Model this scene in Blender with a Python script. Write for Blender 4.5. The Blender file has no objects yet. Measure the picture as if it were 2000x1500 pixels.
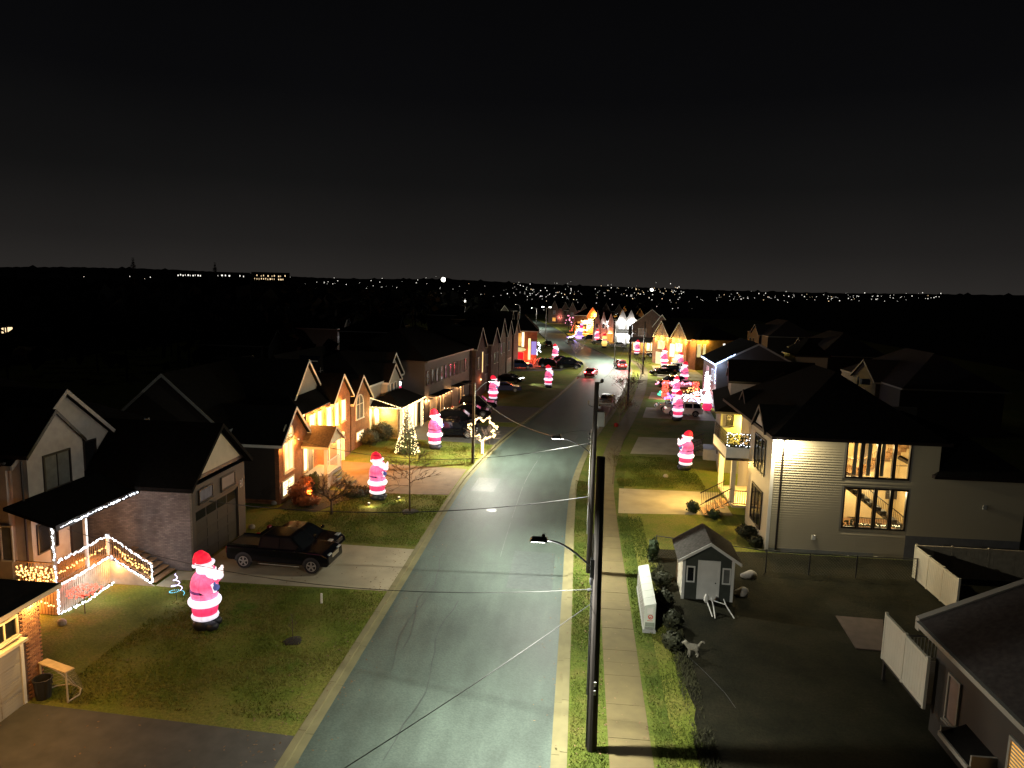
import bpy, bmesh, math, random
import numpy as np
from math import pi, sin, cos, radians, hypot, sqrt
from mathutils import Vector, Matrix
RND = random.Random(7)
SC = bpy.context.scene
COL = SC.collection

# ------------------------------------------------------------------ camera, sky, exposure
H = 15.5
PITCH, ROLL, YAW = radians(7.9), radians(1.4), radians(5.2)
cam_d = bpy.data.cameras.new('camera')
cam_d.sensor_width = 36.0
cam_d.lens = 36.0 * 1387.0 / 2000.0
cam_d.clip_start, cam_d.clip_end = 0.3, 12000
cam = bpy.data.objects.new('camera', cam_d)
COL.objects.link(cam)
Rm = Matrix.Rotation(YAW, 3, 'Z') @ Matrix.Rotation(pi / 2 - PITCH, 3, 'X') @ Matrix.Rotation(ROLL, 3, 'Z')
cam.matrix_world = Matrix.Translation((0, 0, H)) @ Rm.to_4x4()
SC.camera = cam
SC.view_settings.view_transform = 'Standard'
SC.view_settings.look = 'None'
SC.view_settings.exposure = 0.0
SC.view_settings.gamma = 1.0
SC.view_settings.use_curve_mapping = False
try:
    SC.cycles.use_denoising = True
    SC.cycles.denoiser = 'OPENIMAGEDENOISE'
    SC.cycles.sample_clamp_indirect = 3.0
    SC.cycles.use_light_tree = True
    SC.cycles.max_bounces = 5
    SC.cycles.diffuse_bounces = 2
    SC.cycles.glossy_bounces = 2
    SC.cycles.transparent_max_bounces = 6
    SC.cycles.caustics_reflective = False
    SC.cycles.caustics_refractive = False
except Exception:
    pass

W = bpy.data.worlds.new('World')
SC.world = W
W.use_nodes = True
nt = W.node_tree
nt.nodes.clear()
n_out = nt.nodes.new('ShaderNodeOutputWorld')
n_bg = nt.nodes.new('ShaderNodeBackground')
n_tc = nt.nodes.new('ShaderNodeTexCoord')
n_sep = nt.nodes.new('ShaderNodeSeparateXYZ')
n_rmp = nt.nodes.new('ShaderNodeValToRGB')
nt.links.new(n_tc.outputs['Generated'], n_sep.inputs[0])
nt.links.new(n_sep.outputs['Z'], n_rmp.inputs[0])
cr = n_rmp.color_ramp
cr.elements[0].position = 0.0
cr.elements[0].color = (0.024, 0.0215, 0.0195, 1)
cr.elements[1].position = 1.0
cr.elements[1].color = (0.0012, 0.0012, 0.0014, 1)
for p_, c_ in ((0.05, (0.0145, 0.0132, 0.0124)), (0.13, (0.0066, 0.0064, 0.0063)), (0.24, (0.0029, 0.0029, 0.0033)), (0.42, (0.0015, 0.0015, 0.0018))):
    e_ = cr.elements.new(p_)
    e_.color = (*c_, 1)
n_nz = nt.nodes.new('ShaderNodeTexNoise'); n_nz.inputs['Scale'].default_value = 2.2; n_nz.inputs['Detail'].default_value = 5
n_mp = nt.nodes.new('ShaderNodeMapping'); n_mp.inputs['Scale'].default_value = (1, 1, 1.6)
nt.links.new(n_tc.outputs['Generated'], n_mp.inputs[0]); nt.links.new(n_mp.outputs[0], n_nz.inputs['Vector'])
n_mr = nt.nodes.new('ShaderNodeMapRange'); n_mr.inputs[1].default_value = 0.3; n_mr.inputs[2].default_value = 0.7; n_mr.inputs[3].default_value = 0.88; n_mr.inputs[4].default_value = 1.12
nt.links.new(n_nz.outputs['Fac'], n_mr.inputs[0])
n_vm = nt.nodes.new('ShaderNodeVectorMath'); n_vm.operation = 'SCALE'
nt.links.new(n_rmp.outputs[0], n_vm.inputs[0]); nt.links.new(n_mr.outputs[0], n_vm.inputs['Scale'])
nt.links.new(n_vm.outputs[0], n_bg.inputs[0])
n_bg.inputs[1].default_value = 1.0
nt.links.new(n_bg.outputs[0], n_out.inputs[0])
fill_sun_d = bpy.data.lights.new('fill_sun', 'SUN')
fill_sun_d.energy = 0.012  # weak sun lamp added for ambient light, no moon is known
fill_sun_d.angle = radians(0.5)
fill_sun_d.color = (0.9, 0.9, 1.0)
fill_sun = bpy.data.objects.new('fill_sun', fill_sun_d)
fill_sun.rotation_euler = (radians(35), 0, radians(-60))
COL.objects.link(fill_sun)

# ------------------------------------------------------------------ helpers
def ray(u, v):
    return Rm @ Vector((u - 1000.0, 750.0 - v, -1387.0))
def gp(u, v, z=0.0):
    """point of the photograph on the level z"""
    d = ray(u, v)
    t = (z - H) / d.z
    return Vector((d.x * t, d.y * t, z))

class MB:
    def __init__(s):
        s.v, s.f = [], []
    def quad(s, *p):
        n = len(s.v)
        s.v += [tuple(q) for q in p]
        s.f.append(tuple(range(n, n + len(p))))
        return s
    def hexa(s, p):
        n = len(s.v)
        s.v += [tuple(q) for q in p]
        for f in ((0, 3, 2, 1), (4, 5, 6, 7), (0, 1, 5, 4), (1, 2, 6, 5), (2, 3, 7, 6), (3, 0, 4, 7)):
            s.f.append(tuple(n + i for i in f))
        return s
    def box(s, x0, x1, y0, y1, z0, z1):
        return s.hexa([(x0, y0, z0), (x1, y0, z0), (x1, y1, z0), (x0, y1, z0), (x0, y0, z1), (x1, y0, z1), (x1, y1, z1), (x0, y1, z1)])
    def prism(s, poly, axis, a0, a1):
        """poly of 2D points swept along an axis: 'x' -> (y,z), 'y' -> (x,z), 'z' -> (x,y)"""
        def P(q, a):
            return (a, q[0], q[1]) if axis == 'x' else (q[0], a, q[1]) if axis == 'y' else (q[0], q[1], a)
        n, k = len(s.v), len(poly)
        s.v += [P(q, a0) for q in poly] + [P(q, a1) for q in poly]
        s.f.append(tuple(range(n + k - 1, n - 1, -1)))
        s.f.append(tuple(range(n + k, n + 2 * k)))
        for i in range(k):
            j = (i + 1) % k
            s.f.append((n + i, n + j, n + k + j, n + k + i))
        return s
    def tube(s, pts, r0, r1=None, n=6, cap=True):
        pts = [Vector(p) for p in pts]
        r1 = r0 if r1 is None else r1
        base = len(s.v)
        m = len(pts)
        up = Vector((0, 0, 1))
        for i, p in enumerate(pts):
            d = (pts[min(i + 1, m - 1)] - pts[max(i - 1, 0)])
            if d.length < 1e-9:
                d = Vector((0, 0, 1))
            d.normalize()
            a = d.cross(up) if abs(d.z) < 0.95 else d.cross(Vector((1, 0, 0)))
            a.normalize()
            b = d.cross(a)
            r = r0 + (r1 - r0) * i / max(m - 1, 1)
            for k in range(n):
                t = 2 * pi * k / n
                s.v.append(tuple(p + a * (r * cos(t)) + b * (r * sin(t))))
        for i in range(m - 1):
            for k in range(n):
                q = (k + 1) % n
                s.f.append((base + i * n + k, base + i * n + q, base + (i + 1) * n + q, base + (i + 1) * n + k))
        if cap:
            s.f.append(tuple(base + k for k in range(n))[::-1])
            s.f.append(tuple(base + (m - 1) * n + k for k in range(n)))
        return s
    def lathe(s, prof, n=18, c=(0, 0, 0), sx=1.0, sy=1.0):
        base = len(s.v)
        for r, z in prof:
            for k in range(n):
                t = 2 * pi * k / n
                s.v.append((c[0] + r * sx * cos(t), c[1] + r * sy * sin(t), c[2] + z))
        m = len(prof)
        for i in range(m - 1):
            for k in range(n):
                q = (k + 1) % n
                s.f.append((base + i * n + k, base + i * n + q, base + (i + 1) * n + q, base + (i + 1) * n + k))
        s.f.append(tuple(base + k for k in range(n))[::-1])
        s.f.append(tuple(base + (m - 1) * n + k for k in range(n)))
        return s
    def ell(s, c, r, n=14, m=8):
        prof = [(max(sin(pi * i / m), 0.02), -cos(pi * i / m)) for i in range(m + 1)]
        base = len(s.v)
        s.lathe(prof, n)
        for i in range(base, len(s.v)):
            x, y, z = s.v[i]
            s.v[i] = (c[0] + x * r[0], c[1] + y * r[1], c[2] + z * r[2])
        return s
    def octa(s, c, r):
        n = len(s.v)
        x, y, z = c
        s.v += [(x + r, y, z), (x - r, y, z), (x, y + r, z), (x, y - r, z), (x, y, z + r), (x, y, z - r)]
        for f in ((0, 2, 4), (2, 1, 4), (1, 3, 4), (3, 0, 4), (2, 0, 5), (1, 2, 5), (3, 1, 5), (0, 3, 5)):
            s.f.append(tuple(n + i for i in f))
        return s
    def build(s, name, mat, parent=None, smooth=False, bevel=0.0, kind=None, fix=True):
        me = bpy.data.meshes.new(name)
        me.from_pydata(s.v, [], s.f)
        if fix and s.f:
            bm = bmesh.new()
            bm.from_mesh(me)
            bmesh.ops.recalc_face_normals(bm, faces=bm.faces)
            bm.to_mesh(me)
            bm.free()
        if smooth:
            me.polygons.foreach_set('use_smooth', [True] * len(me.polygons))
        me.materials.append(mat)
        o = bpy.data.objects.new(name, me)
        COL.objects.link(o)
        if parent is not None:
            o.parent = parent
        if bevel:
            b = o.modifiers.new('bevel', 'BEVEL')
            b.width = bevel
            b.segments = 2
            b.limit_method = 'ANGLE'
        if kind:
            o['kind'] = kind
        return o

def tag(o, label=None, cat=None, group=None, kind=None):
    if label: o['label'] = label
    if cat: o['category'] = cat
    if group: o['group'] = group
    if kind: o['kind'] = kind
    return o
def thing(name, label, cat, loc=(0, 0, 0), rz=0.0, group=None):
    o = bpy.data.objects.new(name, None)
    o.empty_display_size = 0.3
    COL.objects.link(o)
    o.location = loc
    o.rotation_euler = (0, 0, rz)
    return tag(o, label, cat, group)
def copy_tree(o, parent=None):
    c = o.copy()
    COL.objects.link(c)
    if parent is not None:
        c.parent = parent
        c.matrix_parent_inverse = o.matrix_parent_inverse.copy()
    for ch in list(o.children):
        copy_tree(ch, c)
    return c

# ------------------------------------------------------------------ materials
def nodes(name):
    m = bpy.data.materials.new(name)
    m.use_nodes = True
    t = m.node_tree
    return m, t, t.nodes['Principled BSDF']
def M(name, c, rough=0.8, var=0.18, scale=4.0, bump=0.0, metal=0.0, c2=None, spec=0.5, detail=5.0, stretch=None):
    m, t, b = nodes(name)
    b.inputs['Roughness'].default_value = rough
    b.inputs['Metallic'].default_value = metal
    b.inputs['Specular IOR Level'].default_value = spec
    tc = t.nodes.new('ShaderNodeTexCoord')
    nz = t.nodes.new('ShaderNodeTexNoise')
    nz.inputs['Scale'].default_value = scale
    nz.inputs['Detail'].default_value = detail
    src = tc.outputs['Object']
    if stretch:
        mp = t.nodes.new('ShaderNodeMapping')
        mp.inputs['Scale'].default_value = stretch
        t.links.new(src, mp.inputs[0])
        src = mp.outputs[0]
    t.links.new(src, nz.inputs['Vector'])
    r = t.nodes.new('ShaderNodeValToRGB')
    r.color_ramp.elements[0].position = 0.3
    r.color_ramp.elements[1].position = 0.7
    hi = c2 if c2 else tuple(min(1, x * (1 + var)) for x in c)
    lo = c if c2 else tuple(x * (1 - var) for x in c)
    r.color_ramp.elements[0].color = (*lo, 1)
    r.color_ramp.elements[1].color = (*hi, 1)
    t.links.new(nz.outputs['Fac'], r.inputs[0])
    t.links.new(r.outputs[0], b.inputs['Base Color'])
    if bump:
        bp = t.nodes.new('ShaderNodeBump')
        bp.inputs['Strength'].default_value = bump
        bp.inputs['Distance'].default_value = 0.03
        t.links.new(nz.outputs['Fac'], bp.inputs['Height'])
        t.links.new(bp.outputs[0], b.inputs['Normal'])
    return m
def EM(name, c, s, sample='NONE'):
    m = bpy.data.materials.new(name)
    m.use_nodes = True
    t = m.node_tree
    t.nodes.clear()
    o = t.nodes.new('ShaderNodeOutputMaterial')
    e = t.nodes.new('ShaderNodeEmission')
    e.inputs[0].default_value = (*c, 1)
    e.inputs[1].default_value = s
    t.links.new(e.outputs[0], o.inputs[0])
    m.cycles.emission_sampling = sample
    return m
def glow_fabric(name, c, hot, s0, s1):
    """inflatable cloth; glow of bulbs inside painted in as emission by height"""
    m = bpy.data.materials.new(name)
    m.use_nodes = True
    t = m.node_tree
    b = t.nodes['Principled BSDF']
    b.inputs['Base Color'].default_value = (*c, 1)
    b.inputs['Roughness'].default_value = 0.6
    tc = t.nodes.new('ShaderNodeTexCoord')
    sp = t.nodes.new('ShaderNodeSeparateXYZ')
    t.links.new(tc.outputs['Object'], sp.inputs[0])
    rp = t.nodes.new('ShaderNodeValToRGB')
    mr = t.nodes.new('ShaderNodeMath'); mr.operation = 'DIVIDE'; mr.inputs[1].default_value = 3.5
    t.links.new(sp.outputs['Z'], mr.inputs[0])
    t.links.new(mr.outputs[0], rp.inputs[0])
    el = rp.color_ramp.elements  # hot spots of the inner bulbs painted as bands up the figure
    el[0].position = 0.0; el[0].color = (0, 0, 0, 1)
    el[1].position = 1.0; el[1].color = (0.0, 0.0, 0.0, 1)
    for p, v in ((0.2, 0.1), (0.30, 0.2), (0.44, 0.9), (0.52, 0.75), (0.62, 0.3), (0.72, 0.8), (0.8, 1.0), (0.87, 0.35)):
        e = el.new(p); e.color = (v, v, v, 1)
    nz = t.nodes.new('ShaderNodeTexNoise'); nz.inputs['Scale'].default_value = 1.6
    t.links.new(tc.outputs['Object'], nz.inputs['Vector'])
    mu = t.nodes.new('ShaderNodeMath'); mu.operation = 'MULTIPLY'
    t.links.new(rp.outputs[0], mu.inputs[0])
    m2 = t.nodes.new('ShaderNodeMapRange'); m2.inputs[1].default_value = 0.3; m2.inputs[2].default_value = 0.7; m2.inputs[3].default_value = 0.4; m2.inputs[4].default_value = 1.25
    t.links.new(nz.outputs['Fac'], m2.inputs[0])
    t.links.new(m2.outputs[0], mu.inputs[1])
    mx = t.nodes.new('ShaderNodeMix'); mx.data_type = 'RGBA'
    mx.inputs[6].default_value = (*c, 1); mx.inputs[7].default_value = (*hot, 1)
    t.links.new(mu.outputs[0], mx.inputs[0])
    t.links.new(mx.outputs[2], b.inputs['Emission Color'])
    ms = t.nodes.new('ShaderNodeMapRange'); ms.inputs[3].default_value = s0; ms.inputs[4].default_value = s1
    t.links.new(mu.outputs[0], ms.inputs[0])
    # sewn gores and soft creases, their shade painted in as dimmer emission
    at = t.nodes.new('ShaderNodeMath'); at.operation = 'ARCTAN2'
    t.links.new(sp.outputs['Y'], at.inputs[0]); t.links.new(sp.outputs['X'], at.inputs[1])
    g1 = t.nodes.new('ShaderNodeMath'); g1.operation = 'MULTIPLY'; g1.inputs[1].default_value = 4.0
    g2 = t.nodes.new('ShaderNodeMath'); g2.operation = 'SINE'
    g3 = t.nodes.new('ShaderNodeMath'); g3.operation = 'ABSOLUTE'
    g4 = t.nodes.new('ShaderNodeMapRange'); g4.inputs[1].default_value = 0.0; g4.inputs[2].default_value = 0.22; g4.inputs[3].default_value = 0.72; g4.inputs[4].default_value = 1.0
    t.links.new(at.outputs[0], g1.inputs[0]); t.links.new(g1.outputs[0], g2.inputs[0]); t.links.new(g2.outputs[0], g3.inputs[0]); t.links.new(g3.outputs[0], g4.inputs[0])
    n5 = t.nodes.new('ShaderNodeTexNoise'); n5.inputs['Scale'].default_value = 7.0; n5.inputs['Detail'].default_value = 2
    t.links.new(tc.outputs['Object'], n5.inputs['Vector'])
    m5 = t.nodes.new('ShaderNodeMapRange'); m5.inputs[1].default_value = 0.35; m5.inputs[2].default_value = 0.65; m5.inputs[3].default_value = 0.84; m5.inputs[4].default_value = 1.08
    t.links.new(n5.outputs['Fac'], m5.inputs[0])
    oi = t.nodes.new('ShaderNodeObjectInfo')
    m6 = t.nodes.new('ShaderNodeMapRange'); m6.inputs[3].default_value = 0.82; m6.inputs[4].default_value = 1.08
    t.links.new(oi.outputs['Random'], m6.inputs[0])
    p1_ = t.nodes.new('ShaderNodeMath'); p1_.operation = 'MULTIPLY'; p2_ = t.nodes.new('ShaderNodeMath'); p2_.operation = 'MULTIPLY'; p3_ = t.nodes.new('ShaderNodeMath'); p3_.operation = 'MULTIPLY'
    t.links.new(ms.outputs[0], p1_.inputs[0]); t.links.new(g4.outputs[0], p1_.inputs[1])
    t.links.new(p1_.outputs[0], p2_.inputs[0]); t.links.new(m5.outputs[0], p2_.inputs[1])
    t.links.new(p2_.outputs[0], p3_.inputs[0]); t.links.new(m6.outputs[0], p3_.inputs[1])
    t.links.new(p3_.outputs[0], b.inputs['Emission Strength'])
    m.cycles.emission_sampling = 'NONE'
    return m
def brick_mat(name, c1, c2, mortar, rough=0.85):
    m, t, b = nodes(name)
    b.inputs['Roughness'].default_value = rough
    tc = t.nodes.new('ShaderNodeTexCoord')
    sp = t.nodes.new('ShaderNodeSeparateXYZ')
    t.links.new(tc.outputs['Object'], sp.inputs[0])
    ad = t.nodes.new('ShaderNodeMath'); ad.operation = 'ADD'
    t.links.new(sp.outputs['X'], ad.inputs[0]); t.links.new(sp.outputs['Y'], ad.inputs[1])
    cb = t.nodes.new('ShaderNodeCombineXYZ')
    t.links.new(ad.outputs[0], cb.inputs[0]); t.links.new(sp.outputs['Z'], cb.inputs[1])
    br = t.nodes.new('ShaderNodeTexBrick')
    br.inputs['Color1'].default_value = (*c1, 1)
    br.inputs['Color2'].default_value = (*c2, 1)
    br.inputs['Mortar'].default_value = (*mortar, 1)
    br.inputs['Scale'].default_value = 1.0
    br.inputs['Brick Width'].default_value = 0.24
    br.inputs['Row Height'].default_value = 0.085
    br.inputs['Mortar Size'].default_value = 0.009
    br.inputs['Bias'].default_value = 0.0
    t.links.new(cb.outputs[0], br.inputs['Vector'])
    nz = t.nodes.new('ShaderNodeTexNoise'); nz.inputs['Scale'].default_value = 1.3; nz.inputs['Detail'].default_value = 6
    t.links.new(tc.outputs['Object'], nz.inputs['Vector'])
    mx = t.nodes.new('ShaderNodeMix'); mx.data_type = 'RGBA'; mx.blend_type = 'MULTIPLY'; mx.inputs[0].default_value = 0.6
    rp = t.nodes.new('ShaderNodeValToRGB')
    rp.color_ramp.elements[0].position = 0.3; rp.color_ramp.elements[0].color = (0.45, 0.45, 0.45, 1)
    rp.color_ramp.elements[1].position = 0.65; rp.color_ramp.elements[1].color = (1.2, 1.2, 1.2, 1)
    t.links.new(nz.outputs['Fac'], rp.inputs[0])
    t.links.new(br.outputs['Color'], mx.inputs[6]); t.links.new(rp.outputs[0], mx.inputs[7])
    t.links.new(mx.outputs[2], b.inputs['Base Color'])
    bp = t.nodes.new('ShaderNodeBump'); bp.inputs['Strength'].default_value = 0.6; bp.inputs['Distance'].default_value = 0.012
    bp.invert = True
    t.links.new(br.outputs['Fac'], bp.inputs['Height']); t.links.new(bp.outputs[0], b.inputs['Normal'])
    return m
def siding_mat(name, c, pitch=0.13):
    """horizontal clapboard relief for walls too far to build board by board"""
    m, t, b = nodes(name)
    b.inputs['Base Color'].default_value = (*c, 1)
    b.inputs['Roughness'].default_value = 0.6
    tc = t.nodes.new('ShaderNodeTexCoord')
    sp = t.nodes.new('ShaderNodeSeparateXYZ')
    t.links.new(tc.outputs['Object'], sp.inputs[0])
    d = t.nodes.new('ShaderNodeMath'); d.operation = 'DIVIDE'; d.inputs[1].default_value = pitch
    f = t.nodes.new('ShaderNodeMath'); f.operation = 'FRACT'
    t.links.new(sp.outputs['Z'], d.inputs[0]); t.links.new(d.outputs[0], f.inputs[0])
    bp = t.nodes.new('ShaderNodeBump'); bp.inputs['Strength'].default_value = 0.7; bp.inputs['Distance'].default_value = 0.02
    bp.invert = True
    t.links.new(f.outputs[0], bp.inputs['Height']); t.links.new(bp.outputs[0], b.inputs['Normal'])
    nz = t.nodes.new('ShaderNodeTexNoise'); nz.inputs['Scale'].default_value = 0.8; nz.inputs['Detail'].default_value = 6
    t.links.new(tc.outputs['Object'], nz.inputs['Vector'])
    rp = t.nodes.new('ShaderNodeValToRGB')
    rp.color_ramp.elements[0].color = (*(x * 0.8 for x in c), 1)
    rp.color_ramp.elements[1].color = (*(min(1, x * 1.12) for x in c), 1)
    t.links.new(nz.outputs['Fac'], rp.inputs[0]); t.links.new(rp.outputs[0], b.inputs['Base Color'])
    return m
def asphalt_mat():
    m, t, b = nodes('asphalt')
    b.inputs['Specular IOR Level'].default_value = 0.3
    tc = t.nodes.new('ShaderNodeTexCoord')
    n1 = t.nodes.new('ShaderNodeTexNoise'); n1.inputs['Scale'].default_value = 0.35; n1.inputs['Detail'].default_value = 7; n1.inputs['Roughness'].default_value = 0.6
    n2 = t.nodes.new('ShaderNodeTexNoise'); n2.inputs['Scale'].default_value = 14; n2.inputs['Detail'].default_value = 4
    mp = t.nodes.new('ShaderNodeMapping'); mp.inputs['Scale'].default_value = (1.6, 0.35, 1)
    n3 = t.nodes.new('ShaderNodeTexNoise'); n3.inputs['Scale'].default_value = 0.9; n3.inputs['Detail'].default_value = 4
    t.links.new(tc.outputs['Object'], mp.inputs[0]); t.links.new(mp.outputs[0], n3.inputs['Vector'])
    for n in (n1, n2):
        t.links.new(tc.outputs['Object'], n.inputs['Vector'])
    r1 = t.nodes.new('ShaderNodeValToRGB')
    r1.color_ramp.elements[0].position = 0.3; r1.color_ramp.elements[0].color = (0.042, 0.056, 0.047, 1)
    r1.color_ramp.elements[1].position = 0.72; r1.color_ramp.elements[1].color = (0.090, 0.120, 0.100, 1)
    ad = t.nodes.new('ShaderNodeMath'); ad.operation = 'ADD'
    h = t.nodes.new('ShaderNodeMath'); h.operation = 'MULTIPLY'; h.inputs[1].default_value = 0.5
    h2 = t.nodes.new('ShaderNodeMath'); h2.operation = 'MULTIPLY'; h2.inputs[1].default_value = 0.5
    t.links.new(n1.outputs['Fac'], h.inputs[0]); t.links.new(n3.outputs['Fac'], h2.inputs[0])
    t.links.new(h.outputs[0], ad.inputs[0]); t.links.new(h2.outputs[0], ad.inputs[1])
    t.links.new(ad.outputs[0], r1.inputs[0])
    mx = t.nodes.new('ShaderNodeMix'); mx.data_type = 'RGBA'; mx.blend_type = 'MULTIPLY'; mx.inputs[0].default_value = 0.7
    r2 = t.nodes.new('ShaderNodeValToRGB')
    r2.color_ramp.elements[0].position = 0.35; r2.color_ramp.elements[0].color = (0.8, 0.8, 0.8, 1)
    r2.color_ramp.elements[1].position = 0.65; r2.color_ramp.elements[1].color = (1.18, 1.18, 1.18, 1)
    t.links.new(n2.outputs['Fac'], r2.inputs[0])
    t.links.new(r1.outputs[0], mx.inputs[6]); t.links.new(r2.outputs[0], mx.inputs[7])
    t.links.new(mx.outputs[2], b.inputs['Base Color'])
    rr = t.nodes.new('ShaderNodeMapRange'); rr.inputs[3].default_value = 0.46; rr.inputs[4].default_value = 0.66
    t.links.new(ad.outputs[0], rr.inputs[0]); t.links.new(rr.outputs[0], b.inputs['Roughness'])
    bp = t.nodes.new('ShaderNodeBump'); bp.inputs['Strength'].default_value = 0.35; bp.inputs['Distance'].default_value = 0.02
    t.links.new(n2.outputs['Fac'], bp.inputs['Height']); t.links.new(bp.outputs[0], b.inputs['Normal'])
    return m
def grass_mat(name, cs, scale=0.5):
    m, t, b = nodes(name)
    b.inputs['Roughness'].default_value = 0.95
    b.inputs['Specular IOR Level'].default_value = 0.1
    tc = t.nodes.new('ShaderNodeTexCoord')
    n1 = t.nodes.new('ShaderNodeTexNoise'); n1.inputs['Scale'].default_value = scale; n1.inputs['Detail'].default_value = 8; n1.inputs['Roughness'].default_value = 0.68
    n2 = t.nodes.new('ShaderNodeTexNoise'); n2.inputs['Scale'].default_value = 9; n2.inputs['Detail'].default_value = 6; n2.inputs['Roughness'].default_value = 0.7
    for n in (n1, n2):
        t.links.new(tc.outputs['Object'], n.inputs['Vector'])
    r = t.nodes.new('ShaderNodeValToRGB')
    el = r.color_ramp.elements
    el[0].position = 0.34; el[0].color = (*cs[0], 1)
    el[1].position = 0.66; el[1].color = (*cs[-1], 1)
    for i, c in enumerate(cs[1:-1]):
        e = el.new(0.34 + 0.32 * (i + 1) / (len(cs) - 1)); e.color = (*c, 1)
    t.links.new(n1.outputs['Fac'], r.inputs[0])
    mx = t.nodes.new('ShaderNodeMix'); mx.data_type = 'RGBA'; mx.blend_type = 'MULTIPLY'; mx.inputs[0].default_value = 0.9
    r2 = t.nodes.new('ShaderNodeValToRGB')
    r2.color_ramp.elements[0].position = 0.36; r2.color_ramp.elements[0].color = (0.66, 0.66, 0.66, 1)
    r2.color_ramp.elements[1].position = 0.64; r2.color_ramp.elements[1].color = (1.25, 1.25, 1.25, 1)
    t.links.new(n2.outputs['Fac'], r2.inputs[0])
    t.links.new(r.outputs[0], mx.inputs[6]); t.links.new(r2.outputs[0], mx.inputs[7])
    t.links.new(mx.outputs[2], b.inputs['Base Color'])
    bp = t.nodes.new('ShaderNodeBump'); bp.inputs['Strength'].default_value = 0.8; bp.inputs['Distance'].default_value = 0.06
    t.links.new(n2.outputs['Fac'], bp.inputs['Height']); t.links.new(bp.outputs[0], b.inputs['Normal'])
    return m
def glass_mat(name, tint=(0.9, 0.95, 1.0)):
    m = bpy.data.materials.new(name)
    m.use_nodes = True
    t = m.node_tree
    t.nodes.clear()
    o = t.nodes.new('ShaderNodeOutputMaterial')
    mx = t.nodes.new('ShaderNodeMixShader'); mx.inputs[0].default_value = 0.08
    tr = t.nodes.new('ShaderNodeBsdfTransparent'); tr.inputs[0].default_value = (*tint, 1)
    gl = t.nodes.new('ShaderNodeBsdfGlossy'); gl.inputs['Roughness'].default_value = 0.05
    t.links.new(tr.outputs[0], mx.inputs[1]); t.links.new(gl.outputs[0], mx.inputs[2]); t.links.new(mx.outputs[0], o.inputs[0])
    return m
def window_glow(name, c, c2, s):
    """lit room seen through a curtain: soft uneven light"""
    m = EM(name, c, s)
    t = m.node_tree
    e = next(n for n in t.nodes if n.type == 'EMISSION')
    tc = t.nodes.new('ShaderNodeTexCoord')
    mp = t.nodes.new('ShaderNodeMapping'); mp.inputs['Scale'].default_value = (2.2, 2.2, 0.7)
    nz = t.nodes.new('ShaderNodeTexNoise'); nz.inputs['Scale'].default_value = 1.0; nz.inputs['Detail'].default_value = 3
    t.links.new(tc.outputs['Object'], mp.inputs[0]); t.links.new(mp.outputs[0], nz.inputs['Vector'])
    r = t.nodes.new('ShaderNodeValToRGB')
    r.color_ramp.elements[0].position = 0.35; r.color_ramp.elements[0].color = (*c2, 1)
    r.color_ramp.elements[1].position = 0.6; r.color_ramp.elements[1].color = (*c, 1)
    t.links.new(nz.outputs['Fac'], r.inputs[0]); t.links.new(r.outputs[0], e.inputs[0])
    return m

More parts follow.
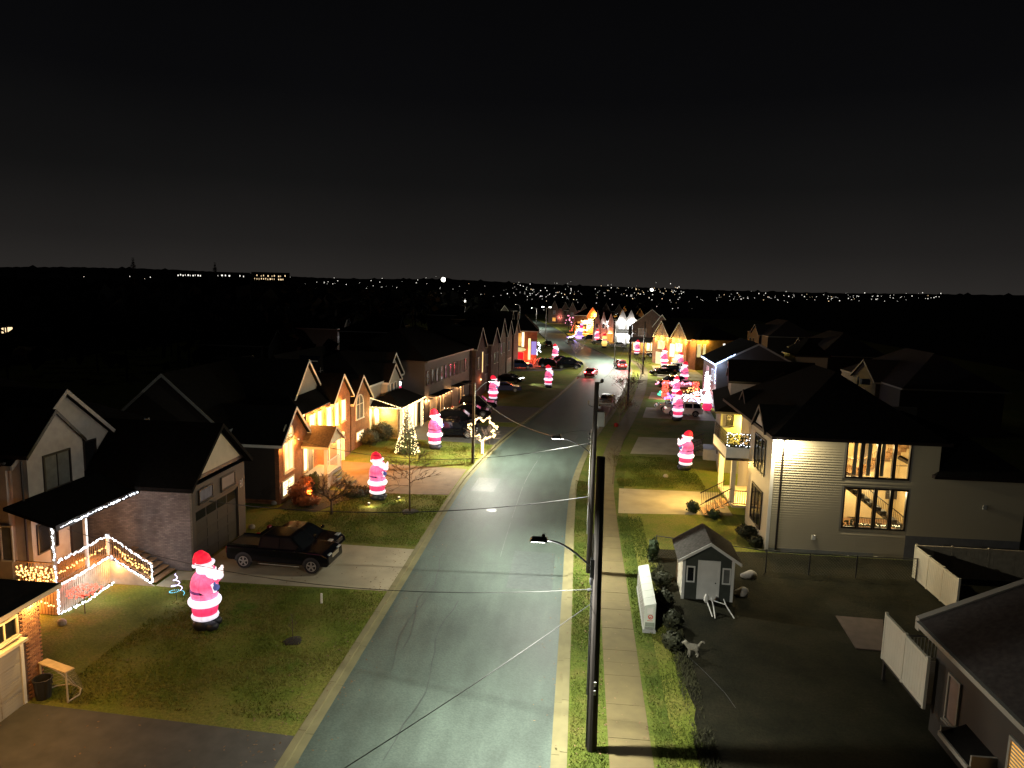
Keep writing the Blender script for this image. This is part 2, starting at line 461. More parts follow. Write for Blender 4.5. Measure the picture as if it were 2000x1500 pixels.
MT = dict(
    asphalt=asphalt_mat(),
    concrete=M('tan_concrete', (0.118, 0.091, 0.036), 0.9, 0.14, 1.4, 0.15, detail=9),
    kerb=M('kerb_concrete', (0.165, 0.145, 0.068), 0.9, 0.16, 1.2, 0.15, detail=9),
    drive=M('driveway_concrete', (0.34, 0.29, 0.19), 0.9, 0.16, 0.8, 0.12, detail=9),
    darkdrive=M('dark_driveway', (0.062, 0.058, 0.05), 0.8, 0.22, 1.5, 0.15, detail=9),
    brickdrive=M('brown_driveway', (0.15, 0.105, 0.062), 0.9, 0.18, 1.2, 0.12, detail=9),
    grass=grass_mat('lawn_grass', [(0.090, 0.118, 0.018), (0.130, 0.155, 0.024), (0.168, 0.158, 0.036), (0.102, 0.152, 0.020)], 0.28),
    verge=grass_mat('verge_grass', [(0.050, 0.074, 0.013), (0.084, 0.108, 0.018), (0.125, 0.115, 0.030)], 0.4),
    soil=grass_mat('ground_soil', [(0.010, 0.010, 0.006), (0.019, 0.018, 0.010), (0.028, 0.024, 0.014)], 0.4),
    mulch=M('mulch', (0.018, 0.013, 0.009), 0.95, 0.5, 12, 0.6),
    roof=M('roof_shingle', (0.010, 0.0093, 0.0088), 0.95, 0.3, 5, 0.3, spec=0.05),
    roofg=M('grey_shingle', (0.085, 0.08, 0.072), 0.95, 0.25, 6, 0.3, spec=0.1),
    roofb=M('brown_shingle', (0.17, 0.11, 0.07), 0.9, 0.25, 6, 0.3, spec=0.2),
    stucco=M('pale_stucco', (0.40, 0.36, 0.335), 0.9, 0.10, 3, 0.1),
    beige=M('beige_panel', (0.52, 0.44, 0.33), 0.8, 0.08, 2),
    white=M('white_paint', (0.72, 0.70, 0.66), 0.5, 0.06, 2),
    cream=M('cream_paint', (0.62, 0.55, 0.40), 0.6, 0.08, 2),
    brick=brick_mat('red_brick', (0.30, 0.115, 0.045), (0.19, 0.07, 0.03), (0.20, 0.13, 0.08)),
    brickd=brick_mat('dark_brick', (0.095, 0.055, 0.042), (0.15, 0.088, 0.066), (0.10, 0.08, 0.07)),
    stone=brick_mat('mauve_brick', (0.125, 0.105, 0.098), (0.20, 0.168, 0.155), (0.10, 0.09, 0.085)),
    tanbrick=brick_mat('tan_brick', (0.42, 0.27, 0.11), (0.33, 0.20, 0.08), (0.40, 0.32, 0.2)),
    brownside=siding_mat('brown_siding', (0.036, 0.029, 0.025)),
    darkbrown=siding_mat('dark_brown_siding', (0.020, 0.0165, 0.015)),
    nightdoor=M('charcoal_door', (0.010, 0.0105, 0.010), 0.6, 0.15, 2),
    roofn=M('charcoal_shingle', (0.060, 0.052, 0.050), 0.95, 0.25, 6, 0.3, spec=0.1),
    greyside=siding_mat('grey_siding', (0.32, 0.30, 0.26)),
    paleside=siding_mat('pale_siding', (0.50, 0.47, 0.38)),
    whiteside=siding_mat('white_siding', (0.62, 0.61, 0.58)),
    siding=M('vinyl_siding', (0.44, 0.385, 0.28), 0.55, 0.05, 1.2),
    blueblock=M('painted_foundation', (0.15, 0.15, 0.16), 0.9, 0.12, 2),
    frame=M('dark_frame', (0.016, 0.010, 0.009), 0.45, 0.1, 4),
    dark=M('dark_metal', (0.02, 0.02, 0.022), 0.45, 0.15, 5),
    door=M('dark_door', (0.035, 0.032, 0.03), 0.55, 0.12, 2),
    greydoor=M('grey_door', (0.16, 0.13, 0.11), 0.6, 0.1, 2),
    wood=M('stained_wood', (0.30, 0.17, 0.08), 0.75, 0.25, 3, 0.1, stretch=(1, 1, 8)),
    palewood=M('pale_wood', (0.45, 0.38, 0.28), 0.8, 0.15, 3),
    pole=M('creosoted_pole', (0.018, 0.013, 0.011), 0.85, 0.35, 4, 0.3, stretch=(6, 6, 0.4)),
    steel=M('galvanised_steel', (0.42, 0.42, 0.42), 0.45, 0.1, 4, metal=0.7),
    greymetal=M('grey_metal', (0.30, 0.30, 0.29), 0.5, 0.1, 3),
    wire=M('black_cable', (0.02, 0.02, 0.02), 0.5, 0.1, 3),
    bark=M('bark', (0.085, 0.055, 0.038), 0.9, 0.3, 9, 0.4),
    leaf=M('brown_leaf', (0.11, 0.065, 0.035), 0.8, 0.5, 6),
    green=M('evergreen_leaf', (0.030, 0.050, 0.018), 0.75, 0.5, 5),
    hedge=M('hedge_leaf', (0.042, 0.045, 0.022), 0.75, 0.4, 5),
    rust=M('red_leaf', (0.26, 0.085, 0.03), 0.8, 0.4, 6),
    rock=M('pale_rock', (0.32, 0.29, 0.26), 0.9, 0.25, 3, 0.4),
    pane=M('dark_glass', (0.010, 0.011, 0.013), 0.12, 0.05, 2, spec=0.6),
    blind=M('window_blind', (0.30, 0.22, 0.19), 0.8, 0.1, 3),
    curtain=M('grey_curtain', (0.13, 0.13, 0.12), 0.9, 0.2, 3),
    glass=glass_mat('clear_glass'),
    warm=window_glow('warm_window', (1.0, 0.72, 0.33), (0.95, 0.55, 0.16), 2.1),
    hot=window_glow('bright_window', (1.0, 0.86, 0.55), (1.0, 0.68, 0.28), 2.6),
    amber=window_glow('amber_window', (1.0, 0.50, 0.10), (0.8, 0.3, 0.05), 1.1),
    yellow=window_glow('yellow_window', (1.0, 0.85, 0.40), (0.9, 0.7, 0.25), 0.9),
    cool=window_glow('cool_window', (1.0, 0.98, 0.95), (0.8, 0.8, 0.82), 2.0),
    dimwin=window_glow('dim_window', (0.16, 0.13, 0.11), (0.05, 0.04, 0.04), 0.5),
    rubber=M('tyre_rubber', (0.012, 0.012, 0.012), 0.8, 0.2, 5),
    rim=M('alloy_rim', (0.55, 0.55, 0.56), 0.3, 0.05, 4, metal=0.9),
    chrome=M('chrome', (0.75, 0.75, 0.75), 0.15, 0.03, 4, metal=1.0),
    carglass=M('car_glass', (0.008, 0.009, 0.011), 0.06, 0.05, 2, spec=0.7),
    black=M('black_paint', (0.004, 0.004, 0.006), 0.12, 0.05, 2, spec=0.28),
    silver=M('silver_paint', (0.42, 0.43, 0.43), 0.25, 0.04, 2, metal=0.5),
    carwhite=M('white_car_paint', (0.70, 0.70, 0.68), 0.25, 0.03, 2),
    redcar=M('red_car_paint', (0.20, 0.012, 0.012), 0.25, 0.05, 2),
    bluecar=M('blue_car_paint', (0.02, 0.03, 0.10), 0.25, 0.05, 2),
    headl=M('headlamp_lens', (0.65, 0.67, 0.70), 0.12, 0.03, 4, metal=0.4),
    taild=M('tail_lens', (0.25, 0.01, 0.012), 0.2, 0.05, 4),
    taillit=EM('tail_light_lit', (1.0, 0.10, 0.14), 14.0),
    headlit=EM('headlight_lit', (1.0, 0.97, 0.92), 14.0),
    bwhite=EM('cool_white_bulb', (0.86, 0.92, 1.0), 6.0),
    bblue=EM('blue_white_bulb', (0.45, 0.60, 1.0), 8.0),
    bwarm=EM('warm_white_bulb', (1.0, 0.74, 0.34), 5.0),
    bamber=EM('amber_bulb', (1.0, 0.55, 0.16), 4.5),
    bred=EM('red_bulb', (1.0, 0.10, 0.06), 3.5),
    bpink=EM('pink_bulb', (1.0, 0.28, 0.42), 3.0),
    bpurple=EM('purple_bulb', (0.40, 0.20, 1.0), 4.0),
    bgreen=EM('green_bulb', (0.10, 1.0, 0.45), 2.5),
    bcity=EM('far_white_lamp', (1.0, 0.95, 0.85), 1.7),
    bcityb=EM('far_bright_lamp', (1.0, 0.96, 0.80), 9.0),
    bcityw=EM('far_warm_lamp', (1.0, 0.72, 0.4), 1.6),
    led=EM('lamp_led', (1.0, 1.0, 0.92), 12.0),
    sred=glow_fabric('red_fabric', (0.95, 0.022, 0.13), (1.0, 0.36, 0.62), 0.85, 1.3),
    swhite=glow_fabric('white_fabric', (0.86, 0.80, 0.95), (1.0, 0.97, 1.0), 0.85, 1.9),
    shat=glow_fabric('hat_fabric', (0.93, 0.015, 0.05), (1.0, 0.06, 0.12), 0.8, 0.95),
    sbelt=glow_fabric('belt_fabric', (0.12, 0.02, 0.11), (0.32, 0.06, 0.28), 0.6, 0.9),
    sboot=M('boot_fabric', (0.012, 0.012, 0.020), 0.5, 0.3, 3),
    smitt=glow_fabric('mitten_fabric', (0.08, 0.10, 0.34), (0.16, 0.20, 0.55), 0.7, 0.9),
    sskin=glow_fabric('face_fabric', (1.0, 0.72, 0.68), (1.0, 0.9, 0.88), 0.9, 1.4),
    sdark=M('printed_black', (0.02, 0.02, 0.03), 0.6, 0.1, 4),
    syel=glow_fabric('yellow_fabric', (1.0, 0.62, 0.12), (1.0, 0.80, 0.30), 0.9, 1.6),
    redglow=EM('red_door_glow', (1.0, 0.02, 0.03), 1.0),  # for a garage door: the red light on it is put into its colour
    lilac=EM('lilac_panel', (0.55, 0.40, 1.0), 0.75),
    postred=M('red_print', (0.55, 0.05, 0.03), 0.6, 0.1, 4),
    boxgrey=M('painted_steel_box', (0.60, 0.63, 0.56), 0.5, 0.05, 2),
    boxpanel=M('grey_panel', (0.25, 0.28, 0.23), 0.6, 0.1, 3),
    dog=M('dog_fur', (0.22, 0.20, 0.155), 0.9, 0.3, 14, 0.5),
    vinyl=M('white_vinyl', (0.62, 0.58, 0.48), 0.5, 0.05, 1.5),
    room=M('cream_room', (0.66, 0.50, 0.26), 0.8, 0.1, 1),
    hill=M('dark_woodland', (0.012, 0.011, 0.009), 1.0, 0.3, 0.05),
    net=M('net_cord', (0.40, 0.37, 0.30), 0.8, 0.1, 5),
    orangewood=M('goal_wood', (0.55, 0.40, 0.24), 0.7, 0.15, 4),
    solar=M('solar_glass', (0.010, 0.012, 0.018), 0.15, 0.1, 3, spec=0.6),
    alu=M('aluminium_rail', (0.75, 0.72, 0.70), 0.3, 0.05, 5, metal=0.6),
    manhole=M('iron_cover', (0.20, 0.20, 0.19), 0.5, 0.2, 6, metal=0.6),
    spot=EM('flood_lens', (1.0, 0.96, 0.85), 30.0),
)

def plight(loc, c, p, parent=None, r=0.06, name='lamp_light'):
    d = bpy.data.lights.new(name, 'POINT')
    d.energy = p * PL
    d.color = c
    d.shadow_soft_size = r
    o = bpy.data.objects.new(name, d)
    o.location = loc
    COL.objects.link(o)
    if parent is not None:
        o.parent = parent
    return o
PL = 5.0
def slight(loc, c, p, aim=(0, 0, -1), size=150, blend=0.5, parent=None, r=0.12, name='lamp_light'):
    d = bpy.data.lights.new(name, 'SPOT')
    d.energy = p
    d.color = c
    d.spot_size = radians(size)
    d.spot_blend = blend
    d.shadow_soft_size = r
    o = bpy.data.objects.new(name, d)
    o.location = loc
    o.rotation_mode = 'QUATERNION'
    o.rotation_quaternion = Vector(aim).to_track_quat('-Z', 'Y')
    COL.objects.link(o)
    if parent is not None:
        o.parent = parent
    return o
WARM = (1.0, 0.55, 0.20)
AMB = (1.0, 0.42, 0.10)
YEL = (1.0, 0.72, 0.22)
COOLW = (0.95, 0.97, 1.0)
LEDC = (1.0, 1.0, 0.86)

# ------------------------------------------------------------------ street path
CP = [(-4.45, 5), (-4.5, 20), (-4.45, 35), (-4.4, 48), (-4.05, 58), (-2.5, 72), (0.25, 89), (2.95, 108), (5.0, 126), (6.1, 140), (5.2, 153), (2.6, 165), (-0.2, 180), (-3.6, 200), (-7.2, 227), (-11.6, 261), (-18, 300), (-27, 345), (-40, 395)]
def catmull(P, step=1.0):
    out = []
    for i in range(len(P) - 1):
        p0, p1, p2, p3 = (Vector((*P[max(0, min(len(P) - 1, j))], 0)) for j in (i - 1, i, i + 1, i + 2))
        n = max(2, int((p2 - p1).length / step))
        for k in range(n):
            t = k / n
            out.append(0.5 * ((2 * p1) + (p2 - p0) * t + (2 * p0 - 5 * p1 + 4 * p2 - p3) * t * t + (3 * p1 - p0 - 3 * p2 + p3) * t ** 3))
    out.append(Vector((*P[-1], 0)))
    return out
PATH = catmull(CP, 1.0)
def off(i, d, z=0.0):
    i = max(0, min(len(PATH) - 1, i))
    t = PATH[min(i + 1, len(PATH) - 1)] - PATH[max(i - 1, 0)]
    t.normalize()
    return Vector((PATH[i].x + t.y * d, PATH[i].y - t.x * d, z))
NP = len(PATH)

# big base ground, hills
gb = MB()
gb.quad((-5000, -300, -0.35), (5000, -300, -0.35), (5000, 7000, -0.35), (-5000, 7000, -0.35))
gb.build('ground', MT['soil'], fix=False, kind='structure')
hb = MB()
for R0, base, seed in ((1500, 5, 1), (2600, 14, 2)):
    rr = random.Random(seed)
    nseg = 620
    ph = [rr.uniform(0, 6.28) for _ in range(6)]
    prev = None
    for k in range(nseg + 1):
        a = radians(20 + 140 * k / nseg)
        dirx = cos(a)
        h = base + sum(base * 0.45 / (j + 1) * sin((j + 1) * 3.1 * a + ph[j]) for j in range(6))
        h += rr.uniform(0, 2.2) + (rr.uniform(2, 6) if rr.random() < .12 else 0)
        if R0 > 2000:
            u = math.degrees(a) - 95.2
            h += 16 * math.exp(-((u - 5) / 7.0) ** 2) + 12 * math.exp(-((u - 22) / 9.0) ** 2) - 8 * math.exp(-((u + 20) / 14.0) ** 2)
        cur = [(R * cos(a), R * sin(a), z) for R, z in ((R0 - 260, -0.4), (R0, max(h, 0.5) + (10.5 if R0 > 2000 else 6)), (R0 + 320, -0.4))]
        if prev:
            for q in range(2):
                hb.quad(prev[q], cur[q], cur[q + 1], prev[q + 1])
        prev = cur
hb.build('hills', MT['hill'], fix=False, kind='structure')

RZ = -0.10
rb = MB()
for i in range(NP - 1):
    rb.quad(off(i, -4.12, RZ), off(i, 4.12, RZ), off(i + 1, 4.12, RZ), off(i + 1, -4.12, RZ))
rb.build('road', MT['asphalt'], fix=False, kind='structure')
# seam down the middle and a patch
sb = MB()
for i in range(34, 60):
    if i % 9 != 4:
        sb.quad(off(i, 0.42, RZ + .004), off(i, 0.46, RZ + .004), off(i + 1, 0.46, RZ + .004), off(i + 1, 0.42, RZ + .004))
sb.build('road_seam', M('tar_seam', (0.16, 0.17, 0.16), 0.7, 0.3, 3), fix=False, kind='structure')

rc = random.Random(21)
cb_ = MB()
for k in range(12):
    i0 = rc.randrange(12, 90)
    lat = rc.uniform(-3.6, 3.6)
    trans = k % 3 == 0
    pts = []
    for j in range(rc.randrange(8, 18)):
        if trans: pts.append(off(i0, -3.9 + .48 * j, RZ + .005) + Vector((0, rc.uniform(-.12, .12), 0)))
        else: pts.append(off(i0 + j, lat + .22 * sin(j * .7 + k) + rc.uniform(-.08, .08), RZ + .005))
    for a, b in zip(pts[:-1], pts[1:]):
        d = (b - a).normalized(); n_ = Vector((-d.y, d.x, 0)) * rc.uniform(.012, .026)
        cb_.quad(a - n_, b - n_, b + n_, a + n_)
cb_.build('road_crack', M('tar_crack', (0.03, 0.036, 0.034), 0.5, 0.3, 3), fix=False, kind='structure')
pb = MB()
for (i0, n_, a, b) in ((30, 5, 1.2, 3.6), (47, 4, -3.4, -1.6), (63, 7, -.6, 2.6)):
    for j in range(n_):
        pb.quad(off(i0 + j, a, RZ + .003), off(i0 + j, b, RZ + .003), off(i0 + j + 1, b, RZ + .003), off(i0 + j + 1, a, RZ + .003))
pb.build('road_patch', M('patched_asphalt', (0.052, 0.066, 0.061), 0.5, 0.25, 6, 0.2), fix=False, kind='structure')
def strip_blocks(name, root_label, d0, d1, z0, z1, step, i0, i1, mat, gap=0.012, limit=290):
    """blocks laid end to end along the street: each one an object"""
    root = bpy.data.objects.new(name, None)
    COL.objects.link(root)
    root['kind'] = 'structure'
    i, n = i0, 0
    rest = MB()
    while i < i1:
        j = min(i + step, i1)
        mb = MB() if n < limit else rest
        for k in range(i, j):
            a, b = k, k + 1
            g0 = gap if k == i else 0.0
            t = (off(b, 0) - off(a, 0)).normalized() * g0
            p = [off(a, d0) + t, off(a, d1) + t, off(b, d1), off(b, d0)]
            dz = RND.uniform(-0.004, 0.004)
            mb.hexa([(q.x, q.y, z0) for q in p] + [(q.x, q.y, z1 + (dz if step < 3 else 0)) for q in p])
        if mb is not rest:
            mb.build(root_label, mat, root)
        n += 1
        i = j
    if rest.v:
        rest.build(root_label, mat, root, kind='stuff')
    return root
K_END = NP - 2
for sname, s in (('kerb_left', -1), ('kerb_right', 1)):
    a, b = sorted((s * 4.12, s * 4.40))
    strip_blocks('gutter', 'gutter_slab', a, b, -0.3, RZ + 0.012, 3, 8, 200, MT['kerb'])
    a, b = sorted((s * 4.40, s * 4.66))
    strip_blocks('kerb', 'kerb_stone', a, b, -0.3, 0.03, 3, 8, 200, MT['kerb'], 0.02)
strip_blocks('sidewalk', 'paving_slab', 6.05, 7.5, -0.2, 0.02, 2, 8, 150, MT['concrete'], 0.022)
# lawns on both sides, behind the kerbs
for nm, s, far in (('lawn', -1, -95), ('lawn', 1, 95)):
    mb = MB()
    for i in range(NP - 1):
        p, q = off(i, s * 4.66), off(i + 1, s * 4.66)
        mb.quad((p.x, p.y, 0), (q.x, q.y, 0), (far, q.y, 0), (far, p.y, 0))
        mb.quad((p.x, p.y, 0), (q.x, q.y, 0), (q.x, q.y, -0.35), (p.x, p.y, -0.35))
    mb.build(nm, MT['grass'], fix=False, kind='structure')
mb = MB()
for i in range(8, 60):
    mb.quad(off(i, 4.66, .004), off(i, 6.05, .004), off(i + 1, 6.05, .004), off(i + 1, 4.66, .004))
    mb.quad(off(i, 7.5, .004), off(i, 8.3, .004), off(i + 1, 8.3, .004), off(i + 1, 7.5, .004))
mb.build('verge', MT['verge'], fix=False, kind='structure')
re_ = random.Random(9)
edge = [(4.75 + .25 * sin(y * 1.3) + re_.uniform(-.18, .18), y) for y in [14 + .7 * k for k in range(38)]]
mb = MB().quad(*[(x, y, .006) for x, y in edge], (5.1, 41.6, .006), (11.6, 42.1, .006), (40, 42.1, .006), (40, 14, .006))  # last strip before the house: dark soil stands in for dimmer floodlight
mb.build('back_yard', MT['soil'], fix=False, kind='structure')
pq = [gp(u, v) for u, v in ((1632, 1204), (1725, 1212), (1722, 1272), (1672, 1268))]
MB().prism([(q.x, q.y) for q in pq], 'z', -.02, .05).build('patio_slab', M('patio_stone', (.085, .055, .045), .9, .2, 2, .2), None, kind='structure')

def driveway(mat, pts, z=0.014):
    mb = MB()
    mb.prism([(p[0], p[1]) for p in pts], 'z', -0.05, z)
    return mb.build('driveway', MT[mat], fix=True, kind='structure')
driveway('drive', [(-19.9, 33.3), (-9.12, 33.5), (-9.12, 39.3), (-19.9, 39.6)])
driveway('drive', [(-20.8, 32.4), (-19.9, 32.3), (-19.9, 34.3), (-20.8, 34.3)])
driveway('brickdrive', [(-20.2, 49.8 + 2.8), (-16.0, 49.6), (-9.12, 50.4), (-8.95, 58.0), (-20.1, 58.6)])
driveway('darkdrive', [(-17.6, 68.8), (-7.55, 67.6), (-6.2, 76.6), (-17.0, 77.6)])
driveway('darkdrive', [(-16.6, 78.3), (-5.9, 79.5), (-4.4, 90.0), (-15.6, 90.5)])
driveway('darkdrive', [(-19.5, 14), (-9.12, 14), (-9.12, 21.7), (-19.5, 22.3)])
driveway('drive', [(3.25, 48.2), (11.2, 49.0), (11.3, 54.6), (3.65, 54.4)])
driveway('drive', [(5.35, 66.5), (12.6, 67.0), (13.2, 74.6), (6.75, 74.3)])
driveway('drive', [(8.2, 86.0), (16.8, 85.6), (17.5, 93.3), (9.3, 93.6)])
driveway('drive', [(10.3, 101), (18.5, 100), (19.5, 107), (11.4, 108)])
driveway('drive', [(14.3, 127), (23, 124), (23, 148), (15.2, 146)])
driveway('darkdrive', [(-12, 128), (-3.0, 131), (1.0, 150), (-11.0, 150)])

# near grass: short blades
def blades(name, rects, n, seed, mat, h=(0.05, 0.11), lab='short winter grass blades'):
    r = np.random.default_rng(seed)
    ar = np.array([(a[1] - a[0]) * (a[3] - a[2]) for a in rects])
    idx = r.choice(len(rects), n, p=ar / ar.sum())
    R = np.array(rects)[idx]
    x = R[:, 0] + (R[:, 1] - R[:, 0]) * r.random(n)
    y = R[:, 2] + (R[:, 3] - R[:, 2]) * r.random(n)
    keep = np.sin(x * 1.7 + 0.6 * y) + np.sin(y * 1.3 - x * .5) + r.normal(0, .9, n) > -0.6
    x, y = x[keep], y[keep]
    n = len(x)
    a = r.random(n) * 6.283
    hh = r.uniform(*h, n)
    w = r.uniform(.012, .026, n)
    lx, ly = r.normal(0, .05, n), r.normal(0, .05, n)
    v = np.zeros((n, 3, 3))
    v[:, 0] = np.stack([x - w * np.cos(a), y - w * np.sin(a), np.zeros(n)], 1)
    v[:, 1] = np.stack([x + w * np.cos(a), y + w * np.sin(a), np.zeros(n)], 1)
    v[:, 2] = np.stack([x + lx, y + ly, hh], 1)
    me = bpy.data.meshes.new(name)
    me.vertices.add(3 * n)
    me.vertices.foreach_set('co', v.reshape(-1))
    me.loops.add(3 * n)
    me.loops.foreach_set('vertex_index', np.arange(3 * n, dtype=np.int32))
    me.polygons.add(n)
    me.polygons.foreach_set('loop_start', np.arange(0, 3 * n, 3, dtype=np.int32))
    me.update(calc_edges=True)
    me.materials.append(mat)
    o = bpy.data.objects.new(name, me)
    COL.objects.link(o)
    return tag(o, lab, 'grass', kind='stuff')
blades('grass', [(-19, -9.15, 22.5, 33.2), (-19.5, -9.15, 39.8, 50), (-18, -8.6, 58.8, 68)], 90000, 3, MT['grass'], lab='short winter grass on the lawns left of the road')
blades('grass', [(0.25, 1.5, 18, 56), (3.15, 4.75, 18, 47.6), (3.6, 10.5, 55, 65.5)], 60000, 4, MT['verge'], lab='green grass blades on the verges right of the road')
blades('weeds', [(4.5, 5.25, 15, 40.5)], 9000, 6, M('winter_weed', (.05, .05, .02), .9, .4, 3), (.07, .2), 'rough weeds along the edge of the dark yard')

rl = random.Random(44)
lt = MB()
for k in range(2600):
    i = rl.randrange(14, 85)
    side = rl.choice((-1, -1, 1))
    d = side * (abs(rl.gauss(0, 1.0)) + 4.7) if rl.random() < .5 else (rl.uniform(-19, -4.8) if rl.random() < .6 else rl.uniform(4.7, 8.2))
    if rl.random() < .14: d = side * (4.1 - abs(rl.gauss(0, .35)))
    z = -.092 if abs(d) < 4.15 else .055 if abs(d) < 4.7 else .035
    p = off(i, d, z) + Vector((rl.uniform(-.5, .5), rl.uniform(-.5, .5), 0))
    a = rl.uniform(0, 6.28); r_ = rl.uniform(.03, .065)
    u = Vector((cos(a), sin(a), rl.uniform(-.3, .3))) * r_; w = Vector((-sin(a), cos(a), rl.uniform(-.3, .3))) * r_ * .6
    lt.quad(p - u, p + w, p + u, p - w)
tag(lt.build('leaf_litter', M('dry_leaf', (0.16, 0.10, 0.05), 0.9, 0.5, 2), None, fix=False), 'dry fallen leaves scattered along the kerbs and lawns', 'leaves', kind='stuff')

# ------------------------------------------------------------------ building kit (canonical: front faces -Y, x along the front, y into the plot)
def fbox(mb, face, c, a0, a1, z0, z1, d0, d1):
    if face == 'F': mb.box(a0, a1, c - d1, c - d0, z0, z1)
    elif face == 'L': mb.box(c - d1, c - d0, a0, a1, z0, z1)
    else: mb.box(c + d0, c + d1, a0, a1, z0, z1)
def fpt(face, c, a, z, d):
    return (a, c - d, z) if face == 'F' else (c - d, a, z) if face == 'L' else (c + d, a, z)
def win(root, face, c, a0, z0, w, h, frame='white', pane='pane', nx=2, nz=1, fw=0.07, sill=True, name='window'):
    mb = MB()
    fbox(mb, face, c, a0 - fw, a0 + w + fw, z0 - fw, z0, 0.0, 0.07)
    fbox(mb, face, c, a0 - fw, a0 + w + fw, z0 + h, z0 + h + fw, 0.0, 0.07)
    fbox(mb, face, c, a0 - fw, a0, z0, z0 + h, 0.0, 0.07)
    fbox(mb, face, c, a0 + w, a0 + w + fw, z0, z0 + h, 0.0, 0.07)
    for i in range(1, nx):
        a = a0 + w * i / nx
        fbox(mb, face, c, a - 0.022, a + 0.022, z0, z0 + h, 0.012, 0.055)
    for i in range(1, nz):
        z = z0 + h * i / nz
        fbox(mb, face, c, a0, a0 + w, z - 0.02, z + 0.02, 0.012, 0.052)
    o = mb.build(name, MT[frame], root)
    p = MB()
    fbox(p, face, c, a0 + 0.002, a0 + w - 0.002, z0 + 0.002, z0 + h - 0.002, 0.003, 0.02)
    p.build('pane', MT[pane], o)
    if sill:
        s = MB()
        fbox(s, face, c, a0 - fw - .05, a0 + w + fw + .05, z0 - fw - 0.06, z0 - fw - 0.002, 0.0, 0.12)
        s.build('sill', MT[frame], o)
    return o
def arch_win(root, face, c, ac, z0, w, h, frame='white', pane='pane'):
    """window with a half-round head"""
    n, r = 9, w / 2
    def ring(rr):
        return [(ac - rr, z0)] + [(ac - rr * cos(pi * k / n), z0 + h - r + rr * sin(pi * k / n)) for k in range(n + 1)] + [(ac + rr, z0)]
    o_, i_ = ring(r + .09), ring(r)
    mb = MB()
    for k in range(len(o_) - 1):
        p = []
        for d in (0.0, 0.08):
            for q in (o_[k], o_[k + 1], i_[k + 1], i_[k]):
                p.append(fpt(face, c, q[0], q[1], d))
        mb.hexa(p)
    fbox(mb, face, c, ac - r - .12, ac + r + .12, z0 - .1, z0 - .002, 0, .12)
    fbox(mb, face, c, ac - .025, ac + .025, z0, z0 + h - .02, .012, .05)
    fbox(mb, face, c, ac - r, ac + r, z0 + h - r - .03, z0 + h - r + .03, .012, .052)
    o = mb.build('arched_window', MT[frame], root)
    p = MB()
    pts = [fpt(face, c, q[0], q[1], .008) for q in i_]
    p.quad(*pts)
    p.build('pane', MT[pane], o, fix=False)
    return o
def door(root, face, c, a0, z0, w, h, mat='door', trim='white', name='door', handle=True):
    t = MB()
    fbox(t, face, c, a0 - .09, a0, z0, z0 + h + .09, 0, .06)
    fbox(t, face, c, a0 + w, a0 + w + .09, z0, z0 + h + .09, 0, .06)
    fbox(t, face, c, a0, a0 + w, z0 + h, z0 + h + .09, 0, .058)
    d = MB()
    fbox(d, face, c, a0 + .004, a0 + w - .004, z0, z0 + h - .004, .003, .035)
    for k in range(2):
        fbox(d, face, c, a0 + w * .15, a0 + w * .85, z0 + h * (.08 + .46 * k), z0 + h * (.46 + .46 * k), .035, .045)
    o = d.build(name, MT[mat], root)
    t.build('door_frame', MT[trim], o)
    if handle:
        hb_ = MB()
        q = fpt(face, c, a0 + w * .88, z0 + h * .46, .07)
        hb_.ell(q, (.035, .035, .035), 8, 5)
        hb_.build('handle', MT['dark'], o)
    return o
def garage_door(root, face, c, a0, z0, w, h, mat='door', trim='white', rows=4, cols=4, lites=False):
    t = MB()
    fbox(t, face, c, a0 - .14, a0, z0, z0 + h + .14, 0, .06)
    fbox(t, face, c, a0 + w, a0 + w + .14, z0, z0 + h + .14, 0, .06)
    fbox(t, face, c, a0, a0 + w, z0 + h, z0 + h + .14, 0, .058)
    d = MB()
    fbox(d, face, c, a0 + .004, a0 + w - .004, z0, z0 + h - .004, .003, .02)
    o = d.build('garage_door', MT[mat], root)
    t.build('door_frame', MT[trim], o)
    for r in range(rows):
        for k in range(cols):
            p = MB()
            fbox(p, face, c, a0 + w * (k + .06) / cols, a0 + w * (k + .94) / cols, z0 + h * (r + .1) / rows, z0 + h * (r + .9) / rows, .02, .035)
            p.build('panel', MT['pane' if lites and r == rows - 1 else mat], o)
    return o
def box_part(root, name, mat, x0, x1, y0, y1, z0, z1, bevel=0):
    return MB().box(x0, x1, y0, y1, z0, z1).build(name, MT[mat], root, bevel=bevel)
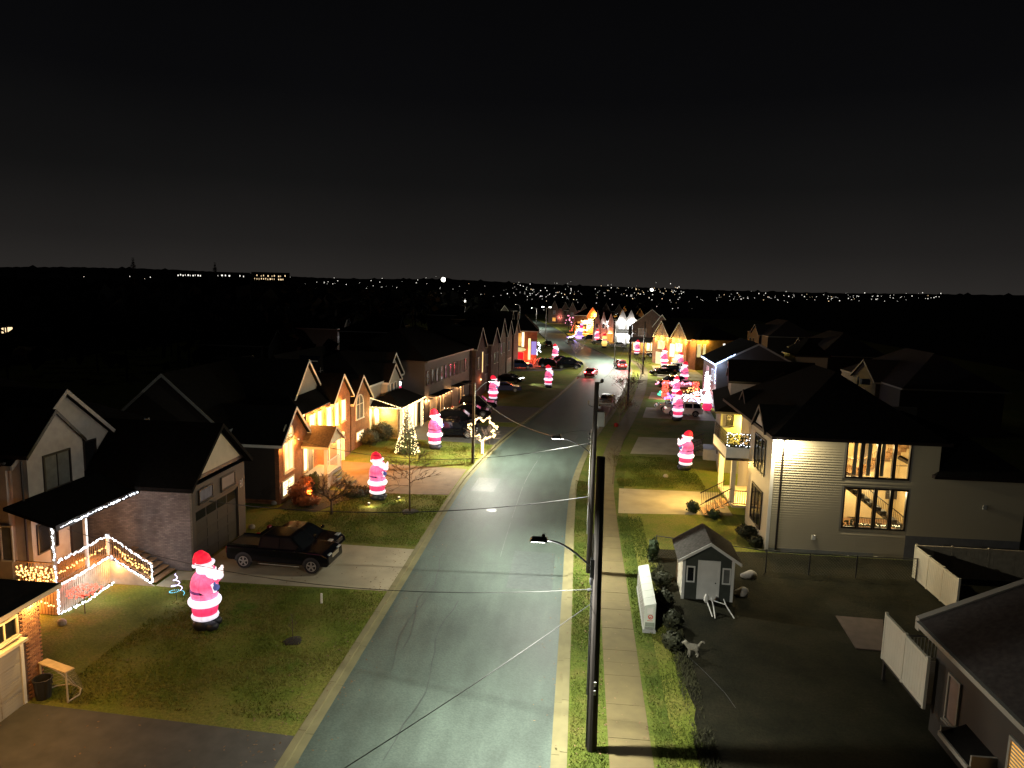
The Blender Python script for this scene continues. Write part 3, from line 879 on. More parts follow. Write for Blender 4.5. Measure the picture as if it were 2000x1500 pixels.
def gable_roof(root, x0, x1, y0, y1, z, h, ridge='y', oh=0.35, th=0.16, mat='roof', wall='brick', trim='white', front=True, back=True, tri_in=0.0):
    """pitched roof with gable walls and barge boards; z is the eave level"""
    a0, a1 = (x0, x1) if ridge == 'y' else (y0, y1)
    b0, b1 = (y0, y1) if ridge == 'y' else (x0, x1)
    ac = (a0 + a1) / 2
    k = h / ((a1 - a0) / 2)
    ax = ridge
    e0, e1 = a0 - oh, a1 + oh
    ze = z - k * oh
    r = MB()
    r.prism([(e0, ze), (ac, z + h), (ac, z + h + th), (e0, ze + th)], ax, b0 - oh, b1 + oh)
    r.prism([(ac, z + h), (e1, ze), (e1, ze + th), (ac, z + h + th)], ax, b0 - oh, b1 + oh)
    ro = r.build('roof', MT[mat], root)
    for on, b in ((front, b0), (back, b1)):
        if not on:
            continue
        s = -1 if b == b0 else 1
        g = MB()
        lo, hi = sorted((b + s * 0.006, b - s * 0.2))
        g.prism([(a0 + .01, z), (a1 - .01, z), (ac, z + h - .01)], ax, lo, hi)
        g.build('gable_wall', MT[wall], root)
        f = MB()
        c0, c1 = sorted((b + s * oh + s * .003, b + s * (oh + .04)))
        bw = .2
        f.prism([(e0, ze - bw + .12), (ac, z + h - bw + .12), (ac, z + h + th), (e0, ze + th)], ax, c0, c1)
        f.build('barge_board', MT[trim], ro)
        f = MB()
        f.prism([(ac + .004, z + h - bw + .12), (e1, ze - bw + .12), (e1, ze + th), (ac + .004, z + h + th)], ax, c0, c1)
        f.build('barge_board', MT[trim], ro)
    for e in (e0 - .03, e1 + .003):
        f = MB()
        if ridge == 'y': f.box(e, e + .028, b0 - oh, b1 + oh, ze - .06, ze + th)
        else: f.box(b0 - oh, b1 + oh, e, e + .028, ze - .06, ze + th)
        f.build('eave_board', MT[trim], ro)
    return ro
def hip_roof(root, x0, x1, y0, y1, z, h, oh=0.4, mat='roof', trim='white', ridge='x'):
    X0, X1, Y0, Y1 = x0 - oh, x1 + oh, y0 - oh, y1 + oh
    ins = min(X1 - X0, Y1 - Y0) / 2
    yc, xc = (Y0 + Y1) / 2, (X0 + X1) / 2
    if X1 - X0 >= Y1 - Y0: A, B = (X0 + ins, yc, z + h), (X1 - ins, yc, z + h)
    else: A, B = (xc, Y0 + ins, z + h), (xc, Y1 - ins, z + h)
    mb = MB()
    c = [(X0, Y0, z), (X1, Y0, z), (X1, Y1, z), (X0, Y1, z)]
    if X1 - X0 >= Y1 - Y0:
        mb.quad(c[0], c[1], B, A); mb.quad(c[1], c[2], B); mb.quad(c[2], c[3], A, B); mb.quad(c[3], c[0], A)
    else:
        mb.quad(c[0], c[1], A); mb.quad(c[1], c[2], B, A); mb.quad(c[2], c[3], B); mb.quad(c[3], c[0], A, B)
    mb.quad(*[(p[0], p[1], z - .02) for p in c])
    o = mb.build('roof', MT[mat], root)
    f = MB()
    t = .03
    f.box(X0 - t, X1 + t, Y0 - t, Y0 - .002, z - .16, z + .02)
    f.box(X0 - t, X1 + t, Y1 + .002, Y1 + t, z - .16, z + .02)
    f.box(X0 - t, X0 - .002, Y0, Y1, z - .16, z + .018)
    f.box(X1 + .002, X1 + t, Y0, Y1, z - .16, z + .018)
    f.build('eave_board', MT[trim], o)
    return o
def shed_roof(root, x0, x1, yf, yb, zf, zb, th=.14, mat='roof', trim='white', name='porch_roof'):
    mb = MB().prism([(yf, zf), (yb, zb), (yb, zb + th), (yf, zf + th)], 'x', x0, x1)
    o = mb.build(name, MT[mat], root)
    MB().box(x0, x1, yf - .035, yf - .002, zf - .1, zf + th).build('eave_board', MT[trim], o)
    return o
def railing(root, p0, p1, h=1.0, mat='white', gap=.14, rail=.035, baluster=True, name='railing'):
    p0, p1 = Vector(p0), Vector(p1)
    L = (p1 - p0).length
    mb = MB()
    up = Vector((0, 0, h))
    mb.tube([p0 + up, p1 + up], rail, n=4)
    mb.tube([p0 + Vector((0, 0, .1)), p1 + Vector((0, 0, .1))], rail * .8, n=4)
    o = mb.build(name, MT[mat], root)
    if baluster:
        b = MB()
        n = max(2, int(L / gap))
        for i in range(1, n):
            q = p0 + (p1 - p0) * (i / n)
            b.tube([q + Vector((0, 0, .1)), q + up], .014, n=4, cap=False)
        b.build('balusters', MT[mat], o, kind='stuff')
    return o
def post(root, x, y, z0, z1, w=.14, mat='white', name='post'):
    return MB().box(x - w / 2, x + w / 2, y - w / 2, y + w / 2, z0, z1).build(name, MT[mat], root)
def steps(root, x0, x1, y0, y1, ztop, n, mat='wood', name='step'):
    """descending from y1 (top) to y0 (bottom)"""
    for i in range(n):
        ya = y1 + (y0 - y1) * (i / n)
        yb = y1 + (y0 - y1) * ((i + 1) / n)
        z = ztop - (i + 1) * ztop / (n + 1)
        MB().box(x0, x1, min(ya, yb), max(ya, yb) + .03, z - .05, z).build(name, MT[mat], root)
def wall_holes(mb, face, c, a0, a1, z0, z1, holes, th=.2):
    As = sorted({a0, a1, *[h[0] for h in holes], *[h[1] for h in holes]})
    Zs = sorted({z0, z1, *[h[2] for h in holes], *[h[3] for h in holes]})
    for i in range(len(As) - 1):
        for j in range(len(Zs) - 1):
            ca, cz = (As[i] + As[i + 1]) / 2, (Zs[j] + Zs[j + 1]) / 2
            if any(h[0] < ca < h[1] and h[2] < cz < h[3] for h in holes):
                continue
            fbox(mb, face, c, As[i], As[i + 1], Zs[j], Zs[j + 1], -th, 0)
LROT, RROT = pi / 2, -pi / 2
def in_world(h, x, y, z):
    a = h.rotation_euler.z
    return Vector((h.location.x + x * cos(a) - y * sin(a), h.location.y + x * sin(a) + y * cos(a), z))
def left_house(name, label, X0, Y0):
    return thing(name, label, 'house', (X0, Y0, 0), LROT, 'houses along the street')
def right_house(name, label, X0, Y0, rz=RROT):
    return thing(name, label, 'house', (X0, Y0, 0), rz, 'houses along the street')
def sconce(root, x, y, z, c=WARM, p=40, face='F', out=.22, glow='bwarm', r=.09):
    q = fpt(face, y if face == 'F' else x, x if face == 'F' else y, z, out * .6)
    mb = MB().ell(q, (r, r, r * 1.3), 10, 6)
    o = mb.build('wall_lamp', MT[glow], root, smooth=True)
    plight(fpt(face, y if face == 'F' else x, x if face == 'F' else y, z - .05, out + .14), c, p, root)
    return o

# ------------------------------------------------------------------ string lights
def along(pts, spacing):
    pts = [Vector(p) for p in pts]
    out, carry = [], 0.0
    for a, b in zip(pts[:-1], pts[1:]):
        L = (b - a).length
        s = carry
        while s < L:
            out.append(a + (b - a) * (s / L))
            s += spacing
        carry = s - L
    return out
def string_lights(label, paths, bulb, spacing=.11, r=.035, jit=.025, wire=True, name='string_lights', light=None):
    o0 = Vector(paths[0][0])
    root = thing(name, label, 'string lights', o0, 0, 'strings of festive lights')
    w, b = MB(), MB()
    for path in paths:
        q = [Vector(p) - o0 for p in path]
        if wire and len(q) > 1:
            w.tube(q, .008, n=4, cap=False)
        for p in along(q, spacing):
            b.octa((p.x + RND.uniform(-jit, jit), p.y + RND.uniform(-jit, jit), p.z + RND.uniform(-jit, jit)), r * RND.uniform(.7, 1.25))
    if w.v:
        w.build('wire', MT['wire'], root, fix=False)
    b.build('bulbs', MT[bulb], root, kind='stuff', fix=False)
    if light:
        for (lx, ly, lz), c, p in light:
            plight((lx - o0.x, ly - o0.y, lz - o0.z), c, p, root, .25)
    return root

# ================================================================== HOUSES, LEFT SIDE OF THE STREET
# --- dark stucco house with the lit porch
hA = left_house('stucco_house', 'dark stucco house with a porch outlined in white string lights and a gabled brick garage', -20.0, 34.4)
mb = MB(); wall_holes(mb, 'F', 0, .2, 6.2, 0, 4.5, [(.55, 5.3, .0, 3.15)]); mb.build('garage_front', MT['darkbrown'], hA); mb = MB(); mb.box(0, .2, .0, 7.4, 0, 4.5); mb.box(6.0, 6.2, .2, 7.4, 0, 4.5); mb.box(0.2, 6, 7.2, 7.4, 0, 4.5)
mb.build('garage_wall', MT['stone'], hA)
garage_door(hA, 'F', .12, .62, 0, 4.6, 3.05, 'nightdoor', 'frame', 5, 4, lites=True)
win(hA, 'F', 0, .95, 3.5, 1.35, .62, 'frame', 'dimwin', 1, 1)
win(hA, 'F', 0, 3.35, 3.5, 1.55, .66, 'frame', 'blind', 1, 1)
# house number, as printed on the garage wall
nb = MB()
for z_ in (3.0, 3.2, 3.4):
    nb.box(5.56, 5.74, -.02, -.002, z_, z_ + .035)
nb.box(5.56, 5.595, -.0205, -.002, 3.0, 3.435); nb.box(5.705, 5.74, -.0205, -.002, 3.0, 3.435); nb.box(5.84, 5.88, -.02, -.002, 3.0, 3.5)
nb.build('house_number', MT['white'], hA)
gable_roof(hA, 0, 6.2, 0, 9, 4.75, 2.55, 'y', .35, .16, 'roof', 'frame', 'roof', True, False)
MB().prism([(.75, 5.0), (5.55, 5.0), (3.1, 7.05)], 'y', -.06, -.012).build('gable_panel', MT['beige'], hA)
box_part(hA, 'main_wall', 'stucco', -4.9, 6.0, 6.0, 16, 0, 6.85)
gable_roof(hA, -4.6, 2.4, 6.0, 12, 6.85, 2.75, 'y', .35, .16, 'roof', 'stucco', 'stucco', True, False)
hip_roof(hA, -4.9, 6.0, 6.6, 16, 6.86, 3.0, .45, 'roof', 'frame')
box_part(hA, 'bay_wall', 'stucco', -4.55, -.8, 5.2, 5.998, 0, 7.15)
gable_roof(hA, -4.55, -.8, 5.2, 7.5, 7.15, 1.75, 'y', .12, .12, 'roof', 'stucco', 'frame', True, False)
win(hA, 'F', 5.2, -3.5, 5.2, 1.65, 1.6, 'frame', 'curtain', 2, 1, fw=.1, sill=False)
win(hA, 'F', 6.0, .35, 5.1, .85, 1.55, 'frame', 'pane', 1, 1, sill=False)
shed_roof(hA, -6.1, -.02, 2.75, 5.19, 4.28, 5.0, .16, 'roof', 'frame')
box_part(hA, 'porch_floor', 'wood', -5.7, -1.9, 3.2, 5.198, 1.3, 1.45)
for i in range(26):
    a = -5.7 + 3.7 * i / 26
    MB().box(a, a + .11, 3.2, 3.24, .05, 1.3).build('skirting_board', MT['palewood'], hA)
for i in range(13):
    a = 3.25 + 1.95 * i / 13
    MB().box(-5.7, -5.66, a, a + .12, .05, 1.3).build('skirting_board', MT['wood'], hA)
for px_, py_ in ((-5.62, 3.3), (-3.5, 3.3)):
    post(hA, px_, py_, 1.45, 4.3, .14, 'greyside' if px_ < -5 else 'white')
post(hA, -1.95, 3.3, 1.45, 2.55, .14, 'white')
railing(hA, (-5.62, 3.3, 1.45), (-1.95, 3.3, 1.45), 1.05, 'wood')
railing(hA, (-5.64, 3.35, 1.45), (-5.64, 5.15, 1.45), 1.05, 'wood')
railing(hA, (-1.95, 3.25, 1.45), (-1.95, .95, .15), 1.0, 'wood')
steps(hA, -1.9, -.15, .85, 3.2, 1.42, 7, 'wood')
MB().prism([(3.2, 0), (3.2, 1.3), (.85, .0)], 'x', -2.06, -1.99).build('stair_side', MT['palewood'], hA)
door(hA, 'F', 5.2, -2.0, 1.46, .95, 2.1, 'door', 'frame')
win(hA, 'F', 5.2, -4.2, 2.3, 1.2, 1.35, 'frame', 'pane', 1, 1, sill=False)
win(hA, 'L', -4.9, 5.9, 2.2, .5, 1.6, 'white', 'curtain', 1, 1, sill=False)
dp = MB().tube([(-4.98, 5.12, 7.0), (-4.98, 5.12, .1)], .05, n=6); dp.build('downpipe', MT['frame'], hA)

string_lights('cool white lights along the porch eave, rails and steps of the stucco house', [
    [(-22.72, 28.55, 4.3), (-22.72, 34.2, 4.3)],
    [(-23.25, 28.72, 4.25), (-23.25, 28.72, 2.5), (-23.25, 32.4, 2.5), (-20.98, 32.4, 1.1), (-20.95, 32.4, .12)],
    [(-23.15, 28.68, 1.4), (-23.15, 32.38, 1.42), (-20.98, 32.38, .12)],
    [(-23.12, 28.66, 1.4), (-23.12, 28.66, .1), (-22.9, 30.2, .06), (-23.0, 32.3, .08)],
    [(-23.12, 28.62, 2.4), (-23.12, 28.62, 1.5)]],
    'bwhite', .11, .053, .035, light=[((-22.3, 30.4, 1.0), (.86, .92, 1), 12), ((-22.4, 31.2, 3.5), (.86, .92, 1), 16), ((-20.7, 32.2, 1.2), (.86, .92, 1), 9)])
zz = []
for i in range(16):
    zz.append((-23.28 - 1.85 * i / 15, 28.72, 1.65 + (.65 if i % 2 else .1)))
string_lights('amber lights woven through the porch rails of the stucco house', [
    zz, [(-23.18, 28.8, 2.0), (-23.18, 32.2, 2.0)], [(-23.3, 28.66, 1.75), (-25.2, 28.66, 1.6)], [(-23.3, 28.64, .5), (-25.1, 28.64, .9)],
    [(-22.9, 32.42, 1.9), (-21.1, 32.42, .75)], [(-22.6, 32.44, 1.5), (-21.1, 32.44, .5)], [(-22.7, 32.42, 1.8), (-22.0, 32.42, 1.0), (-21.5, 32.42, .9)]],
    'bamber', .12, .046, .05, light=[((-23.9, 28.35, 1.6), AMB, 30), ((-24.3, 28.3, .6), AMB, 22), ((-22.7, 32.25, 1.0), AMB, 22), ((-23.7, 31.3, 2.1), AMB, 22)])

# --- orange lit brick house
hB = left_house('brick_house', 'brick house glowing orange under bright eave spots, with an arched window and small gabled porch', -20.2, 46.1)
box_part(hB, 'bay_wall', 'brick', 0, 5.0, 0, 9, 0, 4.35)
gable_roof(hB, .15, 4.85, 0, 7, 4.35, 2.05, 'y', .3, .14, 'roof', 'brick', 'white', True, False)
arch_win(hB, 'F', 0, 1.55, 4.42, 1.6, 1.0, 'cream', 'warm')
win(hB, 'F', 0, .85, 2.1, 1.5, 2.05, 'cream', 'warm', 2, 1, .1)
wB = win(hB, 'F', 0, .45, .45, 1.95, 1.0, 'cream', 'hot', 2, 2, .09)
# dark stickers on the cellar window
st = MB()
for a, z in ((.75, 1.1), (.95, 1.18), (1.5, 1.12), (1.62, 1.2), (1.75, 1.1), (1.5, .72), (1.65, .66), (1.78, .76)):
    st.box(a, a + .09, -.03, -.024, z, z + .13)
st.build('window_sticker', MT['sdark'], wB)
box_part(hB, 'house_wall', 'brick', 5.001, 15.4, 0, 9, 0, 5.5)
box_part(hB, 'side_wall', 'brownside', -.004, 0, .3, 8.8, .3, 4.3)
gable_roof(hB, 10.6, 15.4, 0, 6, 5.5, 2.0, 'y', .3, .14, 'roof', 'brick', 'white', True, False)
gable_roof(hB, 5.6, 13.2, 1.7, 9, 5.5, 3.5, 'y', .3, .16, 'roof', 'greyside', 'white', True, False)
hip_roof(hB, 5.0, 15.4, .5, 9.5, 5.52, 2.9, .4, 'roof', 'white')
# cross gable whose faint rake shows against the dark
gable_roof(hB, .0, 13, 4, 12.2, 5.2, 3.6, 'x', .3, .16, 'roof', 'brownside', 'greymetal', True, True)
for a, w_ in ((5.6, 1.1), (7.35, .8), (9.3, 1.15), (11.3, .8), (13.0, 1.0)):
    win(hB, 'F', 0, a, 3.45, w_, 1.75, 'cream', 'hot', 1, 1, .08)
# porch
box_part(hB, 'porch_floor', 'greymetal', 4.2, 7.4, -1.9, -.002, 0, 1.0)
gable_roof(hB, 4.1, 7.7, -1.9, 0, 3.25, 1.15, 'y', .15, .1, 'roofb', 'cream', 'cream', True, False)
post(hB, 4.35, -1.75, 1.0, 3.25, .22); post(hB, 7.3, -1.75, 1.0, 3.25, .26)
railing(hB, (4.4, -1.8, 1.0), (7.2, -1.8, 1.0), 1.0, 'white', .16, .05)
door(hB, 'F', 0, 5.2, 1.0, .95, 2.1, 'greydoor', 'cream')
win(hB, 'F', 0, 4.3, 1.25, .7, 1.85, 'cream', 'hot', 1, 1)
steps(hB, 5.2, 6.9, -3.3, -1.95, .98, 5, 'kerb')
garage_door(hB, 'F', 0, 9.9, 0, 2.9, 2.4, 'greydoor', 'white', 4, 3)
post(hB, 13.05, -.12, 0, 2.5, .22)
for a, z, p in ((.3, 4.1, 90), (2.75, 3.95, 80), (5.35, 5.25, 80), (6.95, 5.25, 90), (8.6, 5.25, 90), (10.8, 5.25, 80), (12.5, 5.25, 90)):
    s_ = MB().lathe([(.07, -.03), (.07, .0)], 10, (a, -.28, z + .14)); s_.build('eave_spot', MT['hot'], hB)
    plight((a, -.3, z - .02), (1.0, .44, .09), p * .36, hB, .05)
plight((5.9, -1.0, 3.1), (1.0, .62, .25), 70, hB, .08)
plight((1.4, -1.5, .6), (1.0, .30, .05), 110, hB, .1); plight((3.0, -3.4, 1.2), (1.0, .34, .06), 60, hB, .1)
plight((11.3, -1.0, 3.0), (1.0, .34, .05), 420, hB, .1); plight((8.2, -1.2, 3.6), (1.0, .34, .05), 300, hB, .1)  # lamps without fittings, added over the driveway to turn it orange
# ground flood lights in the lawn
for lx, ly in ((-14.1, 46.9), (-12.4, 48.6)):
    t = thing('ground_spotlight', 'small lit ground spotlight on the lawn %s' % ('behind the bare orange tree' if lx < -13 else 'beside the second inflatable figure'), 'spotlight', (lx, ly, 0))
    MB().lathe([(.05, 0), (.06, .12), (.1, .16), (.1, .22)], 10).build('housing', MT['dark'], t)
    MB().lathe([(.085, .222), (.085, .228)], 10).build('lens', MT['hot'], t)
    plight((.12, -.15, .28), (1, .88, .55), 7, t, .05)

# --- house with solar panels and lit porch wing
hC = left_house('solar_roof_house', 'brick and pale siding house with solar panels and lights along its porch eaves', -20.4, 62.4)
hC.rotation_euler = (0, 0, LROT - .08)
box_part(hC, 'bay_wall', 'brick', 0, 4.6, 0, 8, 0, 4.6)
gable_roof(hC, .1, 4.5, 0, 7, 4.6, 2.1, 'y', .32, .14, 'roof', 'brick', 'white', True, False)
arch_win(hC, 'F', 0, 2.0, 2.75, 1.7, 2.2, 'white', 'curtain')
win(hC, 'F', 0, 1.2, .75, 1.7, .7, 'white', 'hot', 3, 1)
box_part(hC, 'side_wall', 'whiteside', -.006, 0, .2, 7.8, .2, 4.5)
box_part(hC, 'main_wall', 'paleside', 4.602, 16.5, .4, 10, 0, 5.4)
gable_roof(hC, 9.6, 15.2, .4, 8, 5.4, 2.5, 'y', .4, .16, 'roof', 'paleside', 'white', True, False)
gable_roof(hC, 8.8, 12.6, -.3, 3, 5.35, 1.6, 'y', .25, .14, 'roof', 'paleside', 'white', True, False)
box_part(hC, 'dormer_wall', 'paleside', 8.8, 12.6, -.3, .398, 3.5, 5.35)
rf = gable_roof(hC, .2, 10.4, 4.6, 10.5, 5.45, 3.0, 'x', .3, .16, 'roof', 'paleside', 'white', False, False)
hip_roof(hC, 4.6, 16.5, .4, 10, 5.42, 2.8, .35, 'roof', 'white')
win(hC, 'F', -.3, 9.8, 3.75, .62, 1.25, 'white', 'curtain', 1, 1); win(hC, 'F', -.3, 10.85, 3.75, .62, 1.25, 'white', 'curtain', 1, 1)
# solar rows on the roof plane that faces the road-side camera
for k in range(4):
    t_ = k / 4.0
    xa, za = .9 + 3.6 * t_, 6.1 + 2.15 * t_
    MB().hexa([(xa, 4.9, za), (xa + .75, 4.9, za + .45), (xa + .75, 9.6, za + .45), (xa, 9.6, za), (xa - .03, 4.9, za + .05), (xa + .72, 4.9, za + .5), (xa + .72, 9.6, za + .5), (xa - .03, 9.6, za + .05)]).build('solar_panel', MT['solar'], hC)
    for (ya, yb) in (((4.9, 9.6),) if k % 2 == 0 else ((4.9, 6.2), (6.7, 8.3), (8.8, 9.6))):
        MB().tube([(xa - .05, ya, za + .07), (xa - .05, yb, za + .07)], .035, n=4).build('panel_rail', MT['alu'], hC)
# antenna
MB().tube([(1.0, 3.4, 5.4), (1.0, 3.4, 7.5)], .03, n=5).tube([(.6, 3.4, 7.2), (1.5, 3.4, 7.2)], .02, n=4).tube([(.75, 3.4, 6.9), (1.3, 3.4, 6.9)], .02, n=4).build('antenna', MT['steel'], hC)
# porch wing
box_part(hC, 'porch_wall', 'tanbrick', 6.2, 13.0, -2.3, .398, 0, 3.1)
hip_roof(hC, 6.0, 13.2, -2.6, .9, 3.2, 1.2, .35, 'roof', 'white')
win(hC, 'F', -2.3, 6.9, .25, 1.0, 2.6, 'white', 'hot', 1, 2); win(hC, 'F', -2.3, 9.1, .25, 2.2, 2.6, 'white', 'hot', 2, 2)
win(hC, 'F', -2.3, 11.7, .25, .6, 2.6, 'white', 'hot', 1, 1)
post(hC, 6.35, -2.7, 0, 3.1, .2); post(hC, 13.0, -2.7, 0, 3.1, .2); post(hC, 6.1, -.2, 0, 3.1, .34)
plight((5.6, -1.2, 2.7), YEL, 75, hC, .1); plight((5.7, -.1, 2.6), (1, .8, .4), 30, hC, .1); plight((8.2, -3.2, 2.6), (1, .8, .42), 40, hC, .1); plight((11.2, -3.2, 2.6), (1, .8, .42), 40, hC, .1)
string_lights('warm white lights along the porch eaves of the solar roof house', [
    [in_world(hC, *q) for q in ((5.6, 1.2, 3.2), (5.6, -2.98, 3.2), (13.6, -2.98, 3.2))], [in_world(hC, 5.7, 1.6, 4.4), in_world(hC, 5.62, -2.9, 3.25)], [in_world(hC, 6.35, -2.85, 3.0), in_world(hC, 6.35, -2.85, .1)], [in_world(hC, 6.0, -.25, 3.0), in_world(hC, 6.0, -.25, .4)], [in_world(hC, 13.0, -2.85, 3.0), in_world(hC, 13.0, -2.85, .2)]], 'bwarm', .12, .05, .02)
t = thing('lit_wall_figure', 'small red and white lit figure on the gable wall of the solar roof house', 'wall figure', tuple(in_world(hC, 13.4, -.1, 3.75)))
MB().ell((0, 0, .25), (.16, .24, .34), 10, 6).build('body', MT['sred'], t, smooth=True)
MB().ell((0, 0, .78), (.15, .2, .26), 10, 6).build('head', MT['bwhite'], t, smooth=True)

# --- long brown block
hD = left_house('brown_terrace', 'long two storey brown terrace with wall lamps beside its garage doors', -16.8, 77.2)
hD.rotation_euler = (0, 0, LROT - .135)
box_part(hD, 'wall', 'brownside', 0, 17.4, 0, 11, 0, 6.9)
hip_roof(hD, 0, 17.4, 0, 11, 6.95, 3.1, .45, 'roof', 'frame')
for k in range(2):
    a = 1.6 + 8.2 * k
    garage_door(hD, 'F', 0, a, 0, 2.7, 2.3, 'greydoor' if k else 'palewood', 'frame', 4, 3)
    door(hD, 'F', 0, a + 3.9, .3, .95, 2.1, 'greydoor', 'cream')
    for q in (-1.0, .6, 2.2, 3.9, 5.4):
        win(hD, 'F', 0, a + q, 4.2, .75, 1.5, 'frame' if q != 3.9 else 'greyside', 'pane' if (k, q) not in ((1, 2.2), (1, 3.9)) else 'blind', 1, 2)
    box_part(hD, 'canopy', 'roof', a - .3, a + 5.4, -1.0, -.002, 2.75, 2.9)
for a, p in ((1.0, 60), (4.75, 45), (7.2, 60), (9.3, 35), (13.0, 22)):
    sconce(hD, a, 0, 2.35, (1, .5, .18), p)

# --- far houses on the left
def far_house(name, label, loc, rz, w, d, eave, wallm='brownside', roofm='roof', gables=((.5, .4, 2.4),), wins=(), lamps=(), gdoor=None, frontm=None, trim='white', porch=None, roofh=2.6, dr=None):
    h = thing(name, label, 'house', loc, rz, 'houses along the street')
    box_part(h, 'wall', wallm, 0, w, 0, d, 0, eave)
    hip_roof(h, 0, w, .4, d, eave + .03, roofh, .4, roofm, trim)
    for g in gables:
        gc, gw, gh = g[:3]
        x0, x1 = w * (gc - gw / 2), w * (gc + gw / 2)
        box_part(h, 'bay_wall', frontm or wallm, x0 + .02, x1 - .02, -.5, -.002, 0, eave - .01)
        gable_roof(h, x0, x1, -.5, d * .5, eave, gh, 'y', .28, .14, roofm, frontm or wallm, trim, True, False)
    for wn in wins:
        a, z, ww, hh, pm = wn[:5]
        win(h, 'F', wn[5] if len(wn) > 5 else -.5, a, z, ww, hh, trim if len(wn) < 7 else wn[6], pm, 2 if ww > .9 else 1, 1)
    if gdoor:
        garage_door(h, 'F', gdoor[4] if len(gdoor) > 4 else -.5, gdoor[0], 0, gdoor[1], gdoor[2], gdoor[3], trim, 4, 3)
    if dr:
        door(h, 'F', dr[1], dr[0], .3, .95, 2.1, dr[2], trim)
    if porch:
        x0, x1, y0, z0, pmat = porch
        box_part(h, 'porch_floor', 'greymetal', x0, x1, y0, -.01, 0, .3)
        shed_roof(h, x0 - .2, x1 + .2, y0 - .3, -.01, z0, z0 + .8, .14, roofm, trim)
        for xx in (x0 + .1, x1 - .1):
            post(h, xx, y0 + .1, .3, z0, .18, 'white')
    for l in lamps:
        sconce(h, l[0], l[3] if len(l) > 3 else -.5, l[1], l[2][0], l[2][1], glow=l[4] if len(l) > 4 else 'bwarm')
    return h
far_house('turret_house', 'dark red brick house with one tall arched lit window', (-14.35, 95.4, 0), LROT - .13, 15, 10, 6.9, 'brickd', gables=((.2, .34, 2.6), (.75, .3, 2.2)),
          wins=((1.6, 3.9, .8, 1.6, 'pane'), (3.7, 3.2, .55, 2.9, 'warm'), (6.6, 3.8, .9, 1.5, 'pane', 0), (8.2, 3.8, .9, 1.5, 'curtain', 0), (10.6, 3.8, .9, 1.5, 'pane'), (12.2, 3.8, .9, 1.5, 'curtain')), lamps=((2.9, 2.3, ((1, .25, .1), 14)),), gdoor=(6.2, 3.2, 2.4, 'greydoor', 0), trim='greyside')
far_house('gable_row_house', 'dark brick house with narrow pale gables between the turret house and the red garage', (-13.7, 117, 0), LROT - .1, 20, 11, 6.8, 'brickd', gables=((.2, .28, 3.0), (.5, .24, 2.4), (.82, .24, 2.2)),
          wins=((2.6, 4.0, .9, 1.6, 'pane'), (4.6, 4.0, .9, 1.6, 'curtain'), (9.0, 4.0, .9, 1.6, 'dimwin'), (12.5, 3.6, .9, 1.5, 'pane', 0)), gdoor=(8.3, 3.2, 2.4, 'greydoor'), trim='greyside', lamps=((6.5, 2.5, ((1, .3, .1), 20), 0),))
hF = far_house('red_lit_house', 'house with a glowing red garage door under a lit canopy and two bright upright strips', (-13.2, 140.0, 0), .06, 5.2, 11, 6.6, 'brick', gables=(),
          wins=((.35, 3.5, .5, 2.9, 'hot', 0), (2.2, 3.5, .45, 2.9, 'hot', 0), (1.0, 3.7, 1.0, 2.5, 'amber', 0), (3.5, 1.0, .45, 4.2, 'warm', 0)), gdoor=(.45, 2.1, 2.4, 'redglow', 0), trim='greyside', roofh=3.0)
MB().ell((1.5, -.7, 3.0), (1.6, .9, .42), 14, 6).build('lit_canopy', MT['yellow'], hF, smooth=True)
plight((1.5, -1.6, 1.0), (1, .04, .02), 90, hF, .3); plight((3.6, -1.2, 1.6), (1, .14, .05), 70, hF, .3); plight((1.6, -.9, 5.0), (1, .6, .25), 40, hF, .2)
box_part(hF, 'lilac_panel', 'lilac', 4.1, 5.1, -.3, -.01, 2.0, 4.6)
string_lights('net of red lights over the bushes beside the red garage', [[(-9.4 + .45 * k, 138.6, .3 + .5 * (k % 2)), (-9.2 + .45 * k, 138.8, 1.5)] for k in range(11)], 'bred', .22, .09, .16, light=[((-7, 138, 1), (1, .08, .04), 120)])
string_lights('white lights hung on the corner beside the lilac panel', [[(-8.4, 141, 5.0), (-8.0, 141, 2.0)], [(-7.7, 141, 4.4), (-7.4, 141, 2.6)]], 'bwhite', .25, .16, .15)
far_house('gabled_dark_house', 'dark gabled house beyond the red lit one, lamp at its corner', (-15.5, 154, 0), LROT - .05, 18, 11, 6.9, 'brickd', gables=((.25, .3, 2.8), (.7, .3, 2.4)),
          wins=((3, 4, 1, 1.5, 'pane'), (5, 4, 1, 1.5, 'pane'), (11.5, 4, 1, 1.5, 'curtain'), (13.4, 4, 1, 1.5, 'pane')), lamps=((9, 5.4, ((1, .9, .8), 12)),), gdoor=(10.8, 4.4, 2.4, 'greydoor'), trim='greyside')
far_house('amber_window_house', 'low house with one amber window beside the far street lamp', (-31, 268, 0), LROT - .5, 14, 9, 5.6, 'brownside', gables=((.3, .4, 2.2),), wins=((2.6, 2.2, 2.6, 2.6, 'amber'), (7.5, 2.4, 1.4, 1.6, 'pane', 0)), trim='greyside')
far_house('corner_gable_house', 'dark house with a pale gable trim where the far road bends', (-22, 186, 0), LROT + .1, 16, 11, 6.4, 'brownside', gables=((.3, .36, 2.6), (.78, .26, 2.0)), wins=((3.4, 3.8, 1.2, 1.5, 'pane'), (11.5, 3.8, 1, 1.5, 'pane')), trim='greyside')
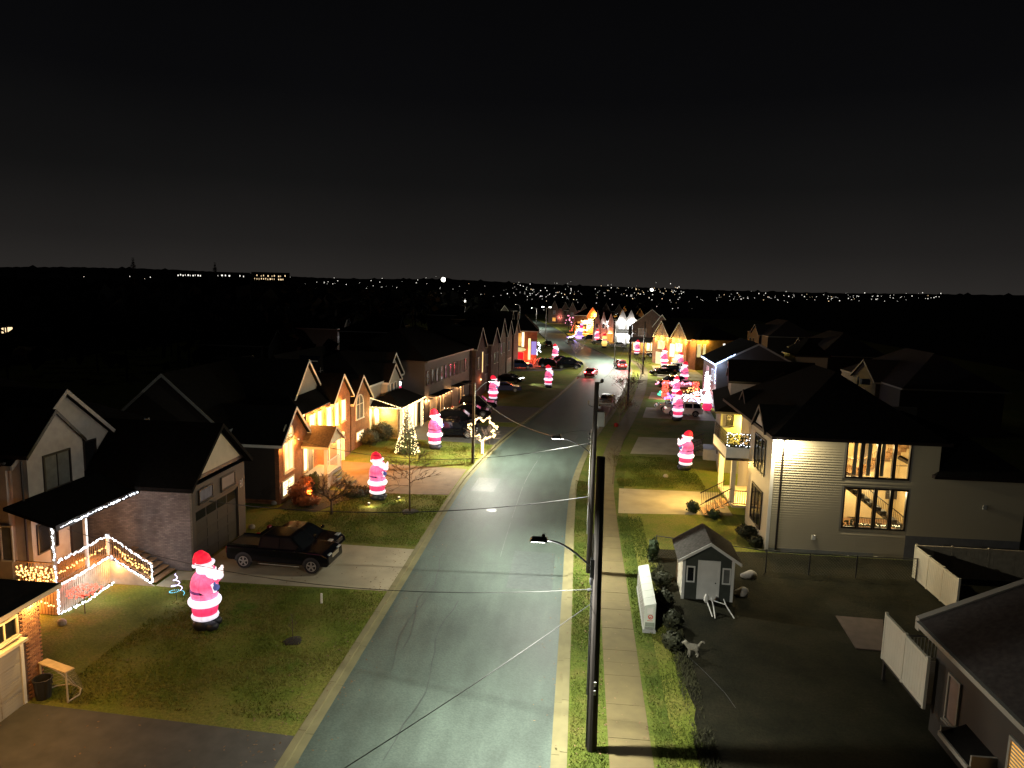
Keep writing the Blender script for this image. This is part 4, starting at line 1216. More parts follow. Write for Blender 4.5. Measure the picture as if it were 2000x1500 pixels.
far_house('bend_house', 'dark house with a lit white eave strip at the far bend', (-24, 214, 0), LROT + .1, 16, 11, 5.0, 'greyside', gables=((.3, .36, 2.2),), wins=((3.4, 2.2, 1.2, 1.5, 'dimwin'), (9.5, 2.2, 1, 1.5, 'pane', 0)), lamps=((8, 4.2, ((1, 1, .95), 260), 0, 'cool'), (12, 4.2, ((1, 1, .95), 260), 0, 'cool')))
# houses in the dark behind the first row
hX = far_house('dormer_house', 'dark house behind the first row with one small lit dormer window', (-29.5, 64.0, 0), LROT, 12, 9, 3.4, 'brownside', gables=(), wins=(), roofh=4.2)
box_part(hX, 'dormer_wall', 'frame', 1.2, 2.7, .3, 2.5, 3.6, 5.6)
gable_roof(hX, 1.2, 2.7, .3, 2.6, 5.6, 1.5, 'y', .2, .1, 'roofg', 'greyside', 'greyside', True, False)
win(hX, 'F', .3, 1.62, 4.0, .75, 1.4, 'cream', 'yellow', 1, 1)
far_house('back_gable_house', 'unlit house far behind with only a small grey gable showing', (-48, 104, 0), LROT, 14, 10, 5.4, 'brownside', gables=((.3, .42, 2.2),), wins=((3, 3, 1, 1.5, 'pane'),), trim='greyside')
for i, (x, y, w, e, lab) in enumerate(((-52, 150, 14, 5.2, 'unlit grey gabled house beyond the dark woods'), (-44, 165, 18, 4.6, 'low pale roofed house beyond the dark woods'), (-36, 215, 15, 6.0, 'steep roofed house with pale trim above the terrace roof'), (-34, 128, 13, 6.4, 'dark hip roofed house behind the turret house'))):
    far_house('back_house', lab, (x, y, 0), LROT, w, 10, e, 'greyside' if i < 2 else 'brownside', 'roofg' if i == 1 else 'roof', gables=((.35, .4, 2.6),), wins=((3.6, 2.4, 1.1, 1.4, 'pane'), (5.4, 2.4, 1.1, 1.4, 'pane')), lamps=((2.8, 3.4, ((.9, .92, 1), 5)),) if i in (0, 2) else ())

# --- near house in the corner of the yard at the bottom left: brick by brick
hN = left_house('corner_brick_house', 'brick house corner with a lit soffit and pale garage door beside the hockey goal', -19.5, 23.2)
mb = MB(); wall_holes(mb, 'F', .02, -9, 0, 0, 3.95, [(-5.2, -.95, 0, 2.35)]); mb.box(-.2, -.02, .2, 8, 0, 3.95)
mb.build('wall', MT['brickd'], hN)
bm_b = [M('brick_%d' % i, c, 0.85, 0.25, 9, 0.2) for i, c in enumerate(((0.30, 0.14, 0.075), (0.24, 0.11, 0.06), (0.36, 0.19, 0.10), (0.20, 0.10, 0.06)))]
proto = []
for m_ in bm_b:
    o = MB().box(0, .2, -.022, .02, 0, .064).build('brick', m_, hN)
    o.hide_render = False
    proto.append(o)
used = [False] * 4
cnt, rest = 0, MB()
row = 0
z = 0.02
while z < 3.86:
    a = -.205 - (.105 if row % 2 else 0)
    while a > -3.2:
        inwin = (-2.3 < a + .1 < -1.0 + .1 and 2.72 < z < 3.52)
        indoor = (a < -.80 and z < 2.5)
        if not inwin and not indoor:
            if cnt < 290:
                k = RND.randrange(4)
                o = proto[k] if not used[k] else proto[k].copy()
                if used[k]:
                    COL.objects.link(o)
                used[k] = True
                o.location = (a, RND.uniform(-.004, .004), z)
                cnt += 1
            else:
                rest.box(a, a + .2, -.022, .02, z, z + .064)
        a -= .212
    z += .076
    row += 1
rest.build('bricks', bm_b[0], hN, kind='stuff')
garage_door(hN, 'F', .05, -5.1, 0, 4.1, 2.3, 'greyside', 'white', 4, 4)
win(hN, 'F', -.01, -2.2, 2.82, 1.05, .62, 'cream', 'pane', 2, 1)
box_part(hN, 'lit_ledge', 'cream', -5.3, -.95, -.3, -.03, 2.5, 2.6)
hip_roof(hN, -10, 0, 0, 9, 4.0, 2.6, .5, 'roof', 'cream')
plight((-.45, -.28, 3.72), (1, .58, .16), 46, hN, .06)
plight((-2.4, -.5, 3.3), (1, .55, .15), 18, hN, .06)
plight((-3.5, -2.6, 3.2), (1, .50, .15), 60, hN, .1)

# ================================================================== HOUSES, RIGHT SIDE
h1 = right_house('grey_siding_house', 'large grey siding house with tall lit windows, corner floodlight and lit porch', 11.7, 42.2)
UP = (4.15, 7.8, 4.80, 7.02); LO = (4.2, 7.85, 1.75, 4.25)
mb = MB()
wall_holes(mb, 'R', 0, .0, 9.4, 0, 7.1, [UP, LO]); wall_holes(mb, 'R', 0, 9.4, 14.3, 0, 5.2, [])
mb.box(-5.4, -.2, 0, .2, 0, 7.1); mb.box(-5.4, -5.2, .2, 1.2, 0, 7.1); mb.box(-13.5, -5.4, 1.2, 1.4, 0, 7.1); mb.box(-13.5, -13.3, 1.4, 14, 0, 7.1); mb.box(-13.3, -.2, 14, 14.2, 0, 5.2)
mb.build('house_wall', MT['siding'], h1)
# boards, course by course
brd = MB().hexa([(.0, 0, 0), (.042, 0, 0), (.042, 1, 0), (.0, 1, 0), (.0, 0, .148), (.004, 0, .148), (.004, 1, .148), (.0, 1, .148)]).build('siding_board', MT['siding'], h1)
first = [True]
def board(y0, y1, z):
    o = brd if first[0] else brd.copy()
    if not first[0]:
        COL.objects.link(o)
    first[0] = False
    o.location = (.001, y0, z)
    o.scale = (1, y1 - y0, 1)
z = .32
while z < 6.98:
    hit = [w for w in (UP, LO) if w[2] - .09 < z + .148 and z < w[3] + .09]
    top = 9.38 if z > 5.0 else 14.28
    if hit:
        w = hit[0]
        board(.16, w[0] - .1, z); board(w[1] + .1, top, z)
    else:
        cut = 5.2 + RND.uniform(-1.2, 3)
        board(.16, cut, z); board(cut + .004, top, z)
    z += .15
# front boards (street face)
z = .32
fr = MB()
while z < 6.98:
    fr.hexa([(-5.38, -.026, z), (-.02, -.026, z), (-.02, 0, z), (-5.38, 0, z), (-5.38, -.008, z + .118), (-.02, -.008, z + .118), (-.02, 0, z + .118), (-5.38, 0, z + .118)])
    z += .119
fr.build('siding_boards', MT['siding'], h1, kind='stuff')
box_part(h1, 'corner_trim', 'white', -.02, .05, -.05, .14, .2, 7.05)
MB().tube([(.07, .55, 6.95), (.07, .55, .2)], .055, n=8).build('downpipe', MT['frame'], h1)
box_part(h1, 'foundation', 'greymetal', -.02, .012, .0, 6.2, 0, .30)
box_part(h1, 'painted_foundation', 'blueblock', .046, .052, 7.9, 14.25, 0.0, 1.5)
for grp in (UP, LO):
    pw = (grp[1] - grp[0]) / 4
    for k in range(4):
        a = grp[0] + pw * k + .05
        f = MB()
        w_, h_ = pw - .1, grp[3] - grp[2]
        fbox(f, 'R', 0, a - .04, a + .05, grp[2], grp[3], -.12, .04); fbox(f, 'R', 0, a + w_ - .05, a + w_ + .04, grp[2], grp[3], -.12, .04)
        fbox(f, 'R', 0, a + .05, a + w_ - .05, grp[2], grp[2] + .1, -.12, .04); fbox(f, 'R', 0, a + .05, a + w_ - .05, grp[3] - .1, grp[3], -.12, .04)
        if grp is UP:
            zz_ = grp[2] + (1.12 if k < 3 else .85)
            fbox(f, 'R', 0, a + .05, a + w_ - .05, zz_ - .012, zz_ + .012, -.09, -.05)
        fo = f.build('window', MT['frame'], h1)
        g = MB(); fbox(g, 'R', 0, a + .05, a + w_ - .05, grp[2] + .1, grp[3] - .1, -.072, -.064)
        g.build('pane', MT['glass'], fo)
    tr = MB()
    for k in range(5):
        a = grp[0] + pw * k
        fbox(tr, 'R', 0, a - .02 if k else a - .1, a + .02 if k < 4 else a + .1, grp[2] - .06, grp[3] + .06, .0, .03)
    tr.build('window_trim', MT['greyside'], h1)
# lit hall behind the tall windows: two floors, stairs, rails
rm = MB()
rm.box(-4.6, -4.5, 2.2, 9.2, .9, 7.0); rm.box(-4.5, -.22, 2.1, 2.2, .9, 7.0); rm.box(-4.5, -.22, 9.2, 9.3, .9, 7.0)
rm.box(-4.5, -.22, 2.2, 9.2, 7.0, 7.08)
rm.build('hall_wall', MT['room'], h1)
MB().box(-4.5, -.22, 2.2, 9.2, .9, 1.0).build('hall_floor', MT['wood'], h1)
MB().box(-4.5, -2.4, 2.2, 6.2, 4.25, 4.5).build('landing', MT['wood'], h1)
MB().box(-4.49, -3.0, 4.9, 5.0, 4.5, 7.0).build('hall_partition', MT['wood'], h1)
MB().box(-4.49, -4.44, 6.9, 7.4, 4.6, 6.9).build('hall_door', MT['greydoor'], h1)
sf = MB()
for i in range(13):
    sf.box(-2.2, -1.2, 8.6 - .34 * i, 8.95 - .34 * i, 1.0 + .25 * i, 1.27 + .25 * i)
sf.build('hall_stair', MT['door'], h1)
sf = MB()
for i in range(9):
    sf.box(-3.6, -2.5, 6.2 + .3 * i, 6.52 + .3 * i, 4.4 + .22 * i, 4.62 + .22 * i)
sf.build('hall_stair', MT['wood'], h1)
railing(h1, (-.9, 4.9, 1.0), (-.9, 7.3, 1.0), 1.15, 'frame', .1, .03)
post(h1, -.9, 7.35, 1.0, 2.4, .13, 'frame'); post(h1, -.95, 6.75, 1.0, 1.9, .3, 'wood')
railing(h1, (-2.35, 2.3, 4.5), (-2.35, 6.1, 4.5), 1.0, 'wood', .11, .03)
railing(h1, (-1.15, 4.4, 4.2), (-1.15, 8.6, 1.1), .9, 'frame', .13, .03)
railing(h1, (-2.45, 6.1, 4.5), (-2.45, 8.8, 6.4), .9, 'wood', .13, .03)
plight((-2.2, 5.4, 6.6), (1, .68, .27), 150, h1, .12); plight((-1.6, 7.4, 3.6), (1, .74, .36), 85, h1, .12); plight((-3.2, 3.4, 6.2), (1, .7, .28), 45, h1, .12); plight((-3.0, 5.6, 3.6), (1, .74, .36), 60, h1, .12)
pl = MB()
for i in range(40):
    pl.octa((-.5 + RND.uniform(-.12, .12), 4.4 + RND.uniform(0, .8), 1.9 + RND.uniform(-.5, .25)), RND.uniform(.05, .11))
pl.build('indoor_plant', MT['green'], h1)
sl = MB()
for k in range(34):
    sl.octa((-.3 + RND.uniform(-.05, .05), 5.2 + RND.uniform(0, 2.5), 1.9 + RND.uniform(0, .07)), .03)
sl.build('sill_lights', MT['bwarm'], h1, kind='stuff')
sl = MB()
for k in range(40):
    sl.box(-.42, -.2, 5.1 + .065 * k, 5.13 + .065 * k, 1.86, 1.88 + RND.uniform(0, .1))
sl.build('sill_garland', MT['green'], h1, kind='stuff')
for yy in (4.75, 5.55, 6.3):
    MB().box(-.24, -.21, yy - .1, yy + .12, 4.92, 6.9).build('curtain', MT['cream'], h1)
for k, (yy, zz_) in enumerate(((3.0, 2.2), (5.8, 2.9), (8.5, 2.4))):
    MB().box(-4.47, -4.42, yy, yy + .7, zz_, zz_ + .9).build('picture_frame', MT['greydoor' if k % 2 else 'brownside'], h1)
MB().lathe([(.05, 0), (.22, .25), (.05, .3)], 12, (-2.4, 6.6, 3.55)).tube([(-2.4, 6.6, 3.85), (-2.4, 6.6, 4.5)], .01, n=4).build('pendant_lamp', MT['hot'], h1)
# front windows of the bay
for z0, hh in ((.95, 2.25), (4.35, 2.1)):
    win(h1, 'F', -.03, -3.9, z0, 2.4, hh, 'frame', 'pane', 3, 1, .09, False)
rf = hip_roof(h1, -13.5, 0, .2, 9.4, 7.14, 3.4, .4, 'roof', 'frame')
gable_roof(h1, -4.0, -1.2, -.1, 5, 7.2, 1.25, 'y', .2, .14, 'roof', 'stucco', 'frame', True, False)
gable_roof(h1, -11.4, -9.0, .6, 5, 7.2, 1.1, 'y', .2, .14, 'roof', 'stucco', 'frame', True, False)
hip_roof(h1, -13.3, .0, 9.41, 14.2, 5.22, 2.0, .35, 'roof', 'frame')
for (xx, yy, zz_) in ((-4.6, 6.2, 9.9), (-8.5, 3.2, 8.75), (-3.4, 9.8, 5.9)):
    MB().tube([(xx, yy, zz_ - .5), (xx, yy, zz_ + .35)], .06, n=8).build('vent_pipe', MT['greymetal'], h1)
MB().box(-6.4, -6.0, 7.0, 7.5, 9.6, 9.95).build('roof_vent', MT['greymetal'], h1)
# floodlight at the corner
fl = MB().box(.03, .16, .28, .5, 6.78, 6.92); fo = fl.build('floodlight', MT['white'], h1)
MB().ell((.2, .39, 6.84), (.07, .1, .07), 10, 6).build('lens', MT['spot'], fo)
slight((.34, .42, 6.8), (1, .86, .52), 1800, aim=(-.06, .55, -1.0), size=165, blend=.6, parent=h1, r=.04)
plight((.42, .30, 6.78), (1, .92, .7), 40, h1, .04)
# porch with balcony over it
box_part(h1, 'porch_floor', 'palewood', -10.4, -5.42, -.9, 1.19, 1.0, 1.15)
MB().box(-10.4, -5.8, -1.45, 1.19, 4.15, 4.32).build('balcony_floor', MT['frame'], h1)
MB().box(-5.86, -5.8, -1.45, 1.19, 4.33, 5.05).build('balcony_side', MT['white'], h1)
MB().box(-10.4, -5.87, -1.45, -1.38, 4.33, 5.05).build('balcony_front', MT['white'], h1)
railing(h1, (-5.83, -1.42, 5.05), (-5.83, 1.1, 5.05), .95, 'frame', .16, .03)
railing(h1, (-10.3, -1.42, 5.05), (-5.9, -1.42, 5.05), .95, 'frame', .16, .03)
for yy in (-6.2, -10.1):
    post(h1, yy, -.8, 1.15, 4.14, .3, 'cream')
door(h1, 'F', 1.2, -8.2, 1.16, .95, 2.1, 'greydoor', 'cream')
win(h1, 'F', 1.2, -7.0, 1.3, .9, 2.2, 'cream', 'pane', 1, 1)
sconce(h1, -6.5, 1.2, 2.75, (1, .62, .16), 120, r=.13)
plight((-7.6, -.2, 3.7), (1, .62, .16), 260, h1, .12); plight((-9.6, -3.2, 2.6), (1, .66, .22), 160, h1, .12)
railing(h1, (-5.5, -.85, 1.15), (-5.5, 1.1, 1.15), 1.0, 'frame')
steps(h1, -7.9, -6.1, -2.6, -.9, 1.1, 5, 'wood')
railing(h1, (-8.0, -2.6, .15), (-8.0, -.9, 1.15), 1.0, 'frame'); railing(h1, (-6.0, -2.6, .15), (-6.0, -.9, 1.15), 1.0, 'frame')
for (yy, zz_) in ((2.6, .95), (12.0, 3.3)):
    MB().box(.036, .1, yy, yy + .2, zz_, zz_ + .28).build('meter_box', MT['white' if yy < 5 else 'greymetal'], h1)
bg = MB(); lf = MB()
for i in range(150):
    lf.octa((-5.83 + RND.uniform(-.16, .16), RND.uniform(-1.4, 1.05), 5.3 + RND.uniform(-.25, .62)), RND.uniform(.04, .09))
lf.build('garland', MT['green'], h1, kind='stuff')
string_lights('cool white lights on the garland of the balcony rail', [[(10.3, 48.0, 6.0), (12.8, 48.0, 6.0)], [(10.3, 48.02, 5.15), (12.8, 48.02, 5.2)], [(10.28, 48.0, 6.0), (10.28, 48.0, 5.1)], [(10.6, 47.98, 5.9), (11.2, 47.98, 5.3), (11.9, 47.98, 5.8), (12.7, 47.98, 5.3)]], 'bwhite', .12, .032, .05)

h2 = right_house('neighbour_house', 'grey house with a low dark roof, its side wall lit yellow by the next balcony', 12.4, 61.0, RROT - .16)
box_part(h2, 'wall', 'greyside', -12.5, 0, 0, 11, 0, 5.3)
hip_roof(h2, -12.5, 0, 0, 11, 5.35, 3.0, .5, 'roof', 'frame')
box_part(h2, 'upper_wall', 'stucco', -10, -5, .9, 5, 5.3, 7.4)
gable_roof(h2, -10, -5, .9, 8, 7.4, 1.6, 'y', .25, .14, 'roof', 'stucco', 'frame', True, False)
win(h2, 'F', 0, -3.6, 1.3, 1.5, 1.6, 'frame', 'pane', 2, 1); win(h2, 'R', 0, .5, 4.2, .5, .8, 'frame', 'pane', 1, 1)
garage_door(h2, 'F', 0, -11.6, 0, 4.6, 2.4, 'greydoor', 'white', 4, 4)
box_part(h2, 'porch_floor', 'greymetal', -6.6, -4.2, -1.2, -.002, 0, 1.0)
steps(h2, -6.6, -4.2, -2.9, -1.2, .98, 5, 'kerb')
railing(h2, (-4.2, -2.9, .1), (-4.2, -1.2, 1.0), 1.0, 'frame'); railing(h2, (-6.6, -2.9, .1), (-6.6, -1.2, 1.0), 1.0, 'frame')
door(h2, 'F', 0, -5.8, 1.0, .95, 2.1, 'greydoor', 'white')
q = (.1, 2.35, 4.75)
MB().ell((.13, 2.35, 4.7), (.12, .15, .3), 10, 6).build('wall_lamp', MT['bwarm'], h2, smooth=True)
plight((.5, 2.2, 4.5), (1, .74, .08), 300, h2, .08)

h3 = right_house('blue_light_house', 'dark house with bluish white lights along its eave and rake', 18.2, 94.0)
box_part(h3, 'wall', 'brownside', -10, 0, 0, 10, 0, 6.1)
gable_roof(h3, -10, 0, 0, 10, 6.12, 3.2, 'x', .4, .16, 'roof', 'brownside', 'frame', True, True) if False else None
gable_roof(h3, -10, 0, .0, 10, 6.12, 2.6, 'x', .35, .16, 'roof', 'brownside', 'greymetal', True, True)
box_part(h3, 'rear_block', 'greyside', -6, -.6, 10.01, 14, 0, 7.4)
hip_roof(h3, -6, -.6, 10.2, 14, 7.42, 2.2, .4, 'roof', 'frame')
win(h3, 'F', 0, -3.4, 3.6, 1.3, 1.4, 'white', 'dimwin'); win(h3, 'F', 0, -7, 3.6, 1.3, 1.4, 'white', 'pane')
garage_door(h3, 'F', 0, -8.6, 0, 4.4, 2.4, 'greydoor', 'white')
door(h3, 'F', 0, -2.2, .2, .95, 2.1, 'greydoor', 'white')
string_lights('bluish white lights along the eave and gable rake of the dark house', [[(17.82, 104, 6.05), (17.8, 93.55, 6.0), (20.4, 93.5, 7.45)], [(17.95, 93.7, 5.9), (17.95, 93.7, 3.5)]], 'bblue', .16, .07, .04, light=[((17.3, 96, 5.6), (.45, .6, 1), 60), ((18.6, 93.0, 6.0), (.5, .65, 1), 50)])

h4 = right_house('yellow_lit_terrace', 'gabled terrace washed in yellow light under its eaves', 22.9, 140.2, RROT + .5)
box_part(h4, 'wall', 'brick', -14.5, 0, 0, 11, 0, 5.9)
hip_roof(h4, -14.5, 0, .5, 11, 5.93, 3.0, .4, 'roof', 'frame')
for gx in (-10.6, -4.6):
    box_part(h4, 'bay_wall', 'brick', gx - 2.4, gx + 2.4, -.6, -.002, 0, 5.88)
    gable_roof(h4, gx - 2.6, gx + 2.6, -.6, 6, 5.9, 3.1, 'y', .25, .14, 'roof', 'brickd', 'greyside', True, False)
    win(h4, 'F', -.6, gx - 1.1, 3.3, 2.2, 1.5, 'cream', 'warm' if gx < -6 else 'hot', 3, 1)
    garage_door(h4, 'F', -.6, gx - 1.6, 0, 3.2, 2.4, 'cream', 'cream')
for q in (-12.8, -10.6, -8.4, -6.6, -4.6, -2.4, -.6):
    plight((q, -1.05, 5.3), (1, .62, .13), 95, h4, .1)
    MB().lathe([(.13, 0), (.13, .05)], 10, (q, -.85, 5.7)).build('eave_spot', MT['hot'], h4)
plight((-6.5, -1.6, 2.6), (1, .7, .25), 260, h4, .1)
MB().box(-7.2, -5.9, -.9, -.62, 2.0, 4.6).build('bright_entry', MT['hot'], h4)
win(h4, 'R', 0, .3, 2.6, .9, 2.4, 'cream', 'yellow', 1, 1); win(h4, 'R', 0, 1.7, 2.6, .6, 2.4, 'cream', 'yellow', 1, 1)
for q in (.5, 1.5, 2.6):
    plight((.5, q, 5.6), (1, .72, .10), 45, h4, .1)
win(h4, 'R', 0, 6.5, 4.6, .5, .5, 'white', 'cool', 1, 1)

h5 = right_house('brown_gable_house', 'brown house with twin pale gable trims over a yellow lit porch', 13.0, 172.5, -.22)
box_part(h5, 'wall', 'brickd', 0, 9.0, 0, 11, 0, 7.0)
gable_roof(h5, 0, 9.0, 0, 11, 7.0, 3.6, 'y', .4, .16, 'roofg', 'brickd', 'greyside', True, True)
box_part(h5, 'bay_wall', 'brickd', 5.1, 8.7, -.8, -.002, 0, 6.9)
gable_roof(h5, 5.0, 8.8, -.8, 3, 6.9, 2.6, 'y', .25, .14, 'roof', 'brickd', 'white', True, False)
win(h5, 'F', 0, 1.5, 4.4, 1.7, 1.6, 'white', 'blind', 2, 2); win(h5, 'F', -.8, 6.3, 4.4, .9, 1.5, 'white', 'pane', 1, 2)
box_part(h5, 'porch_floor', 'wood', -.2, 7.0, -2.6, -.81, 0, .5)
shed_roof(h5, -.4, 5.0, -2.8, -.01, 2.9, 3.8, .14, 'roofg', 'cream')
for xx in (.0, 2.4, 4.8):
    post(h5, xx, -2.5, .5, 2.9, .2, 'cream')
railing(h5, (0, -2.5, .5), (4.8, -2.5, .5), .9, 'wood', .25, .05)
win(h5, 'F', 0, .4, .9, 1.4, 1.9, 'cream', 'hot'); win(h5, 'F', 0, 3.6, .9, 1.2, 1.9, 'cream', 'hot'); door(h5, 'F', 0, 2.2, .5, .95, 2.1, 'wood', 'cream')
for xx, p in ((1.0, 120), (3.4, 120), (5.9, 90)):
    plight((xx, -1.6, 2.6), (1, .62, .18), p, h5, .1)
h6 = right_house('white_lit_house', 'house front flooded in white light under two pointed gables', 10.2, 198.5, -.06)
box_part(h6, 'wall', 'whiteside', 0, 7.2, 0, 10, 0, 6.9)
hip_roof(h6, 0, 7.2, .4, 10, 6.93, 2.6, .4, 'roof', 'white')
for gx in (1.9, 4.2):
    gable_roof(h6, gx - 1.2, gx + 1.2, -.3, 4, 6.9, 2.6, 'y', .2, .12, 'roofg', 'stucco', 'white', True, False)
for a in (1.0, 3.2, 5.3):
    win(h6, 'F', 0, a, 4.3, 1.5, 1.8, 'white', 'cool', 2, 1)
win(h6, 'F', 0, .8, .5, 2.0, 2.5, 'white', 'cool', 2, 1); win(h6, 'F', 0, 3.3, .5, 2.0, 2.5, 'white', 'cool', 2, 1)
box_part(h6, 'balcony', 'greymetal', .3, 6, -1.2, -.002, 3.2, 3.4); railing(h6, (.3, -1.15, 3.4), (6, -1.15, 3.4), .9, 'greyside', .3, .05)
for a, z_ in ((1.5, 6.4), (4.5, 6.4), (6.6, 6.4), (1.6, 2.9), (4.4, 2.9)):
    plight((a, -.9, z_), (1, .98, .95), 60, h6, .1)
h7 = far_house('purple_house', 'pale pinkish house with pointed gables and an orange lit door', (4.3, 207, 0), -.1, 6.0, 10, 6.0, 'stucco', gables=((.2, .22, 3.0), (.5, .22, 2.6), (.85, .24, 2.2)), wins=((.8, 3.9, .8, 1.4, 'pane'), (2.6, 3.9, .8, 1.4, 'dimwin')), lamps=((4.9, 2.6, ((1, .3, .1), 60)), (3.9, 5.5, ((1, .97, .95), 110), -.5, 'cool')), gdoor=(4.2, 1.6, 2.4, 'amber'))
h8 = far_house('blazing_orange_house', 'house blazing with orange and yellow lights where the street ends', (-1.2, 238, 0), -.05, 8.5, 10, 6.2, 'brick', gables=((.68, .42, 2.8),), wins=((1.0, 2.6, 1.6, 1.6, 'amber'), (3.3, 3.2, 1.5, 1.5, 'hot'), (5.4, 4.4, 2.2, 1.5, 'amber')), lamps=((1.5, 3.0, ((1, .5, .1), 700)), (4.6, 2.6, ((1, .6, .15), 1200)), (7.5, 2.6, ((1, .45, .08), 1500)), (6.5, 6.6, ((1, .25, .04), 900))), porch=(.5, 5.0, -2.2, 2.8, 'white'))
string_lights('mass of yellow lights over the porch of the blazing orange house', [[(1.2, 235.6, 4.4), (5.6, 235.4, 4.4)], [(1.2, 235.5, 3.8), (5.8, 235.3, 3.7)], [(3.0, 235.4, 3.1), (5.8, 235.2, 3.1)], [(3.6, 235.4, 5.0), (5.2, 235.2, 5.0)], [(-.4, 235.2, 1.6), (3.0, 235.0, 1.6)]], 'bwarm', .2, .24, .2)
for i, (x, y, w, lab) in enumerate(((-5.2, 286, 11, 'dim reddish house with small pink lights beyond the blazing one'), (-13, 306, 11, 'dim house with white window lights near the road end'), (12, 240, 12, 'dark steep gabled house behind the pinkish house'), (18, 262, 12, 'dark gabled house beyond the white lit front'), (8, 292, 12, 'dark steep roofed house behind the blazing house'))):
    far_house('distant_house', lab, (x, y, 0), -.3, w, 10, 6.2, 'brickd', gables=((.28, .3, 3.2), (.72, .28, 2.8)), wins=((2.4, 3.8, 1.1, 1.5, 'dimwin'), (7, 3.8, 1.1, 1.5, 'pane'), (2.2, .8, 1.4, 1.5, 'amber' if i == 1 else 'pane')), lamps=((5.4, 2.6, ((1, .35, .3), 90)),) if i < 2 else (), trim='greyside')
# a hip roofed row behind on the right, only outlines show
for i, (x, y, w, lab) in enumerate(((36, 100, 18, 'unlit house in the dark behind the blue light house'), (40, 140, 18, 'unlit house in the dark behind the yellow terrace'), (44, 190, 20, 'unlit house far back on the right'))):
    far_house('rear_house', lab, (x, y, 0), RROT, w, 11, 5.2, 'brownside', 'roofn', gables=((.5, .4, 2.2),), wins=((5, 2.4, 1.4, 1.5, 'pane'), (8, 2.4, 1.4, 1.5, 'pane')), trim='greyside', roofh=3.6)

# near dark house at the bottom right
h9 = thing('dark_near_house', 'dark sided near house with pale gutters and one lit window beside the white fence panels', 'house', (13.1, 25.0, 0), RROT, 'houses along the street')
mb = MB(); mb.box(0, 14, 0, .2, 0, 4.2); mb.box(-.0, .2, .2, 10, 0, 4.2)
mb.build('wall', MT['brownside'], h9)
gable_roof(h9, 0, 14, 0, 10, 4.2, 2.4, 'x', .0, .2, 'roofg', 'brownside', 'greyside', True, True) if False else None
rfm = MB().prism([(-.75, 3.98), (4.6, 6.5), (4.6, 6.7), (-.75, 4.18)], 'x', .15, 14).build('roof', MT['roofn'], h9)
MB().prism([(4.602, 6.5), (10.2, 3.9), (10.2, 4.1), (4.602, 6.7)], 'x', .15, 14).build('roof', MT['roofn'], h9)
MB().prism([(-.78, 3.78), (4.6, 6.32), (4.6, 6.76), (-.78, 4.22)], 'x', -.12, .14).build('barge_board', MT['greyside'], h9)
MB().prism([(-.7, 3.72), (4.6, 6.22), (4.6, 6.5), (-.7, 3.98)], 'x', -.24, -.13).build('rake_trim', MT['greyside'], h9)
MB().box(.15, 14, -.9, -.76, 4.0, 4.17).build('gutter', MT['greyside'], h9)
MB().prism([(.2, 4.2), (9.8, 4.2), (4.6, 6.45)], 'x', .0, .16).build('gable_wall', MT['brownside'], h9)
win(h9, 'F', 0, 1.05, 1.15, .62, 1.55, 'greyside', 'yellow' if False else 'blind', 1, 1, .08)
wl = win(h9, 'F', 0, 4.55, 1.25, 1.1, 1.45, 'greyside', 'amber', 1, 1, .1)
bl = MB()
for k in range(12):
    bl.box(4.56, 5.64, -.034, -.024, 1.28 + .115 * k, 1.34 + .115 * k)
bl.build('blind_slats', MT['cream'], wl)
MB().hexa([(2.2, 0, 1.55), (3.9, 0, 1.55), (3.9, -.75, 1.2), (2.2, -.75, 1.2), (2.2, 0, 1.66), (3.9, 0, 1.66), (3.9, -.75, 1.31), (2.2, -.75, 1.31)]).build('door_canopy', MT['roof'], h9)
MB().box(2.15, 3.95, -.82, -.76, 1.18, 1.34).build('canopy_trim', MT['greyside'], h9); MB().box(2.12, 2.19, -.75, 0, 1.2, 1.5).build('canopy_trim', MT['greyside'], h9); MB().box(3.91, 3.98, -.75, 0, 1.2, 1.7).build('canopy_trim', MT['greyside'], h9)
door(h9, 'F', 0, 2.5, 0, .95, 1.15, 'door', 'frame')

# ================================================================== UTILITY POLES, LAMPS, WIRES
def lamp_head(root, c, d, power, size=148):
    """LED luminaire at c, long axis along d"""
    c, d = Vector(c), Vector(d).normalized()
    s = Vector((-d.y, d.x, 0))
    def P(a, b, z): return c + d * a + s * b + Vector((0, 0, z))
    h = MB().hexa([P(-.3, -.15, 0), P(.3, -.17, 0), P(.3, .17, 0), P(-.3, .15, 0), P(-.26, -.1, .13), P(.22, -.13, .11), P(.22, .13, .11), P(-.26, .1, .13)])
    ho = h.build('lamp_housing', MT['dark'], root, bevel=.02)
    MB().hexa([P(-.2, -.11, -.022), P(.24, -.12, -.022), P(.24, .12, -.022), P(-.2, .11, -.022), P(-.2, -.11, -.003), P(.24, -.12, -.003), P(.24, .12, -.003), P(-.2, .11, -.003)]).build('lamp_lens', MT['led'], ho, fix=False)
    MB().lathe([(.05, .12), (.05, .22), (.03, .24)], 8, tuple(c - d * .15)).build('photocell', MT['dark'], ho)
    slight(c + Vector((0, 0, -.07)), LEDC, power * 1.35, size=size, blend=1.0 if size < 150 else .8, parent=root, r=.12)
    plight(c + Vector((0, 0, -.09)), LEDC, power * .26 / PL, root, .10)
def arm(root, p0, p1, rise=.5):
    p0, p1 = Vector(p0), Vector(p1)
    pts = []
    for k in range(9):
        t = k / 8
        q = p0.lerp(p1, t)
        q.z = p0.z + (p1.z - p0.z) * sin(t * pi / 2)
        pts.append(q)
    MB().tube(pts, .035, n=6).build('lamp_arm', MT['dark'], root, smooth=True)
